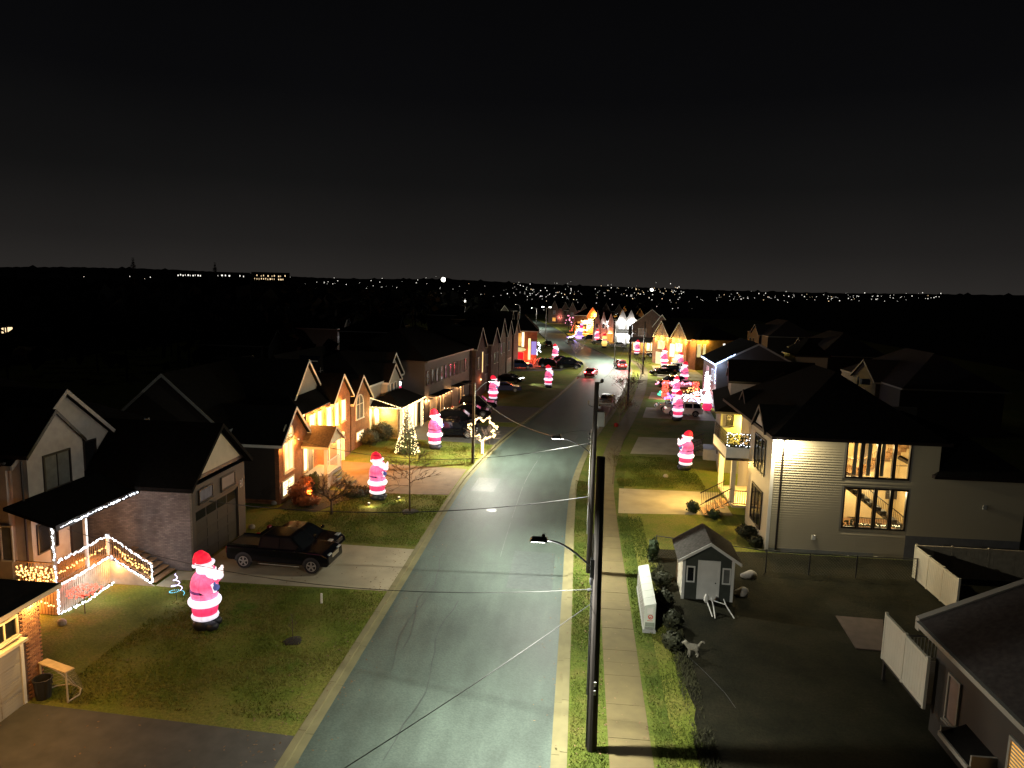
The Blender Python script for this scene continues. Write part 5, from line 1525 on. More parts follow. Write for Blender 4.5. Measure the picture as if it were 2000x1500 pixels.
def utility_pole(label, x, y, h, r0=.17, r1=.12, lean=(0, 0)):
    t = thing('utility_pole', label, 'utility pole', (x, y, 0), 0, 'wooden utility poles along the sidewalk')
    MB().tube([(0, 0, -.2), (lean[0] * .5, lean[1] * .5, h * .5), (lean[0], lean[1], h)], r0, r1, n=12).build('shaft', MT['pole'], t, smooth=False)
    return t
p1 = utility_pole('nearest thick wooden utility pole beside the sidewalk, carrying the lower street lamp', .98, 22.3, 10.15, .175, .135, (-.1, 0))
MB().box(-.3, -.15, -.1, .1, 6.15, 6.75).build('arm_bracket', MT['dark'], p1)
arm(p1, (-.2, 0, 6.4), (-1.75, -.1, 7.32))
lamp_head(p1, (-2.0, -.12, 7.3), (-1, 0, 0), 7000)
for zz_ in (2.1, 2.4):
    MB().box(-.02, .06, -.20, -.165, zz_, zz_ + .16).build('pole_tag', MT['greymetal'], p1)
MB().tube([(-.2, -.05, .1), (-.2, -.05, 6.6)], .025, n=5).tube([(-.24, -.02, 2.0), (-.24, -.02, 7.6)], .02, n=5).build('riser_cable', MT['wire'], p1)
MB().tube([(-.22, 0, 5.7), (-.36, 0, 5.66)], .05, n=6).ell((-.25, 0, 6.0), (.07, .07, .16), 8, 5).build('wire_clamp', MT['dark'], p1)
p2 = utility_pole('second wooden utility pole with a grey transformer box near its top', 1.06, 37.46, 10.55, .15, .12, (.04, 0))
MB().box(.12, .52, -.22, .22, 8.2, 9.0).build('transformer', MT['greymetal'], p2, bevel=.05)
for zz_ in (7.75, 7.5, 7.2):
    MB().tube([(-.1, 0, zz_), (-.24, 0, zz_)], .03, n=5).ell((-.26, 0, zz_), (.07, .07, .07), 8, 5).build('insulator', MT['dark'], p2)
MB().tube([(-.12, 0, 9.2), (-.36, 0, 9.3), (-.36, 0, 9.55)], .03, n=5).build('fuse_holder', MT['dark'], p2)
MB().tube([(.1, 0, 10.5), (.3, 0, 10.55)], .04, n=5).ell((.3, 0, 10.62), (.1, .1, .12), 8, 5).build('insulator', MT['dark'], p2)
MB().tube([(-.16, -.05, 2.2), (-.16, -.05, 8.0)], .03, n=5).build('conduit', MT['greymetal'], p2)
arm(p2, (-.12, 0, 6.7), (-1.75, .1, 7.4))
lamp_head(p2, (-2.0, .12, 7.4), (-1, .05, 0), 6600)
pL = thing('street_lamp', 'slim wooden street lamp post with a curved arm standing on the left lawn', 'street lamp', (-8.75, 60.0, 0))
MB().tube([(0, 0, -.2), (0, 0, 7.1)], .12, .09, n=10).build('shaft', MT['pole'], pL)
MB().tube([(.1, -.02, .1), (.1, -.02, 7.0)], .045, n=6).build('conduit', MT['steel'], pL)
arm(pL, (.05, 0, 6.2), (1.3, .7, 7.2))
lamp_head(pL, (1.5, .8, 7.2), (1, .5, 0), 8200, 170)
p4 = utility_pole('third utility pole standing in the leafy street tree on the right', 6.97, 94.7, 10.7, .15, .11)
MB().box(-.35, -.1, -.12, .12, 9.4, 10.6).build('transformer', MT['dark'], p4)
p5 = utility_pole('fourth utility pole beyond the brake lights on the right', 12.03, 130.5, 9.6, .16, .11)
arm(p5, (-.1, 0, 6.6), (-2.2, .6, 7.4)); lamp_head(p5, (-2.4, .6, 7.4), (-1, .2, 0), 11000, 176)
p6 = thing('street_lamp', 'tall lamp post with two arms at the bend of the far road', 'street lamp', (-9.0, 199, 0))
MB().tube([(0, 0, 0), (0, 0, 9.6)], .12, .08, n=8).build('shaft', MT['steel'], p6)
for s in (-1, 1):
    MB().tube([(0, 0, 9.4), (s * .8, .2, 9.75)], .04, n=5).build('lamp_arm', MT['dark'], p6)
    MB().ell((s * 1.0, .2, 9.75), (.34, .22, .14), 10, 6).build('lamp_lens', MT['led'], p6, smooth=True)
slight((0, 1, 9.6), LEDC, 6500, size=150, blend=.4, parent=p6)
for k, (x, y, pw, lab) in enumerate(((8.0, 152.5, 14000, 'street lamp over the bright bend behind the braking car'), (-15.5, 264, 15000, 'street lamp over the bright patch of the far road'), (-25, 304, 9000, 'street lamp at the far end of the road'))):
    t = thing('street_lamp', lab, 'street lamp', (x, y, 0))
    MB().tube([(0, 0, 0), (0, 0, 7.4)], .1, .07, n=8).build('shaft', MT['pole'], t)
    arm(t, (0, 0, 6.8), (-1.6, -.4, 7.5)); lamp_head(t, (-1.8, -.4, 7.5), (-1, -.2, 0), pw, 172)
p7 = utility_pole('far bare utility pole beside the pink lights', 6.0, 243, 9.4, .15, .11)
p8 = utility_pole('far utility pole with crossbars near the road end', -3.6, 262, 11, .15, .11)
for zz_ in (9.6, 8.2):
    MB().box(-1.1, 1.1, -.08, .08, zz_, zz_ + .15).build('crossbar', MT['pole'], p8)
def cable(label, a, b, sag, r=.018, mat='wire'):
    a, b = Vector(a), Vector(b)
    root_ = []
    for k in range(17):
        t = k / 16
        q = a.lerp(b, t)
        q.z -= sag * 4 * t * (1 - t)
        root_.append(q - a)
    o = MB().tube(root_, r, n=5, cap=False).build('overhead_cable', MT[mat], None, fix=False)
    o.location = a
    return tag(o, label, 'cable', 'overhead cables')
cable('thick cable from the nearest pole down to the pickup side of the stucco house', (.9, 37.4, 4.3), (-19.9, 36.2, 3.3), .75, .026)
cable('thin cable crossing the road towards the porch of the stucco house', (.75, 22.3, 5.7), (-22.9, 29.2, 4.0), 1.1, .013)
_e = gp(640, 1500, 5.3); _s = Vector((.75, 22.3, 5.2)); _e = _s + (_e - _s) * 1.8
cable('bright service cable dropping from the nearest pole across the road to the bottom left', _s, _e, .25, .012, 'wire')
cable('cable from the transformer pole across to the brick house', (.95, 37.4, 7.3), (-20.3, 47.5, 4.6), 1.3, .018)
cable('cable from the second pole along to the slim lamp post', (-.9, 37.5, 7.5), (-8.7, 60, 6.4), .6, .012)
cable('short lamp feed cable above the second street lamp', (-.95, 37.6, 7.55), (.9, 37.4, 7.9), -.12, .012)
cable('cable running from the lamp post to the terrace', (-8.7, 60, 6.9), (-16.7, 79, 6.2), .4, .014)
for zz_, nm in ((10.4, 'upper'), (7.7, 'lower')):
    cable('%s line strung from the transformer pole to the third pole' % nm, (1.1, 37.5, zz_), (6.97, 94.7, zz_ - .3), 1.0, .014)
    cable('%s line strung from the third pole to the fourth pole' % nm, (6.97, 94.7, zz_ - .3), (12.03, 130.5, zz_ - 1.0), .7, .014)

# ================================================================== INFLATABLE FIGURES
def inflatable():
    t = thing('inflatable_figure', 'x', 'inflatable figure', (0, 0, 0), 0, 'giant glowing inflatable holiday figures')
    bt = MB().ell((-.08, .26, .28), (.44, .30, .32), 16, 8).ell((-.08, -.26, .28), (.44, .30, .32), 16, 8).ell((.36, .30, .2), (.34, .24, .22), 14, 7).ell((.36, -.30, .2), (.34, .24, .22), 14, 7)
    bt.build('boots', MT['sboot'], t, smooth=True)
    # one closed shell: lower hem, trousers, fur band, coat, belt, chest
    def sec(name, prof, mat): return MB().lathe(prof, 24, (0, 0, 0), 1.0, .95).build(name, MT[mat], t, smooth=True)
    sec('lower_hem', [(.50, .48), (.60, .54), (.63, .62), (.60, .70), (.54, .74)], 'swhite')
    sec('lower_coat', [(.55, .72), (.58, .85), (.60, 1.0), (.58, 1.12), (.55, 1.16)], 'sred')
    sec('fur_band', [(.55, 1.12), (.70, 1.17), (.76, 1.28), (.75, 1.38), (.67, 1.47), (.55, 1.50)], 'swhite')
    sec('coat', [(.60, 1.46), (.62, 1.58), (.62, 1.70), (.60, 1.76)], 'sred')
    sec('belt', [(.60, 1.75), (.635, 1.77), (.635, 1.88), (.60, 1.90)], 'sbelt')
    MB().lathe([(.60, 1.88), (.63, 2.0), (.61, 2.2), (.54, 2.42), (.40, 2.6), (.25, 2.68)], 24, (0, 0, 0), 1, .98).build('chest', MT['sred'], t, smooth=True)
    MB().box(.60, .66, -.12, .12, 1.73, 1.92).build('buckle', MT['sdark'], t)
    MB().ell((.0, -.605, 1.825), (.06, .03, .06), 8, 5).build('belt_rivet', MT['sdark'], t)
    for s in (-1, 1):
        a = [(-.05, s * .48, 2.36), (.05, s * .64, 2.14), (.28, s * .62, 1.98), (.52, s * .44, 2.02 if s < 0 else 2.2)]
        ar = MB()
        for q0, q1, r0, r1 in ((a[0], a[1], .22, .22), (a[1], a[2], .22, .20), (a[2], a[3], .2, .17)):
            ar.tube([q0, q1], r0, r1, n=12)
            ar.ell(q1, (r1, r1, r1), 12, 7)
        arm_ = ar.build('arm', MT['sred'], t, smooth=True)
        if s < 0:
            MB().ell((.56, s * .42, 2.04), (.19, .21, .21), 14, 8).build('cuff', MT['swhite'], arm_, smooth=True)
            m = MB().ell((.66, s * .46, 2.08), (.17, .19, .15), 14, 8).ell((.62, s * .50, 2.24), (.06, .06, .12), 8, 6)
            m.build('mitten', MT['smitt'], arm_, smooth=True)
        else:
            MB().ell((.58, s * .42, 2.28), (.2, .2, .17), 14, 8).build('cuff', MT['swhite'], arm_, smooth=True)
            m = MB().ell((.66, s * .36, 2.5), (.13, .15, .19), 14, 8)
            for k in range(4):
                m.tube([(.68 + .02 * k, s * (.26 + .07 * k), 2.6), (.72, s * (.24 + .085 * k), 2.80 - .03 * abs(k - 1))], .04, .03, n=7)
            m.tube([(.62, s * .22, 2.5), (.62, s * .1, 2.62)], .045, .035, n=7)
            m.build('hand', MT['sskin'], arm_, smooth=True)
    MB().ell((.02, 0, 2.78), (.36, .38, .34), 18, 10).build('hair', MT['swhite'], t, smooth=True)
    fc = MB().ell((.20, 0, 2.86), (.24, .27, .24), 16, 9).build('face', MT['sskin'], t, smooth=True)
    MB().ell((.46, 0, 2.84), (.08, .075, .07), 10, 6).build('nose', MT['sred'], fc, smooth=True)
    MB().ell((.415, .10, 2.94), (.03, .035, .045), 8, 6).ell((.415, -.10, 2.94), (.03, .035, .045), 8, 6).build('eyes', MT['sdark'], fc, smooth=True)
    MB().ell((.30, 0, 2.56), (.30, .38, .32), 18, 10).ell((.40, 0, 2.42), (.24, .28, .28), 16, 8).ell((.44, .12, 2.73), (.1, .16, .07), 10, 6).ell((.44, -.12, 2.73), (.1, .16, .07), 10, 6).build('beard', MT['swhite'], t, smooth=True)
    hp = MB()
    pts = [(.02, 0, 3.02), (-.02, 0, 3.2), (-.12, 0, 3.36), (-.27, 0, 3.38), (-.38, 0, 3.22), (-.42, 0, 3.02)]
    rr_ = [.37, .34, .26, .17, .12, .08]
    for q0, q1, r0, r1 in zip(pts[:-1], pts[1:], rr_[:-1], rr_[1:]):
        hp.tube([q0, q1], r0, r1, n=16); hp.ell(q1, (r1, r1, r1), 14, 7)
    h = hp.build('hat', MT['shat'], t, smooth=True)
    MB().ell((-.43, 0, 2.92), (.11, .11, .11), 10, 6).build('pompom', MT['swhite'], h, smooth=True)
    br = MB()
    ring = [(.05 + .38 * cos(k * pi / 9), .38 * sin(k * pi / 9), 3.03 + .05 * cos(k * pi / 9)) for k in range(19)]
    br.tube(ring, .085, n=8)
    br.build('hat_brim', MT['swhite'], h, smooth=True)
    # guy cords
    MB().tube([(-.3, .5, 1.4), (-1.0, 1.3, 0)], .008, n=4).tube([(-.3, -.5, 1.4), (-1.0, -1.3, 0)], .008, n=4).build('guy_cords', MT['wire'], t)
    return t
FIG = [
    ((-16.1, 28.6), 12, 1.0, 'nearest bearded inflatable figure on the lawn by the pickup, one blue mitten at its chest'),
    ((-13.95, 48.5), 4, 1.0, 'inflatable figure on the lawn before the orange lit brick house'),
    ((-13.1, 64.8), 2, 1.05, 'inflatable figure beside the cone shaped tree wrapped in lights'),
    ((-11.0, 93.2), -10, 1.0, 'inflatable figure behind the slim lamp post on the left'),
    ((-4.3, 108.8), -5, 1.0, 'inflatable figure alone on the dark lawn near the kerb, left of the road'),
    ((-4.6, 147.8), 0, 1.0, 'far inflatable figure standing beside the parked dark cars on the left'),
    ((-11.6, 172), 0, 1.1, 'small far inflatable figure glowing white beside the red lit house'),
    ((9.7, 61.3), 186, 1.0, 'nearest inflatable figure on the right, on the lawn past the grey siding house'),
    ((12.2, 84.8), 188, 1.0, 'inflatable figure in front of the white car on the right'),
    ((14.3, 102.4), 190, .9, 'inflatable figure just behind the white car, between red light columns'),
    ((17.9, 119.5), 190, 1.06, 'inflatable figure in front of the parked silver cars on the right'),
    ((19.9, 138.6), 190, .97, 'inflatable figure beside the white parked suv by the yellow terrace'),
    ((17.3, 142.6), 185, 1.12, 'broad inflatable figure before the lit windows of the yellow terrace'),
    ((13.9, 168.0), 185, 1.04, 'far inflatable figure by the porch of the brown gable house'),
    ((5.4, 204), 185, 1.0, 'far small inflatable figure with a red hat near the pinkish house'),
]
f0 = inflatable()
for i, ((x, y), a, s, lab) in enumerate(FIG):
    o = f0 if i == 0 else copy_tree(f0)
    o.location = (x, y, 0.0)
    o.rotation_euler = (RND.uniform(-.02, .02), RND.uniform(-.02, .02), radians(a))
    o.scale = (s * .93, -s * .93 if i in (2, 4, 7, 9, 11, 13) else s * .93, s * (1.0, .97, 1.02, 1.0, .98, 1.03)[i % 6])
    o['label'] = lab
# a soft pool of light round the nearer figures
for (x, y), a, s, lab in FIG[:11]:
    pass
def small_inflatable(label, x, y, parts):
    t = thing('lawn_inflatable', label, 'lawn decoration', (x, y, 0))
    for nm, c, r, m in parts:
        MB().ell(c, r, 12, 7).build(nm, MT[m], t, smooth=True)
    return t
small_inflatable('yellow glowing lawn figure near the pinkish house', 6.9, 185, [('feet', (0, 0, .3), (.7, .6, .35), 'sboot'), ('body', (0, 0, 1.3), (.75, .7, .95), 'syel'), ('scarf', (0, 0, 2.1), (.55, .5, .3), 'sred'), ('head', (0, 0, 2.75), (.6, .55, .6), 'syel'), ('hat', (0, 0, 3.4), (.45, .4, .35), 'shat')])
small_inflatable('tall purple lit lawn figure with a white head beside the far road', .6, 216, [('base', (0, 0, .5), (1.4, 1.0, .5), 'bpurple'), ('body', (0, 0, 1.7), (.9, .8, .9), 'lilac'), ('chest', (.2, 0, 2.7), (.8, .7, .7), 'swhite'), ('head', (.4, 0, 3.7), (.6, .55, .6), 'sred'), ('hat', (.5, 0, 4.4), (.5, .5, .5), 'swhite')])
for x, y, lab in ((-1.6, 214.5, 'row of violet and white lights along the verge below the purple lit figure'),):
    string_lights(lab, [[(x - 1.5, y, .5), (x + 1.2, y + .2, .7), (x + 4.6, y + .6, .6)], [(x + .2, y, .9), (x + 1.6, y, 1.6)]], 'bpurple', .4, .16, .12, light=[((x + 1, y - .6, 1.2), (.5, .35, 1), 120)])
    string_lights('white lights around the feet of the purple lit figure', [[(x - 1.2, y - .3, .5), (x + .6, y, .8), (x + 1.2, y - .2, 2.4), (x + 2.0, y - .2, 3.2)]], 'bwhite', .35, .17, .15)
for x, y, lab in ((12.7, 102.0, 'red lit candy column at the road end of the driveway'), (16.9, 101.5, 'red lit candy column close to the blue light house')):
    t = thing('light_column', lab, 'light column', (x, y, 0))
    MB().tube([(0, 0, 0), (0, 0, 2.6)], .05, n=6).build('stake', MT['dark'], t)
    b = MB()
    for k in range(90):
        b.octa((.34 * cos(k * .7) + RND.uniform(-.15, .15), .34 * sin(k * .7), .15 + 2.5 * k / 90), RND.uniform(.07, .12))
    b.build('bulbs', MT['bred'], t, kind='stuff')
    plight((0, -.5, 1.4), (1, .1, .06), 45, t, .2)
def blob_lights(label, pts, bulb, r, light=None):
    return string_lights(label, pts, bulb, .22, r, .14, light=light)
blob_lights('green light cluster at the road end of the driveway behind the white suv', [[(11.7, 100.4, .7), (12.0, 100.4, 1.1)]], 'bgreen', .2, [((11.9, 99.8, 1), (.1, 1, .5), 25)])
blob_lights('purple lights low on the ground behind the white suv', [[(12.5, 99.6, .5), (13.8, 99.6, .6)], [(12.8, 99.6, .9), (13.4, 99.6, .9)]], 'bpurple', .16, [((13, 99, .8), (.5, .3, 1), 30)])
blob_lights('pink and white lights in front of the silver cars on the right', [[(13.6, 112.4, .9), (15.6, 112.2, 1.0)], [(16.4, 112.2, 1.0), (18.2, 112, 1.0)], [(12.6, 112.6, .8), (13.2, 112.6, .9)]], 'bpink', .18, [((15.5, 111.4, 1), (1, .2, .3), 60)])
blob_lights('long row of white lights over the hedge right of the nearest white suv', [[(14.9, 99.0, 1.0), (17.6, 98.6, 1.15)], [(14.9, 99.0, .7), (17.6, 98.6, .8)], [(16.2, 98.8, 1.5), (17.4, 98.7, 1.7)]], 'bwhite', .15, [((16, 98, 1.3), (1, .9, .9), 60)])
blob_lights('blue lights low along the hedge right of the nearest white suv', [[(15.0, 98.4, .35), (17.4, 98.0, .4)]], 'bblue', .14, [((16, 97.6, .6), (.3, .4, 1), 30)])
blob_lights('orange lights on the little trellis behind the white suv', [[(15.4, 101.5, 1.3), (17.0, 101.2, 1.3)], [(16.0, 101.4, 1.8), (17.2, 101.2, 1.7)]], 'bamber', .1)
string_lights('tall column of cool lights beside the porch of the dark house', [[(17.2, 94.9, 4.9), (17.3, 94.9, .3)], [(17.45, 94.8, 4.4), (17.5, 94.8, .3)], [(17.0, 94.9, 4.7), (17.0, 94.9, 2.4)], [(16.8, 94.4, 1.5), (17.6, 94.4, 1.5)]], 'bwhite', .14, .11, .1, light=[((16.8, 93.9, 2.4), (.98, .92, 1), 110)])
small_inflatable('low red and white lit figure against the porch beside the blue light house', 17.1, 93.2, [('base', (0, 0, .5), (.65, .6, .6), 'sred'), ('body', (0, 0, 1.3), (.6, .5, .55), 'swhite'), ('head', (0, 0, 1.95), (.45, .4, .45), 'swhite')])
string_lights('small pink lights scattered near the far road end', [[(-5.0, 281.5, 1.8), (-1.8, 281.2, 4.4)], [(-1.0, 280.8, 3.2), (2.0, 280.4, 4.6)], [(-4.0, 262.5, 5.2), (-2.7, 262.2, 3.0)], [(-2.6, 236, 4.6), (-2.0, 236, 2.6)]], 'bpink', .7, .26, .5)
string_lights('red lights scattered over the fronts by the blazing orange house', [[(-2.4, 234, 1.2), (-1.2, 234, 3.2)], [(6.6, 204.4, 2.0), (7.6, 204.2, 3.2)], [(5.6, 205.2, 3.4), (6.2, 205.2, 1.4)]], 'bred', .4, .2, .25, light=[((7, 203, 2), (1, .15, .05), 80)])
for (x, y), c in (((-16.1, 28.6), 12), ((-13.9, 48.5), 10), ((9.7, 61.3), 12)):
    pass

# ================================================================== VEHICLES
def wheel(root, x, y, r, s):
    w = MB()
    prof = [(r * .62, -.11), (r * .94, -.11), (r, -.07), (r, .07), (r * .94, .11), (r * .62, .11)]
    base = len(w.v)
    w.lathe(prof, 20)
    for i in range(base, len(w.v)):
        vx, vy, vz = w.v[i]
        w.v[i] = (x + vx, y + vz, r + vy)
    o = w.build('wheel', MT['rubber'], root, smooth=False)
    rm_ = MB()
    yy = y + s * .115
    for k in range(5):
        a = 2 * pi * k / 5 + .3
        da = .2
        p = [(x + r * .1 * cos(a + q), yy, r + r * .1 * sin(a + q)) for q in (-1.2, 1.2)] + [(x + r * .62 * cos(a + q), yy, r + r * .62 * sin(a + q)) for q in (da, -da)]
        rm_.quad(*p)
    n = 16
    for k in range(n):
        a, b = 2 * pi * k / n, 2 * pi * (k + 1) / n
        rm_.quad(*[(x + rr * cos(t), yy - s * .004, r + rr * sin(t)) for rr, t in ((r * .56, a), (r * .66, a), (r * .66, b), (r * .56, b))])
    rm_.build('rim', MT['rim'], o, fix=False)
KIND = {
    # belt profile (x,z), cabin profile (x,z), wheel radius, width, wheel x
    'suv': ([(-2.3, .45), (-2.32, .75), (-2.25, 1.02), (1.05, 1.05), (2.05, .95), (2.32, .75), (2.34, .42), (2.2, .3), (-2.2, .3)], [(-2.22, 1.02), (-2.0, 1.62), (-1.7, 1.72), (.1, 1.70), (.45, 1.62), (1.12, 1.05)], .36, .92, (-1.42, 1.42)),
    'sedan': ([(-2.35, .45), (-2.38, .7), (-2.3, .92), (-1.5, .96), (1.0, .95), (2.1, .82), (2.36, .62), (2.36, .4), (2.2, .26), (-2.2, .26)], [(-1.75, .95), (-1.0, 1.38), (-.6, 1.44), (.15, 1.42), (.4, 1.36), (1.15, .93)], .33, .88, (-1.42, 1.42)),
    'pickup': ([(-2.9, .55), (-2.92, .9), (-2.9, 1.22), (-1.02, 1.22), (1.3, 1.22), (2.55, 1.16), (2.9, 1.0), (2.94, .6), (2.8, .42), (-2.8, .45)], [(-1.12, 1.2), (-1.0, 1.82), (-.8, 1.92), (.55, 1.91), (.75, 1.86), (1.45, 1.2)], .42, .98, (-1.9, 1.95)),
}
def car(kind, paint, label, loc, ang, tail=False, head=False, cat=None, sc=1.0, rails=False):
    belt, cab, wr, hw, wx = KIND[kind]
    t = thing('parked_car' if kind != 'pickup' else 'pickup_truck', label, cat or ('pickup truck' if kind == 'pickup' else 'car'), (loc[0], loc[1], .016 if len(loc) < 3 else loc[2]), radians(ang), 'cars on the street and driveways')
    t.scale = (sc, sc, sc)
    bd = MB()
    n = len(belt)
    # body: side profile with rounded shoulders (three rings)
    rings = [(-hw, .94), (-hw * .93, 1.0), (hw * .93, 1.0), (hw, .94)]
    zc = .7
    base = len(bd.v)
    for y, k in rings:
        for (x, z) in belt:
            bd.v.append((x * (1 if k == 1 else .985), y, zc + (z - zc) * (1 if k == 1 else .9)))
    for i in range(3):
        for j in range(n):
            q = (j + 1) % n
            bd.f.append((base + i * n + j, base + i * n + q, base + (i + 1) * n + q, base + (i + 1) * n + j))
    bd.f.append(tuple(base + j for j in range(n))); bd.f.append(tuple(base + 3 * n + j for j in range(n))[::-1])
    m = len(cab)
    base = len(bd.v)
    for s in (-1, 1):
        for (x, z) in cab:
            f = (z - cab[0][1]) / (cab[2][1] - cab[0][1])
            bd.v.append((x, s * hw * (.93 - .17 * max(0, f)), z - .02))
    for j in range(m - 1):
        bd.f.append((base + j, base + j + 1, base + m + j + 1, base + m + j))
    bd.f.append(tuple(base + j for j in range(m))); bd.f.append(tuple(base + m + j for j in range(m))[::-1])
    body = bd.build('body', MT[paint], t, bevel=.03)
    if kind == 'pickup':
        MB().box(-2.8, -1.2, -hw * .82, hw * .82, 1.225, 1.235).build('bed_floor', MT['dark'], body)
        for s in (-1, 1):
            MB().box(-2.85, -1.15, s * hw * .86 - .04, s * hw * .86 + .04, 1.225, 1.30).build('bed_rail', MT[paint], body)
    # glass: windscreen, rear screen, side windows
    def gl(pts, name): MB().quad(*pts).build(name, MT['carglass'], body, fix=False)
    def cy(x, z, extra=.012):
        f = (z - cab[0][1]) / (cab[2][1] - cab[0][1])
        return hw * (.93 - .17 * max(0, f)) + extra
    (fx0, fz0), (fx1, fz1) = cab[-1], cab[-2]
    def lerp(a, b, k): return a + (b - a) * k
    A, B = (lerp(fx0, fx1, .1), lerp(fz0, fz1, .1)), (lerp(fx0, fx1, .93), lerp(fz0, fz1, .93))
    gl([(A[0] + .02, -cy(*A) + .1, A[1]), (A[0] + .02, cy(*A) - .1, A[1]), (B[0] + .02, cy(*B) - .08, B[1]), (B[0] + .02, -cy(*B) + .08, B[1])], 'windscreen')
    (rx0, rz0), (rx1, rz1) = cab[0], cab[1]
    A, B = (lerp(rx0, rx1, .15), lerp(rz0, rz1, .15)), (lerp(rx0, rx1, .92), lerp(rz0, rz1, .92))
    gl([(A[0] - .02, -cy(*A) + .12, A[1]), (A[0] - .02, cy(*A) - .12, A[1]), (B[0] - .02, cy(*B) - .1, B[1]), (B[0] - .02, -cy(*B) + .1, B[1])], 'rear_window')
    zb, zt = cab[0][1] + .06, cab[2][1] - .12
    def xr(z): return lerp(cab[0][0], cab[1][0], (z - cab[0][1]) / (cab[1][1] - cab[0][1])) + .12
    def xf(z): return lerp(cab[-1][0], cab[-2][0], (z - cab[-1][1]) / (cab[-2][1] - cab[-1][1])) - .14
    nwin = 3 if kind == 'suv' else 2
    for s in (-1, 1):
        for k in range(nwin):
            a0_, a1_ = k / nwin + .015, (k + 1) / nwin - .015
            b0_, b1_ = lerp(xr(zb), xf(zb), a0_), lerp(xr(zb), xf(zb), a1_)
            c0_, c1_ = lerp(xr(zt), xf(zt), a0_), lerp(xr(zt), xf(zt), a1_)
            if k < nwin - 1: c1_ = b1_
            if k > 0: c0_ = b0_
            gl([(b0_, s * cy(b0_, zb), zb), (b1_, s * cy(b1_, zb), zb), (c1_, s * cy(c1_, zt), zt), (c0_, s * cy(c0_, zt), zt)], 'side_window')
            MB().box(b1_ - .3, b1_ - .14, s * hw * .985 - .012, s * hw * .985 + .018, zb - .14, zb - .10).build('door_handle', MT['chrome'], body)
        for x in wx:
            ar = MB()
            for q in range(12):
                a, b = pi * q / 12, pi * (q + 1) / 12
                ar.quad(*[(x + rr * cos(tt), s * (hw + .004), wr + rr * sin(tt)) for rr, tt in ((wr * .9, a), (wr * 1.2, a), (wr * 1.2, b), (wr * .9, b))])
            ar.build('wheel_arch', MT['dark'], body, fix=False)
            wheel(t, x, s * (hw - .1), wr, s)
        MB().box(xf(zb) - .05, xf(zb) + .12, s * (hw + .02), s * (hw + .22), zb - .02, zb + .14).build('mirror', MT[paint], body, bevel=.02)
        hx = belt[5][0] if kind != 'pickup' else 2.86
        MB().box(hx - .22, hx + .02, s * hw * .62 - .17, s * hw * .62 + .24, .72 if kind != 'pickup' else .86, .86 if kind != 'pickup' else 1.06).build('headlight', MT['headlit' if head else 'headl'], t, bevel=.02)
        bx = belt[0][0]
        MB().box(bx - .04, bx + .14, s * hw * .78 - .16, s * hw * .78 + .14, .78, 1.0 if kind != 'pickup' else 1.15).build('tail_light', MT['taillit' if tail else 'taild'], t, bevel=.02)
        if tail:
            slight((bx - .12, s * hw * .7, .9), (1, .06, .09), (900 if paint == 'redcar' and loc[0] > 5 else 90), aim=(-1, 0, -.35), size=150, blend=.6, parent=t, r=.08)
        if head:
            slight((belt[6][0] + .05, s * hw * .6, .78), (1, .97, .92), 900, aim=(1, 0, -.12), size=60, blend=.7, parent=t, r=.05)
        if rails:
            MB().tube([(-1.8, s * .62, 1.76), (.2, s * .62, 1.75)], .02, n=5).build('roof_rail', MT['chrome'], body)
    gx = belt[6][0]
    MB().box(gx - .06, gx + .02, -hw * .45, hw * .45, .6, .8 if kind != 'pickup' else 1.04).build('grille', MT['chrome' if kind == 'pickup' else 'dark'], t, bevel=.015)
    MB().box(gx - .1, gx + .05, -hw * .9, hw * .9, .42, .54 if kind != 'pickup' else .6).build('bumper', MT['chrome' if kind == 'pickup' else paint], t, bevel=.03)
    MB().box(belt[0][0] - .03, belt[0][0] + .02, -.26, .26, .62, .74).build('number_plate', MT['white'], t)
    if kind == 'pickup':
        for s in (-1, 1):
            MB().box(-1.0, 1.3, s * (hw + .02) - .05, s * (hw + .02) + .05, .36, .42).build('running_board', MT['chrome'], t)
    return t
car('pickup', 'black', 'black crew cab pickup with chrome grille parked on the near driveway', (-15.55, 36.0), -3)
car('sedan', 'black', 'black low car parked behind the pickup, mostly hidden', (-15.6, 38.4), -3)
car('suv', 'black', 'black car with glossy roof on the dark driveway by the second shrub', (-12.2, 70.6), 5)
car('sedan', 'black', 'dark car second in the driveway row left of the lit bare tree', (-12.6, 73.8), 5)
car('suv', 'black', 'dark suv third in the driveway row behind the inflatable figure', (-12.8, 77.0, .016), 5, rails=True)
car('sedan', 'black', 'dark car before the wall lamps of the brown terrace', (-12.3, 82.5), 5)
car('suv', 'black', 'dark car farthest along the terrace driveways', (-12.2, 87.6), 5)
car('sedan', 'bluecar', 'dark blue car behind the figure on the terrace lawn', (-10.4, 103), 10)
car('sedan', 'black', 'dark car with two bright headlights near the turret house', (-10.6, 113), -20, head=True)
car('suv', 'bluecar', 'blue car parked below the red garage', (-10.6, 133.0), 6)
car('suv', 'black', 'long dark car before the red lights of the brick house', (-5.2, 136.6), 6)
car('suv', 'black', 'dark suv nearest the kerb in the red lit driveway', (-1.6, 135.2), 8, rails=True)
car('suv', 'black', 'dark suv with its side windows catching light, second in the red lit driveway', (-1.2, 140.0), 8, rails=True)
car('sedan', 'black', 'dark saloon behind the two suvs of the red lit driveway', (-3.2, 146), 8)
car('suv', 'black', 'dark suv on the left kerb of the far road', (-7.6, 182), 100, rails=True)
car('sedan', 'silver', 'pale car driving in the far road', (-2.2, 196), 100)
car('sedan', 'redcar', 'dark car with a lit red tail at the left kerb', (2.55, 125.2), 80, tail=True)
car('suv', 'redcar', 'red car braking in the road with its rear glowing red', (8.45, 139.4), 97, tail=True)
car('sedan', 'silver', 'silver car parked against the right kerb by the street trees', (4.2, 94.5), 261)
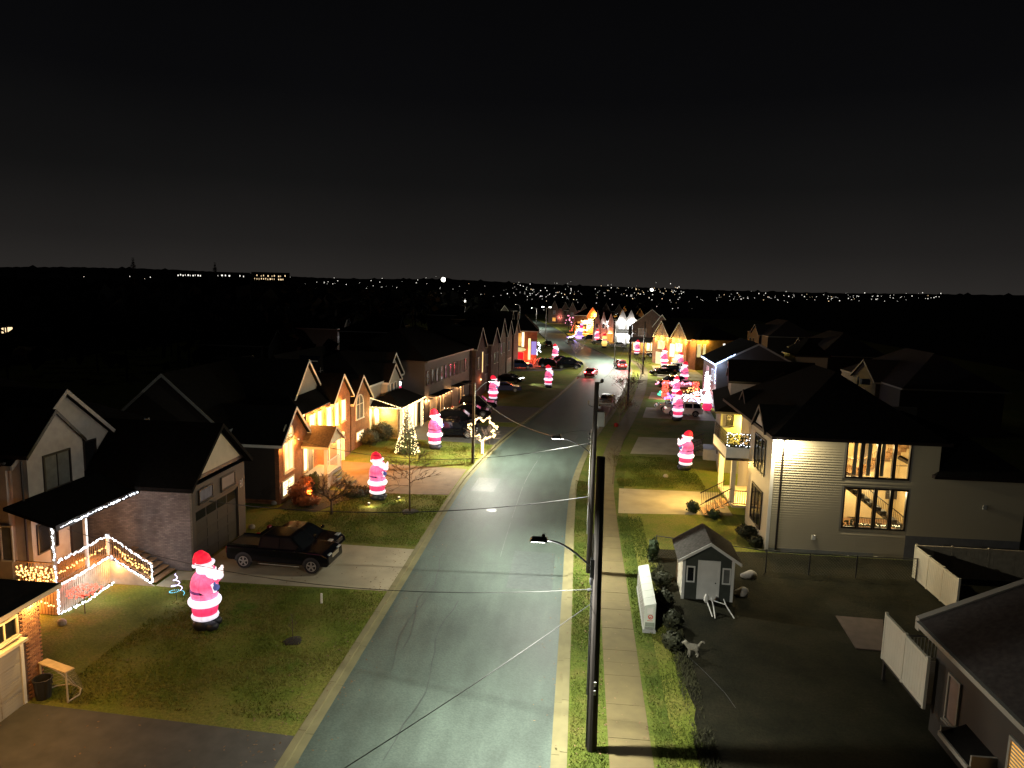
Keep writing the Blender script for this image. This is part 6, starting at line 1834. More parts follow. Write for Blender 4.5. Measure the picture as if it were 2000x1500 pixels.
car('suv', 'carwhite', 'white suv on the driveway behind the inflatable figure', (13.3, 88.6), 182)
car('sedan', 'carwhite', 'pale car half hidden behind the white suv', (12.6, 91.6), 182)
car('suv', 'carwhite', 'white suv with a dark window parked by the yellow terrace', (18.4, 137), 184, rails=True)
car('sedan', 'silver', 'silver car at the right of the driveway near the blue light house', (17.0, 113.5), 184)
car('suv', 'black', 'dark car nearest in the driveway before the yellow terrace', (15.2, 115.6), 184)
car('sedan', 'black', 'dark car with a bright headlamp in the driveway before the yellow terrace', (15.5, 129.5), 184)
car('suv', 'black', 'dark car by the kerb of the yellow terrace', (16.6, 132.6), 184)
car('suv', 'black', 'long dark car before the porch of the brown gable house', (18.2, 164.5), 172)
car('sedan', 'silver', 'pale car before the white lit house', (10.6, 189), 170)
car('sedan', 'silver', 'pale saloon beside the yellow lawn figure', (6.0, 197), 165)
car('suv', 'black', 'dark car before the blazing orange house', (3.6, 212), 160)

# ================================================================== TREES AND PLANTS
def bare_tree(label, x, y, h, spread, seed, trunk_h=.3, r=.07, levels=4, bark='bark', ring=False, fan=3, up=.5, name='bare_tree', th=.008):
    rr = random.Random(seed)
    t = thing(name, label, 'tree', (x, y, 0), rr.uniform(0, 6))
    tr, br = MB(), MB()
    tips = []
    if trunk_h < .6:
        tr.tube([(0, 0, -.05), (rr.uniform(-.04, .04), rr.uniform(-.04, .04), h * trunk_h)], r, r * .75, n=8)
        heads = [(Vector((0, 0, h * trunk_h)), None)]
    else:
        tr.tube([(0, 0, -.05), (.02, .03, h * .5), (0, .05, h)], r, r * .3, n=8)
    def grow(p, d, L, rad, lv):
        q = p + d * L
        mid = p.lerp(q, .5) + Vector((rr.uniform(-1, 1), rr.uniform(-1, 1), rr.uniform(-.3, .8))) * L * .07
        br.tube([p, mid, q], rad, rad * .65, n=5 if lv > 1 else 4, cap=False)
        if lv == 0:
            tips.append(q)
            return
        for k in range(fan if lv > 1 else 3):
            nd = (d + Vector((rr.uniform(-1, 1), rr.uniform(-1, 1), rr.uniform(-.45, .75))) * .75).normalized()
            grow(p.lerp(q, rr.uniform(.55, 1)), nd, L * rr.uniform(.55, .8), max(rad * .6, th * .6), lv - 1)
    if trunk_h < .6:
        nb_ = 6
        for k in range(nb_):
            a = 2 * pi * k / nb_ + rr.uniform(-.4, .4)
            d = Vector((cos(a) * spread, sin(a) * spread, up + rr.uniform(0, .6))).normalized()
            grow(Vector((0, 0, h * trunk_h * rr.uniform(.85, 1))), d, h * .27, r * .5, levels - 1)
    else:
        for k in range(17):
            z = h * (.32 + .62 * k / 17)
            a = k * 2.4 + rr.uniform(-.3, .3)
            d = Vector((cos(a) * spread, sin(a) * spread, up + rr.uniform(-.1, .3))).normalized()
            grow(Vector((0, 0.03, z)), d, h * .2 * (1.15 - .75 * k / 17), r * .3, levels - 2)
    tr.build('trunk', MT[bark], t, smooth=True)
    br.build('branches', MT[bark], t, fix=False)
    if ring:
        mr = MB().lathe([(.62 if h > 2 else .42, .0), (.5 if h > 2 else .34, .04), (.3 if h > 2 else .2, .06), (.05, .07)], 26); mr.v = [(vx * (1 + .16 * sin(5 * vy + seed) + rr.uniform(-.1, .1)), vy * (1 + .14 * sin(6 * vx) + rr.uniform(-.1, .1)), vz) for vx, vy, vz in mr.v]; mr.build('mulch_ring', MT['mulch'], t, smooth=True)
    return t, tips
bare_tree('spreading bare tree lit orange on the lawn before the brick house', -16.0, 44.7, 3.5, 1.0, 5, .28, .09, 5, up=.35, th=.016)
bare_tree('slender bare tree in a dark mulch ring beside the second figure', -11.0, 46.1, 5.1, 1.0, 8, .9, .06, 5, ring=True, up=.25, th=.016)
bare_tree('tiny leafless sapling in a mulch ring on the near lawn', -11.8, 28.0, 1.3, .5, 12, .9, .016, 3, ring=True, up=.6, name='sapling')
bare_tree('bare sapling by the sidewalk beside the poles', 3.2, 55.6, 3.0, .8, 15, .9, .025, 4, up=.6, name='sapling')
bare_tree('bare street tree on the left verge before the red lit driveway', -.3, 152, 5.5, 1, 22, .3, .06, 4, up=.8)
bare_tree('bare tree beside the far double lamp', -12.0, 188, 7, 1, 23, .3, .09, 4, up=.8)
bare_tree('thin bare tree near the braking car', 10.4, 146, 4.5, .8, 24, .9, .04, 4, up=.6)
bare_tree('bare shrub tree against the lawn behind the lit bare tree', -8.2, 67.5, 2.4, .7, 26, .2, .04, 4, up=.9)
def leafy_tree(label, x, y, h, rad, seed, n=900, leaf='leaf', zc=.62):
    t, tips = bare_tree(label, x, y, h, .9, seed, .35, .05, 4, up=.9, name='street_tree')
    rr = random.Random(seed)
    lf = MB()
    for k in range(n):
        q = rr.choice(tips) if rr.random() < .85 else Vector((rr.gauss(0, rad * .5), rr.gauss(0, rad * .5), h * zc + rr.gauss(0, h * .16)))
        p = q + Vector((rr.gauss(0, .16), rr.gauss(0, .16), rr.gauss(0, .16)))
        a, b = Vector((rr.gauss(0, 1), rr.gauss(0, 1), rr.gauss(0, 1))).normalized() * .07, Vector((rr.gauss(0, 1), rr.gauss(0, 1), rr.gauss(0, 1))).normalized() * .05
        lf.quad(p - a, p + b, p + a, p - b)
    lf.build('crown', MT[leaf], t, fix=False)
    return t
leafy_tree('street tree with brown leaves beside the silver car, nearer of two', 5.1, 80.0, 4.0, 1.2, 31)
leafy_tree('street tree with sparse brown leaves around the third pole', 6.7, 92.5, 5.2, 1.6, 32, 1300)
leafy_tree('thin leafy street tree by the fourth utility pole', 11.2, 124.5, 4.6, 1.1, 33, 500)
def shrub(label, x, y, rx, rz_, n, leaf, seed, name='shrub', cat='shrub', lz=.07, z0=0.0):
    rr = random.Random(seed)
    t = thing(name, label, cat, (x, y, z0))
    MB().tube([(0, 0, -.05), (0, 0, rz_ * .8)], .04, n=5).build('stem', MT['bark'], t)
    lf = MB()
    for k in range(n):
        v = Vector((rr.gauss(0, 1), rr.gauss(0, 1), rr.gauss(0, 1))).normalized()
        k_ = rr.uniform(.58, 1.0) + .10 * sin(v.x * 6 + v.z * 5 + seed) + .08 * sin(v.y * 11 - v.z * 9 + seed * 2)
        p = Vector((v.x * rx * k_, v.y * rx * k_, rz_ + v.z * rz_ * k_))
        a = v.cross(Vector((rr.gauss(0, 1), rr.gauss(0, 1), 1))).normalized() * lz
        b = (v * rr.uniform(.2, 1) + a.normalized().cross(v)).normalized() * lz
        lf.quad(p - a, p + b, p + a, p - b)
    lf.build('foliage', MT[leaf], t, fix=False)
    return t
shrub('rounded clipped shrub in front of the arched window house, lower one', -19.5, 65.0, 1.15, .78, 2600, 'hedge', 41)
shrub('rounded clipped shrub nearest the lit brick porch wall', -18.8, 67.1, 1.15, .95, 2600, 'hedge', 42)
shrub('reddish bush glowing under the cellar window of the brick house', -19.3, 47.3, .85, .62, 1500, 'rust', 43)
shrub('low reddish hedge along the front of the brick house', -18.4, 46.4, .95, .3, 1200, 'rust', 44)
shrub('leafy orange bush by the corner of the brick house', -19.4, 48.7, .6, .7, 900, 'rust', 45)
shrub('upright evergreen bush at the porch steps of the brick house', -19.0, 49.4, .40, .75, 1100, 'green', 46)
shrub('dark low hedge between the driveway and the orange lit lawn', -15.8, 49.2, 1.2, .25, 1500, 'hedge', 47)
shrub('bushy evergreen by the concrete drive right of the sidewalk', 8.5, 49.2, .5, .42, 800, 'green', 48)
shrub('small round bush at the foot of the lit porch steps', 9.7, 48.0, .42, .34, 700, 'green', 49)
shrub('dark bush against the corner of the grey siding house', 11.1, 44.5, .7, .42, 900, 'hedge', 50)
shrub('dark bush beside the tall windows corner', 11.3, 43.0, .5, .36, 700, 'hedge', 51)
shrub('narrow dark evergreen behind the mailboxes', 4.75, 39.6, .32, .7, 700, 'green', 52)
for i, (x, y) in enumerate(((4.7, 33.8), (4.85, 31.6), (4.6, 29.5), (4.9, 36.2))):
    shrub('dark straggly bush on the fence line %s' % ('behind the mailboxes', 'level with the mailbox end', 'beside the dog', 'between shed and mailboxes')[i], x, y, .5, .42, 700, 'hedge', 60 + i)
# mulch bed
MB().prism([(-20, 45.2), (-17.2, 44.9), (-16.2, 47.6), (-15.0, 49.0), (-16.4, 49.9), (-19.4, 50.2), (-20.1, 50.0)], 'z', -.02, .03).build('planting_bed', MT['mulch'], None)
tag(bpy.data.objects['planting_bed'], 'dark mulch bed curving along the front of the brick house', 'planting bed')
# cone tree in lights
t = thing('evergreen_tree', 'cone shaped evergreen wound with warm white lights on the lawn', 'tree', (-15.2, 62.7, 0))
MB().tube([(0, 0, 0), (0, 0, 3.9)], .07, .02, n=6).build('trunk', MT['bark'], t)
rr = random.Random(77); lf = MB(); bl_ = MB()
for k in range(5200):
    z = 4.3 * (1 - sqrt(rr.random())); R = 1.12 * (1 - z / 4.4) * rr.uniform(.55, 1.0); a = rr.uniform(0, 6.283)
    p = Vector((R * cos(a), R * sin(a), z + .12)); o_ = Vector((cos(a), sin(a), rr.uniform(-.5, .2))) * .12
    s_ = Vector((-sin(a), cos(a), 0)) * .035
    lf.quad(p - s_, p + s_, p + o_)
lf.build('crown', MT['green'], t, fix=False)
t2 = thing('string_lights', 'warm white lights wound round the cone shaped evergreen', 'string lights', (-15.2, 62.7, 0), 0, 'strings of festive lights')
for k in range(230):
    z = 4.2 * (1 - sqrt(rr.random())); R = 1.12 * (1 - z / 4.4) + .05; a = rr.choice((rr.uniform(-2.9, -1.9), rr.uniform(-1.0, -.0), rr.uniform(0, 6.28)))
    bl_.octa((R * cos(a), R * sin(a), z + .12), .045)
bl_.build('bulbs', MT['bwarm'], t2, kind='stuff')
plight((.4, -1.6, 1.6), (1, .75, .35), 60, t2, .3)
# bare tree outlined in lights
tt, tips = bare_tree('small bare tree with its trunk and crown outlined in warm white lights', -8.35, 63.4, 3.4, 1.3, 91, .36, .07, 4, up=.55)
t2 = thing('string_lights', 'warm white lights tracing the trunk and crown of the small bare tree', 'string lights', (-8.35, 63.4, 0), 0, 'strings of festive lights')
bl_ = MB()
for k in range(110):
    a = k * 1.1
    bl_.octa((.1 * cos(a), .1 * sin(a), .08 + 1.3 * k / 110), .04)
prev = None
for k in range(250):
    a = 2 * pi * k / 250
    R = 1.05 + .16 * sin(a * 7) + .1 * sin(a * 11 + 1)
    bl_.octa((R * cos(a) * 1.08 + rr.uniform(-.04, .04), rr.uniform(-.5, .5), 2.42 + R * .9 * sin(a) + rr.uniform(-.04, .04)), rr.uniform(.045, .065))
bl_.build('bulbs', MT['bwarm'], t2, kind='stuff')
plight((.1, -.6, 1.2), (1, .8, .45), 50, t2, .3)
# spiral light tree and red light bush
t = thing('light_spiral', 'knee high spiral tree of violet white lights beside the nearest figure', 'light decoration', (-18.9, 31.05, 0))
MB().tube([(0, 0, 0), (0, 0, 1.35)], .012, n=5).build('stake', MT['dark'], t)
b1, b2 = MB(), MB()
for k in range(90):
    a, f = k * .26, k / 90
    (b1 if k > 22 else b2).octa((.36 * (1 - f) * cos(a), .36 * (1 - f) * sin(a), .28 + 1.05 * f), .026)
b1.build('bulbs', MT['bpurple'] if False else EM('lavender_bulb', (.72, .62, 1), 4.0), t, kind='stuff'); b2.build('lower_bulbs', EM('teal_bulb', (.2, .75, .9), 2.0), t, kind='stuff')
plight((.1, -.3, .6), (.7, .6, 1), 4, t, .1)
t = thing('light_bush', 'umbrella shaped little tree covered in red lights before the lit porch', 'light decoration', (-22.2, 29.1, 0))
MB().tube([(0, 0, 0), (0, 0, .95)], .02, n=6).build('stem', MT['bark'], t)
br = MB(); b1 = MB()
for k in range(120):
    a, R = rr.uniform(0, 6.28), .78 * sqrt(rr.random())
    p = (R * cos(a), R * sin(a), 1.02 + .22 * (1 - R) + rr.uniform(-.1, .1))
    b1.octa(p, .042)
    if k % 4 == 0: br.tube([(0, 0, .8), p], .008, n=4, cap=False)
br.build('branches', MT['bark'], t, fix=False); b1.build('bulbs', MT['bred'], t, kind='stuff')
plight((0, -.2, 1.4), (1, .15, .08), 9, t, .2)
# dark evergreens on the horizon and a mass of woodland
def conifer(label, x, y, h, r, seed, n=900):
    rr = random.Random(seed)
    t = thing('pine_tree', label, 'tree', (x, y, -.3))
    MB().tube([(0, 0, 0), (0, 0, h * .95)], h * .02, h * .004, n=6).build('trunk', MT['bark'], t)
    lf = MB()
    for k in range(n):
        f = rr.random() ** .7
        z = h * (.12 + .86 * f)
        R = r * (1 - f) * (.75 + .35 * sin(z * 3.2)) + .15
        a = rr.uniform(0, 6.28)
        p = Vector((R * rr.uniform(.3, .8) * cos(a), R * rr.uniform(.3, .8) * sin(a), z))
        o_ = Vector((cos(a), sin(a), -.25)) * R * .5
        s_ = Vector((-sin(a), cos(a), 0)) * h * .018
        lf.quad(p - s_, p + s_, p + o_)
    lf.build('crown', MT['hill'], t, fix=False)
for i, (u, d, h, lab) in enumerate(((262, 190, 20.5, 'dark evergreen rising above the skyline, nearer the left edge'), (421, 210, 20.5, 'dark evergreen rising above the skyline before the far lit buildings'), (30, 230, 17, 'dark treetop at the left end of the skyline'), (215, 240, 17, 'dark low treetop left of the skyline evergreen'))):
    q = ray(u, 560); k = d / hypot(q.x, q.y)
    conifer(lab, q.x * k, q.y * k, h, h * .2, 100 + i)
wd = MB(); rr = random.Random(5)
for k in range(9000):
    x = rr.uniform(-330, -46); y = rr.uniform(90, 420)
    if x > -58 and y < 110: continue
    z = rr.uniform(2, 12.5); s_ = rr.uniform(.8, 2.4)
    a = Vector((rr.gauss(0, 1), rr.gauss(0, 1), rr.gauss(0, .6))).normalized() * s_
    b = Vector((rr.gauss(0, 1), rr.gauss(0, 1), rr.gauss(0, 1))).normalized() * s_
    p = Vector((x, y, z)); wd.quad(p - a, p + b, p + a, p - b)
for k in range(700):
    x = rr.uniform(-330, -46); y = rr.uniform(90, 420)
    if x > -58 and y < 110: continue
    wd.tube([(x, y, -.3), (x, y, rr.uniform(8, 12))], .2, .08, n=4, cap=False)
tag(wd.build('woodland', MT['hill'], None, fix=False), 'dark mass of woodland behind the left row of houses', 'woodland', kind='stuff')

# ================================================================== YARD THINGS, RIGHT SIDE
t = thing('garden_shed', 'small dark green garden shed with a white door and grey shingle roof', 'shed', (5.7, 34.85, 0), -.03)
wl_ = MB(); wl_.box(0, 2.5, 0, .06, 0, 2.2); wl_.prism([(0, 2.2), (2.5, 2.2), (1.25, 3.0)], 'y', 0, .06); wl_.build('front_wall', M('shed_green', (.045, .05, .04), .8, .15, 3), t)
MB().box(0, .06, .061, 2.5, 0, 2.2).box(2.44, 2.5, .061, 2.5, 0, 2.2).box(.061, 2.439, 2.44, 2.5, 0, 2.2).prism([(.0, 2.2), (2.5, 2.2), (1.25, 3.0)], 'y', 2.44, 2.5).build('side_wall', MT['paleside'], t)
for x0, x1 in ((-.02, .12), (2.38, 2.52)):
    MB().box(x0, x1, -.03, -.002, 0, 2.15).build('corner_trim', MT['white'], t)
k = .8 / 1.25
for s in (0, 1):
    f = MB()
    pr = [(-.3, 2.2 - .3 * k + .06), (1.25, 3.06), (1.25, 3.12), (-.3, 2.2 - .3 * k + .12)]
    if s: pr = [(2.5 - a, b) for a, b in pr]
    ro = MB().prism(pr, 'y', -.3, 2.75).build('roof', MT['roofg'], t)
    sh = MB()
    for j in range(11):
        f0_, f1_ = j / 11, (j + 1) / 11
        for q in range(14):
            yy0, yy1 = -.3 + 3.05 * q / 14 + .01, -.3 + 3.05 * (q + 1) / 14 - .012
            e0, e1 = -.3 + 1.55 * f0_, -.3 + 1.55 * f1_
            z0_, z1_ = 2.2 - .3 * k + .12 + .94 * f0_ * 1.05 + .022, 2.2 - .3 * k + .12 + .94 * f1_ * 1.05 + .006
            if s: e0, e1 = 2.5 - e0, 2.5 - e1
            dz = RND.uniform(0, .008)
            sh.quad((e0, yy0, z0_ + dz), (e0, yy1, z0_ + dz), (e1, yy1, z1_), (e1, yy0, z1_)); sh.quad((e0, yy0, z0_ + dz), (e0, yy1, z0_ + dz), (e0, yy1, z0_ - .02), (e0, yy0, z0_ - .02))
    sh.build('shingles', MT['roofg'], ro, kind='stuff', fix=False)
    fb = [(-.3, 2.2 - .3 * k - .02), (1.25, 2.97), (1.25, 3.13), (-.3, 2.2 - .3 * k + .14)]
    if s: fb = [(2.5 - a, b) for a, b in fb]
    if s: fb[1] = (1.252, 2.97); fb[2] = (1.252, 3.13)
    MB().prism(fb, 'y', -.34, -.302).build('barge_board', MT['white'], ro)
door(t, 'F', 0, .82, .06, .92, 1.95, 'white', 'white')
win(t, 'F', 0, .24, .98, .3, .72, 'white', 'pane', 1, 1, .06, False); win(t, 'F', 0, 2.0, .98, .3, .72, 'white', 'curtain', 1, 1, .06, False)
# community mailboxes
t = thing('community_mailbox', 'long white row of community mailboxes with a red emblem on its end', 'mailbox', (3.46, 30.95, 0), -.02)
for j in range(6):
    y0 = .0 + .78 * j
    u = MB().hexa([(0, y0, .16), (.52, y0, .16), (.52, y0 + .77, .16), (0, y0 + .77, .16), (0, y0, 1.28), (.52, y0, 1.42), (.52, y0 + .77, 1.42), (0, y0 + .77, 1.28)]).build('mailbox_unit', MT['boxgrey'], t, bevel=.02)
    dd = MB()
    for r_ in range(5):
        for c_ in range(2):
            dd.box(-.012, -.001, y0 + .06 + .33 * c_, y0 + .36 + .33 * c_, .24 + .2 * r_, .41 + .2 * r_)
    dd.build('mailbox_doors', MT['greymetal'], u)
MB().box(-.03, .55, -.06, 4.74, .0, .15).build('plinth', MT['greymetal'], t)
MB().box(.05, .49, -.012, -.001, .3, 1.22).build('end_panel', MT['boxgrey'], t)
MB().box(.13, .4, -.02, -.013, .92, 1.18).build('notice_panel', MT['white'], t)
em = MB()
for j in range(20):
    a, b = 2 * pi * j / 20, 2 * pi * (j + 1) / 20
    em.quad(*[(.29 + r_ * cos(q), -.016, .76 + r_ * sin(q)) for r_, q in ((.075, a), (.115, a), (.115, b), (.075, b))])
em.quad((.22, -.017, .74), (.33, -.017, .80), (.345, -.017, .77), (.24, -.017, .71)); em.quad((.24, -.017, .70), (.335, -.017, .75), (.345, -.017, .73), (.25, -.017, .68))
em.build('emblem', MT['postred'], t, fix=False)
em = MB()
for j in range(5):
    em.box(.15 + .05 * j, .185 + .05 * j, -.02, -.013, .57, .60)
em.build('emblem_text', MT['postred'], t)
MB().box(.06, .48, -.018, -.013, .3, .5).build('lower_panel', MT['boxpanel'], t)
for zz_ in (.2, .25):
    MB().box(.05, .49, -.018, -.004, zz_, zz_ + .02).build('vent_slot', MT['dark'], t)
# chain link fence
t = thing('chain_link_fence', 'dark chain link fence running behind the shed and along the grey house', 'fence', (5.0, 40.4, 0))
ln = [(0, 0), (2.4, -.6), (5.9, -1.4), (8.2, -1.5), (10.7, -1.5), (13.9, -1.4)]
for (x, y) in ln:
    MB().tube([(x, y, 0), (x, y, 1.3)], .035, n=6).build('post', MT['dark'], t)
MB().tube([(x, y, 1.26) for x, y in ln], .028, n=6).build('top_rail', MT['dark'], t)
nw = MB()
for (xa, ya), (xb, yb) in zip(ln[:-1], ln[1:]):
    L = hypot(xb - xa, yb - ya); n = int(L / .16)
    for j in range(-7, n):
        for sgn in (0, 1):
            f0_, f1_ = max(j / n, 0), min((j + 7) / n, 1)
            if f1_ <= f0_: continue
            zA, zB = .05 + 1.15 * ((f0_ * n - j) / 7), .05 + 1.15 * ((f1_ * n - j) / 7)
            if sgn: zA, zB = 1.25 - zA, 1.25 - zB
            nw.tube([(xa + (xb - xa) * f0_, ya + (yb - ya) * f0_, zA), (xa + (xb - xa) * f1_, ya + (yb - ya) * f1_, zB)], .004, n=3, cap=False)
nw.build('wire_mesh', MT['dark'], t, kind='stuff', fix=False)
# white privacy panels
def panel_fence(label, x, y, rz, n, w, h, z0, mat, dark_under=False):
    t = thing('privacy_fence', label, 'fence', (x, y, 0), rz, 'vinyl privacy panels')
    for j in range(n):
        p = MB().box(w * j + .06, w * (j + 1) - .06, -.03, .03, z0 + .08, z0 + h - .08).build('panel', MT[mat], t)
        for q in range(8):
            a0_ = w * j + .07 + (w - .14) * q / 8
            MB().box(a0_ + .006, a0_ + (w - .14) / 8 - .006, -.042, -.031, z0 + .12, z0 + h - .12).build('board', MT[mat], p)
        MB().box(w * j + .05, w * (j + 1) - .05, -.05, .05, z0 + h - .08, z0 + h).build('rail', MT[mat], t)
        MB().box(w * j + .05, w * (j + 1) - .05, -.05, .05, z0, z0 + .08).build('rail', MT[mat], t)
    for j in range(n + 1):
        MB().box(w * j - .05, w * j + .05, -.05, .05, 0 if z0 < .3 else z0 - .06, z0 + h + .06).build('post', MT[mat], t)
    return t
panel_fence('white privacy panel on the raised deck of the dark near house', 12.72, 28.2, -pi / 2, 2, 1.72, 1.85, 1.0, 'vinyl')
panel_fence('pale privacy panels on the far side of the yard', 19.0, 39.5, -pi / 2, 3, 1.5, 1.75, .05, 'vinyl')
panel_fence('tan board fence along the back by the grey house', 19.1, 39.7, 0, 4, 1.9, 1.75, .05, 'palewood')
t = thing('deck', 'raised wooden deck behind the white privacy panel', 'deck', (12.8, 25.05, 0))
for j in range(20):
    MB().box(.0, 3.0, .01 + .16 * j, .16 + .16 * j, .93, .97).build('plank', MT['greydoor'], t)
MB().box(.0, 3.0, 3.22, 3.3, .75, .92).box(0, .06, .02, 3.2, .75, .92).build('beam', MT['darkbrown'], t)
for xx, yy in ((.05, 3.2), (2.9, 3.2), (2.9, .1)):
    MB().box(xx - .05, xx + .05, yy - .05, yy + .05, 0, .75).build('post', MT['darkbrown'], t)
railing(t, (.1, 3.2, .97), (2.9, 3.2, .97), 1.0, 'white')
# odds and ends
t = thing('sledge_frame', 'white tubular frame lying tipped on the ground in front of the shed', 'garden frame', (7.2, 33.4, 0))
MB().tube([(-.55, .25, .75), (-.45, .1, .45), (-.3, -.5, .05)], .03, n=6).tube([(-.3, .1, .75), (-.2, -.1, .4), (-.2, -.62, .03)], .03, n=6).build('leg', MT['white'], t)
MB().tube([(-.45, .2, .62), (.35, -.05, .5)], .025, n=6).build('crossbar', MT['white'], t)
MB().tube([(.3, .12, .7), (.4, -.05, .45), (.72, -.5, .03)], .03, n=6).build('leg', MT['white'], t)
MB().ell((-.5, .22, .62), (.12, .1, .25), 8, 5).build('float', MT['white'], t, smooth=True)
for x, y, r_, lab in ((9.75, 38.0, .42, 'pale boulder by the fence right of the shed'), (8.85, 35.7, .36, 'half buried boulder close to the shed corner')):
    b = MB().ell((0, 0, .14), (r_, r_ * .6, .26), 12, 7)
    b.v = [(vx * (1 + .18 * sin(9 * vy + 4 * vz)), vy * (1 + .15 * sin(8 * vx)), vz * (1 + .2 * sin(7 * vx + 5 * vy))) for vx, vy, vz in b.v]
    o = b.build('boulder', MT['rock'], None, smooth=True); o.location = (x, y, 0); tag(o, lab, 'rock')
o = MB().lathe([(.22, 0), (.25, .05), (.24, .3), (.12, .42), (.04, .45)], 12).build('fire_hydrant', MT['redcar'], None); o.location = (4.68, 79.6, 0)
tag(o, 'short red hydrant stub at the foot of the nearer street tree', 'hydrant')
o = MB().lathe([(.38, 0), (.38, .012), (.33, .02), (.05, .022)], 22).build('manhole_cover', MT['manhole'], None); gq = gp(960, 997, -.1); o.location = (gq.x, gq.y, -.097)
tag(o, 'round iron manhole cover in the road', 'manhole cover')
o = MB().box(-.04, .04, -.03, .03, 0, .5).build('marker_stake', MT['white'], None); gq = gp(628, 1178); o.location = (gq.x, gq.y, 0)
tag(o, 'small white marker stake in the near lawn', 'stake')
for u, v, lab in ((1300, 932, 'small pale stump on the lawn behind the concrete drive'), (121, 1220, 'pale stone at the dark corner below the lit porch'), (535, 985, 'pale stone at the foot of the brick house corner'), (492, 1032, 'pale slab beside the garage corner')):
    b = MB().ell((0, 0, .1), (.22, .17, .18), 10, 6); o = b.build('garden_stone', MT['rock'], None); gq = gp(u, v); o.location = (gq.x, gq.y, 0); tag(o, lab, 'stone')
# hockey goal, bin
t = thing('hockey_goal', 'white tubed street hockey goal on the edge of the near driveway', 'hockey goal', (-18.75, 22.75, 0), -.32)
for s in (-.72, .72):
    MB().tube([(s, 0, 0), (s, 0, 1.2)], .035, n=8).build('goal_post', MT['palewood'], t)
    MB().tube([(s, 0, .03), (s * .9, .5, .03), (s * .45, .78, .03), (0, .82, .03)], .03, n=6).build('base_bar', MT['palewood'], t)
    MB().tube([(s * .6, .0, 1.2), (s * .25, .45, .62), (s * .1, .8, .04)], .02, n=6).build('back_bar', MT['palewood'], t)
MB().box(-.76, .76, -.06, .3, 1.18, 1.22).build('top_board', MT['orangewood'], t)
nw = MB()
for j in range(15):
    x = -.7 + 1.4 * j / 14
    nw.tube([(x, .28, 1.18), (x * .8, .62, .5), (x * .7, .78, .04)], .004, n=3, cap=False)
for j in range(8):
    zz_ = 1.1 - .14 * j; yy = .3 + .06 * j
    nw.tube([(-.7, yy * .3, zz_), (-.66 + .02 * j, yy, zz_), (.66 - .02 * j, yy, zz_), (.7, yy * .3, zz_)], .004, n=3, cap=False)
nw.build('goal_net', MT['net'], t, fix=False)
t = thing('trash_bin', 'dark open plastic bin between the brick corner and the goal', 'bin', (-19.15, 22.7, 0))
MB().lathe([(.24, 0), (.31, .72), (.34, .74), (.34, .78), (.29, .78), (.28, .7), (.22, .06)], 16).build('tub', MT['dark'], t)
MB().tube([(-.36, 0, .7), (-.4, 0, .6)], .02, n=5).tube([(.36, 0, .7), (.4, 0, .6)], .02, n=5).build('handle', MT['dark'], t)
# dog
def skin_body(name, pts, edges, radii, mat, parent, sub=2):
    me = bpy.data.meshes.new(name); me.from_pydata(pts, edges, []); me.materials.append(mat)
    o = bpy.data.objects.new(name, me); COL.objects.link(o); o.parent = parent
    md = o.modifiers.new('skin', 'SKIN'); md.use_smooth_shade = True
    sv = me.skin_vertices[0].data
    for i, r_ in enumerate(radii):
        sv[i].radius = (r_, r_)
    sv[0].use_root = True
    s_ = o.modifiers.new('subsurf', 'SUBSURF'); s_.levels = sub; s_.render_levels = sub
    return o
t = thing('dog', 'small pale curly dog with a raised curled tail standing by the bushes', 'dog', (5.42, 29.1, 0), .12)
P_ = [(.12, 0, .43), (-.05, 0, .42), (-.2, 0, .44), (-.3, 0, .52), (-.35, 0, .62), (-.45, 0, .63), (-.54, 0, .59), (.2, 0, .46), (.25, 0, .58), (.33, 0, .66), (.42, 0, .64), (.45, 0, .57),
      (-.2, .08, .34), (-.19, .09, .18), (-.2, .09, .03), (-.25, .09, .015), (-.2, -.08, .34), (-.19, -.09, .18), (-.2, -.09, .03), (-.25, -.09, .015),
      (.12, .09, .34), (.08, .09, .24), (.17, .09, .15), (.15, .09, .03), (.1, .09, .015), (.12, -.09, .34), (.08, -.09, .24), (.17, -.09, .15), (.15, -.09, .03), (.1, -.09, .015), (-.37, .07, .70), (-.37, -.07, .70)]
E_ = [(0, 1), (1, 2), (2, 3), (3, 4), (4, 5), (5, 6), (0, 7), (7, 8), (8, 9), (9, 10), (10, 11), (2, 12), (12, 13), (13, 14), (14, 15), (2, 16), (16, 17), (17, 18), (18, 19), (0, 20), (20, 21), (21, 22), (22, 23), (23, 24), (0, 25), (25, 26), (26, 27), (27, 28), (28, 29), (4, 30), (4, 31)]
R_ = [.135, .145, .15, .10, .10, .06, .035, .07, .04, .045, .05, .04, .06, .042, .038, .035, .06, .042, .038, .035, .075, .05, .04, .038, .034, .075, .05, .04, .038, .034, .035, .035]
skin_body('body', P_, E_, R_, MT['dog'], t)
MB().ell((-.575, 0, .60), (.02, .025, .02), 8, 5).build('nose', MT['sdark'], t)
o = MB().tube([(0, 0, .02), (.5, -1.2, .02), (1.0, -2.6, .02), (1.2, -3.6, .02)], .012, n=4).tube([(0, 0, .02), (-.25, 1.3, .02), (-.4, 2.4, .02)], .012, n=4).build('dog_leash', MT['dark'], None); o.location = (5.2, 29.0, 0)
tag(o, 'thin pale cord lying in the yard under the dog', 'cord')

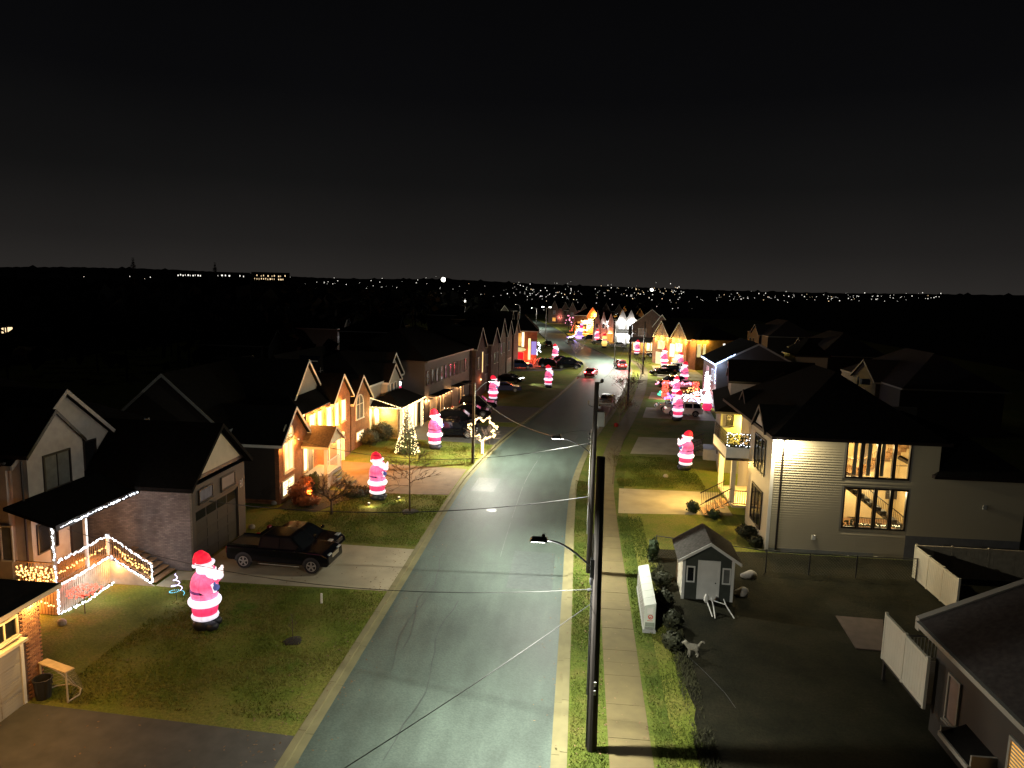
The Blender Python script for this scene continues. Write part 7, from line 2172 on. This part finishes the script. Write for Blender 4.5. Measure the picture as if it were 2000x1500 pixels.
# ================================================================== FAR CITY LIGHTS
def city(name, lab, mat, rects, seed, rmul=1.0):
    rr = random.Random(seed); mb = MB()
    for (u0, u1, v0, v1, n, r_) in rects:
        for k in range(n):
            u, v = rr.uniform(u0, u1), rr.triangular(v0, v1, (v0 + v1) / 2)
            d = ray(u, v)
            hz = hypot(d.x, d.y)
            D = 560 + 560 * rr.random() ** 1.5
            q = Vector((0, 0, H)) + d * (D / hz)
            if q.z < 1.5:
                q = Vector((0, 0, H)) + d * ((1.6 - H) / d.z)
            dist = hypot(q.x, q.y)
            mb.octa(tuple(q), dist / 1387 * r_ * rr.uniform(.35, 1.0) * rmul)
    return tag(mb.build(name, MT[mat], None, fix=False), lab, 'city lights', kind='stuff')
city('city_lights', 'scattered white lights of the far town along the horizon', 'bcity', [(740, 1110, 558, 588, 46, 1.0), (1000, 1340, 548, 596, 75, 1.0), (1400, 1840, 570, 590, 55, .95), (640, 880, 538, 560, 12, .9), (110, 330, 534, 546, 4, 1.0), (1050, 1330, 590, 612, 12, 1.1), (60, 620, 560, 620, 4, 1.0), (480, 660, 542, 560, 9, .95), (700, 1300, 548, 590, 90, .6), (1340, 1840, 568, 592, 50, .6), (0, 700, 540, 566, 16, .6)], 1)
city('city_lights', 'scattered warm lights of the far town along the horizon', 'bcityw', [(900, 1340, 548, 600, 24, .95), (1240, 1320, 556, 576, 12, 1.2), (1400, 1830, 570, 590, 12, .9), (575, 610, 574, 590, 5, 1.5)], 2)
def far_lamp(lab, u, v, D, r_, mat):
    d = ray(u, v); q = Vector((0, 0, H)) + d * (D / hypot(d.x, d.y))
    t = thing('far_floodlight', lab, 'floodlight', (q.x, q.y, -.3))
    MB().tube([(0, 0, 0), (0, 0, q.z + .3)], .25, .15, n=6).build('mast', MT['dark'], t)
    MB().ell((0, 0, q.z + .3), (D / 1387 * r_,) * 3, 10, 6).build('lamp', MT[mat], t, smooth=True)
far_lamp('single brilliant floodlight on the skyline left of the street', 866, 546, 760, 4.2, 'bcityb')
far_lamp('brilliant white light among the town lights right of the street', 1273, 566, 800, 2.8, 'bcityb')
far_lamp('white yard light over the orange glow on the far left', 598, 566, 420, 2.4, 'bcityb')
far_lamp('lone white light in the dark woods on the left', 403, 604, 300, 1.7, 'bcityb')
far_lamp('lone white light beyond the terrace roofs', 908, 588, 400, 1.8, 'bcityb')
# long lit buildings on the far left ridge, seen as rows of windows
for lab, us, v, n, fl in (('long far building with white window rows on the left ridge', (342, 400), 537, 12, 1), ('tall far building with yellow window rows right of the skyline evergreen', (497, 560), 538, 15, 2), ('far low building with sparse windows on the left ridge', (425, 482), 538, 8, 1)):
    D = 520
    def P_at(u, v_):
        d = ray(u, v_); return Vector((0, 0, H)) + d * (D / hypot(d.x, d.y))
    a, b = P_at(us[0], v), P_at(us[1], v)
    t = thing('far_building', lab, 'building', (a.x, a.y, -.3), math.atan2(b.y - a.y, b.x - a.x))
    L = hypot(b.x - a.x, b.y - a.y)
    hh = a.z + .3
    MB().box(-2, L + 2, 0, 12, 0, hh + 2.4).build('wall', MT['hill'], t)
    rr = random.Random(int(us[0]))
    for f_ in range(fl):
        for k in range(n):
            if rr.random() < .32: continue
            x = L * k / n
            zf = rr.uniform(-.25, .25); MB().box(x, x + L / n * rr.uniform(.15, .6), -.1, -.02, hh - .45 - 2.2 * f_ + zf, hh + .45 - 2.2 * f_ + zf).build('window', MT['bcityw' if fl == 2 else 'bcity'], t)
for u, v, D, lab in ((22, 608, 190, 'house window lights low in the woods at the left edge'), ):
    d = ray(u, v); q = Vector((0, 0, H)) + d * (D / hypot(d.x, d.y))
    t = thing('woods_house', lab, 'house', (q.x, q.y, -.3), radians(-60) + pi / 2)
    MB().box(-4, 6, 0, 7, 0, 5).build('wall', MT['hill'], t)
    MB().prism([(-4.4, 5), (6.4, 5), (1, 8)], 'y', -.4, 7.4).build('roof', MT['hill'], t)
    for x0, x1, z0, z1 in ((-2, -1.2, 2.8, 4.0), (-.9, .0, 2.6, 4.1), (1.8, 2.3, 2.6, 4.1)):
        MB().box(x0, x1, -.1, -.02, z0, z1).build('window', MT['bcityw'], t)
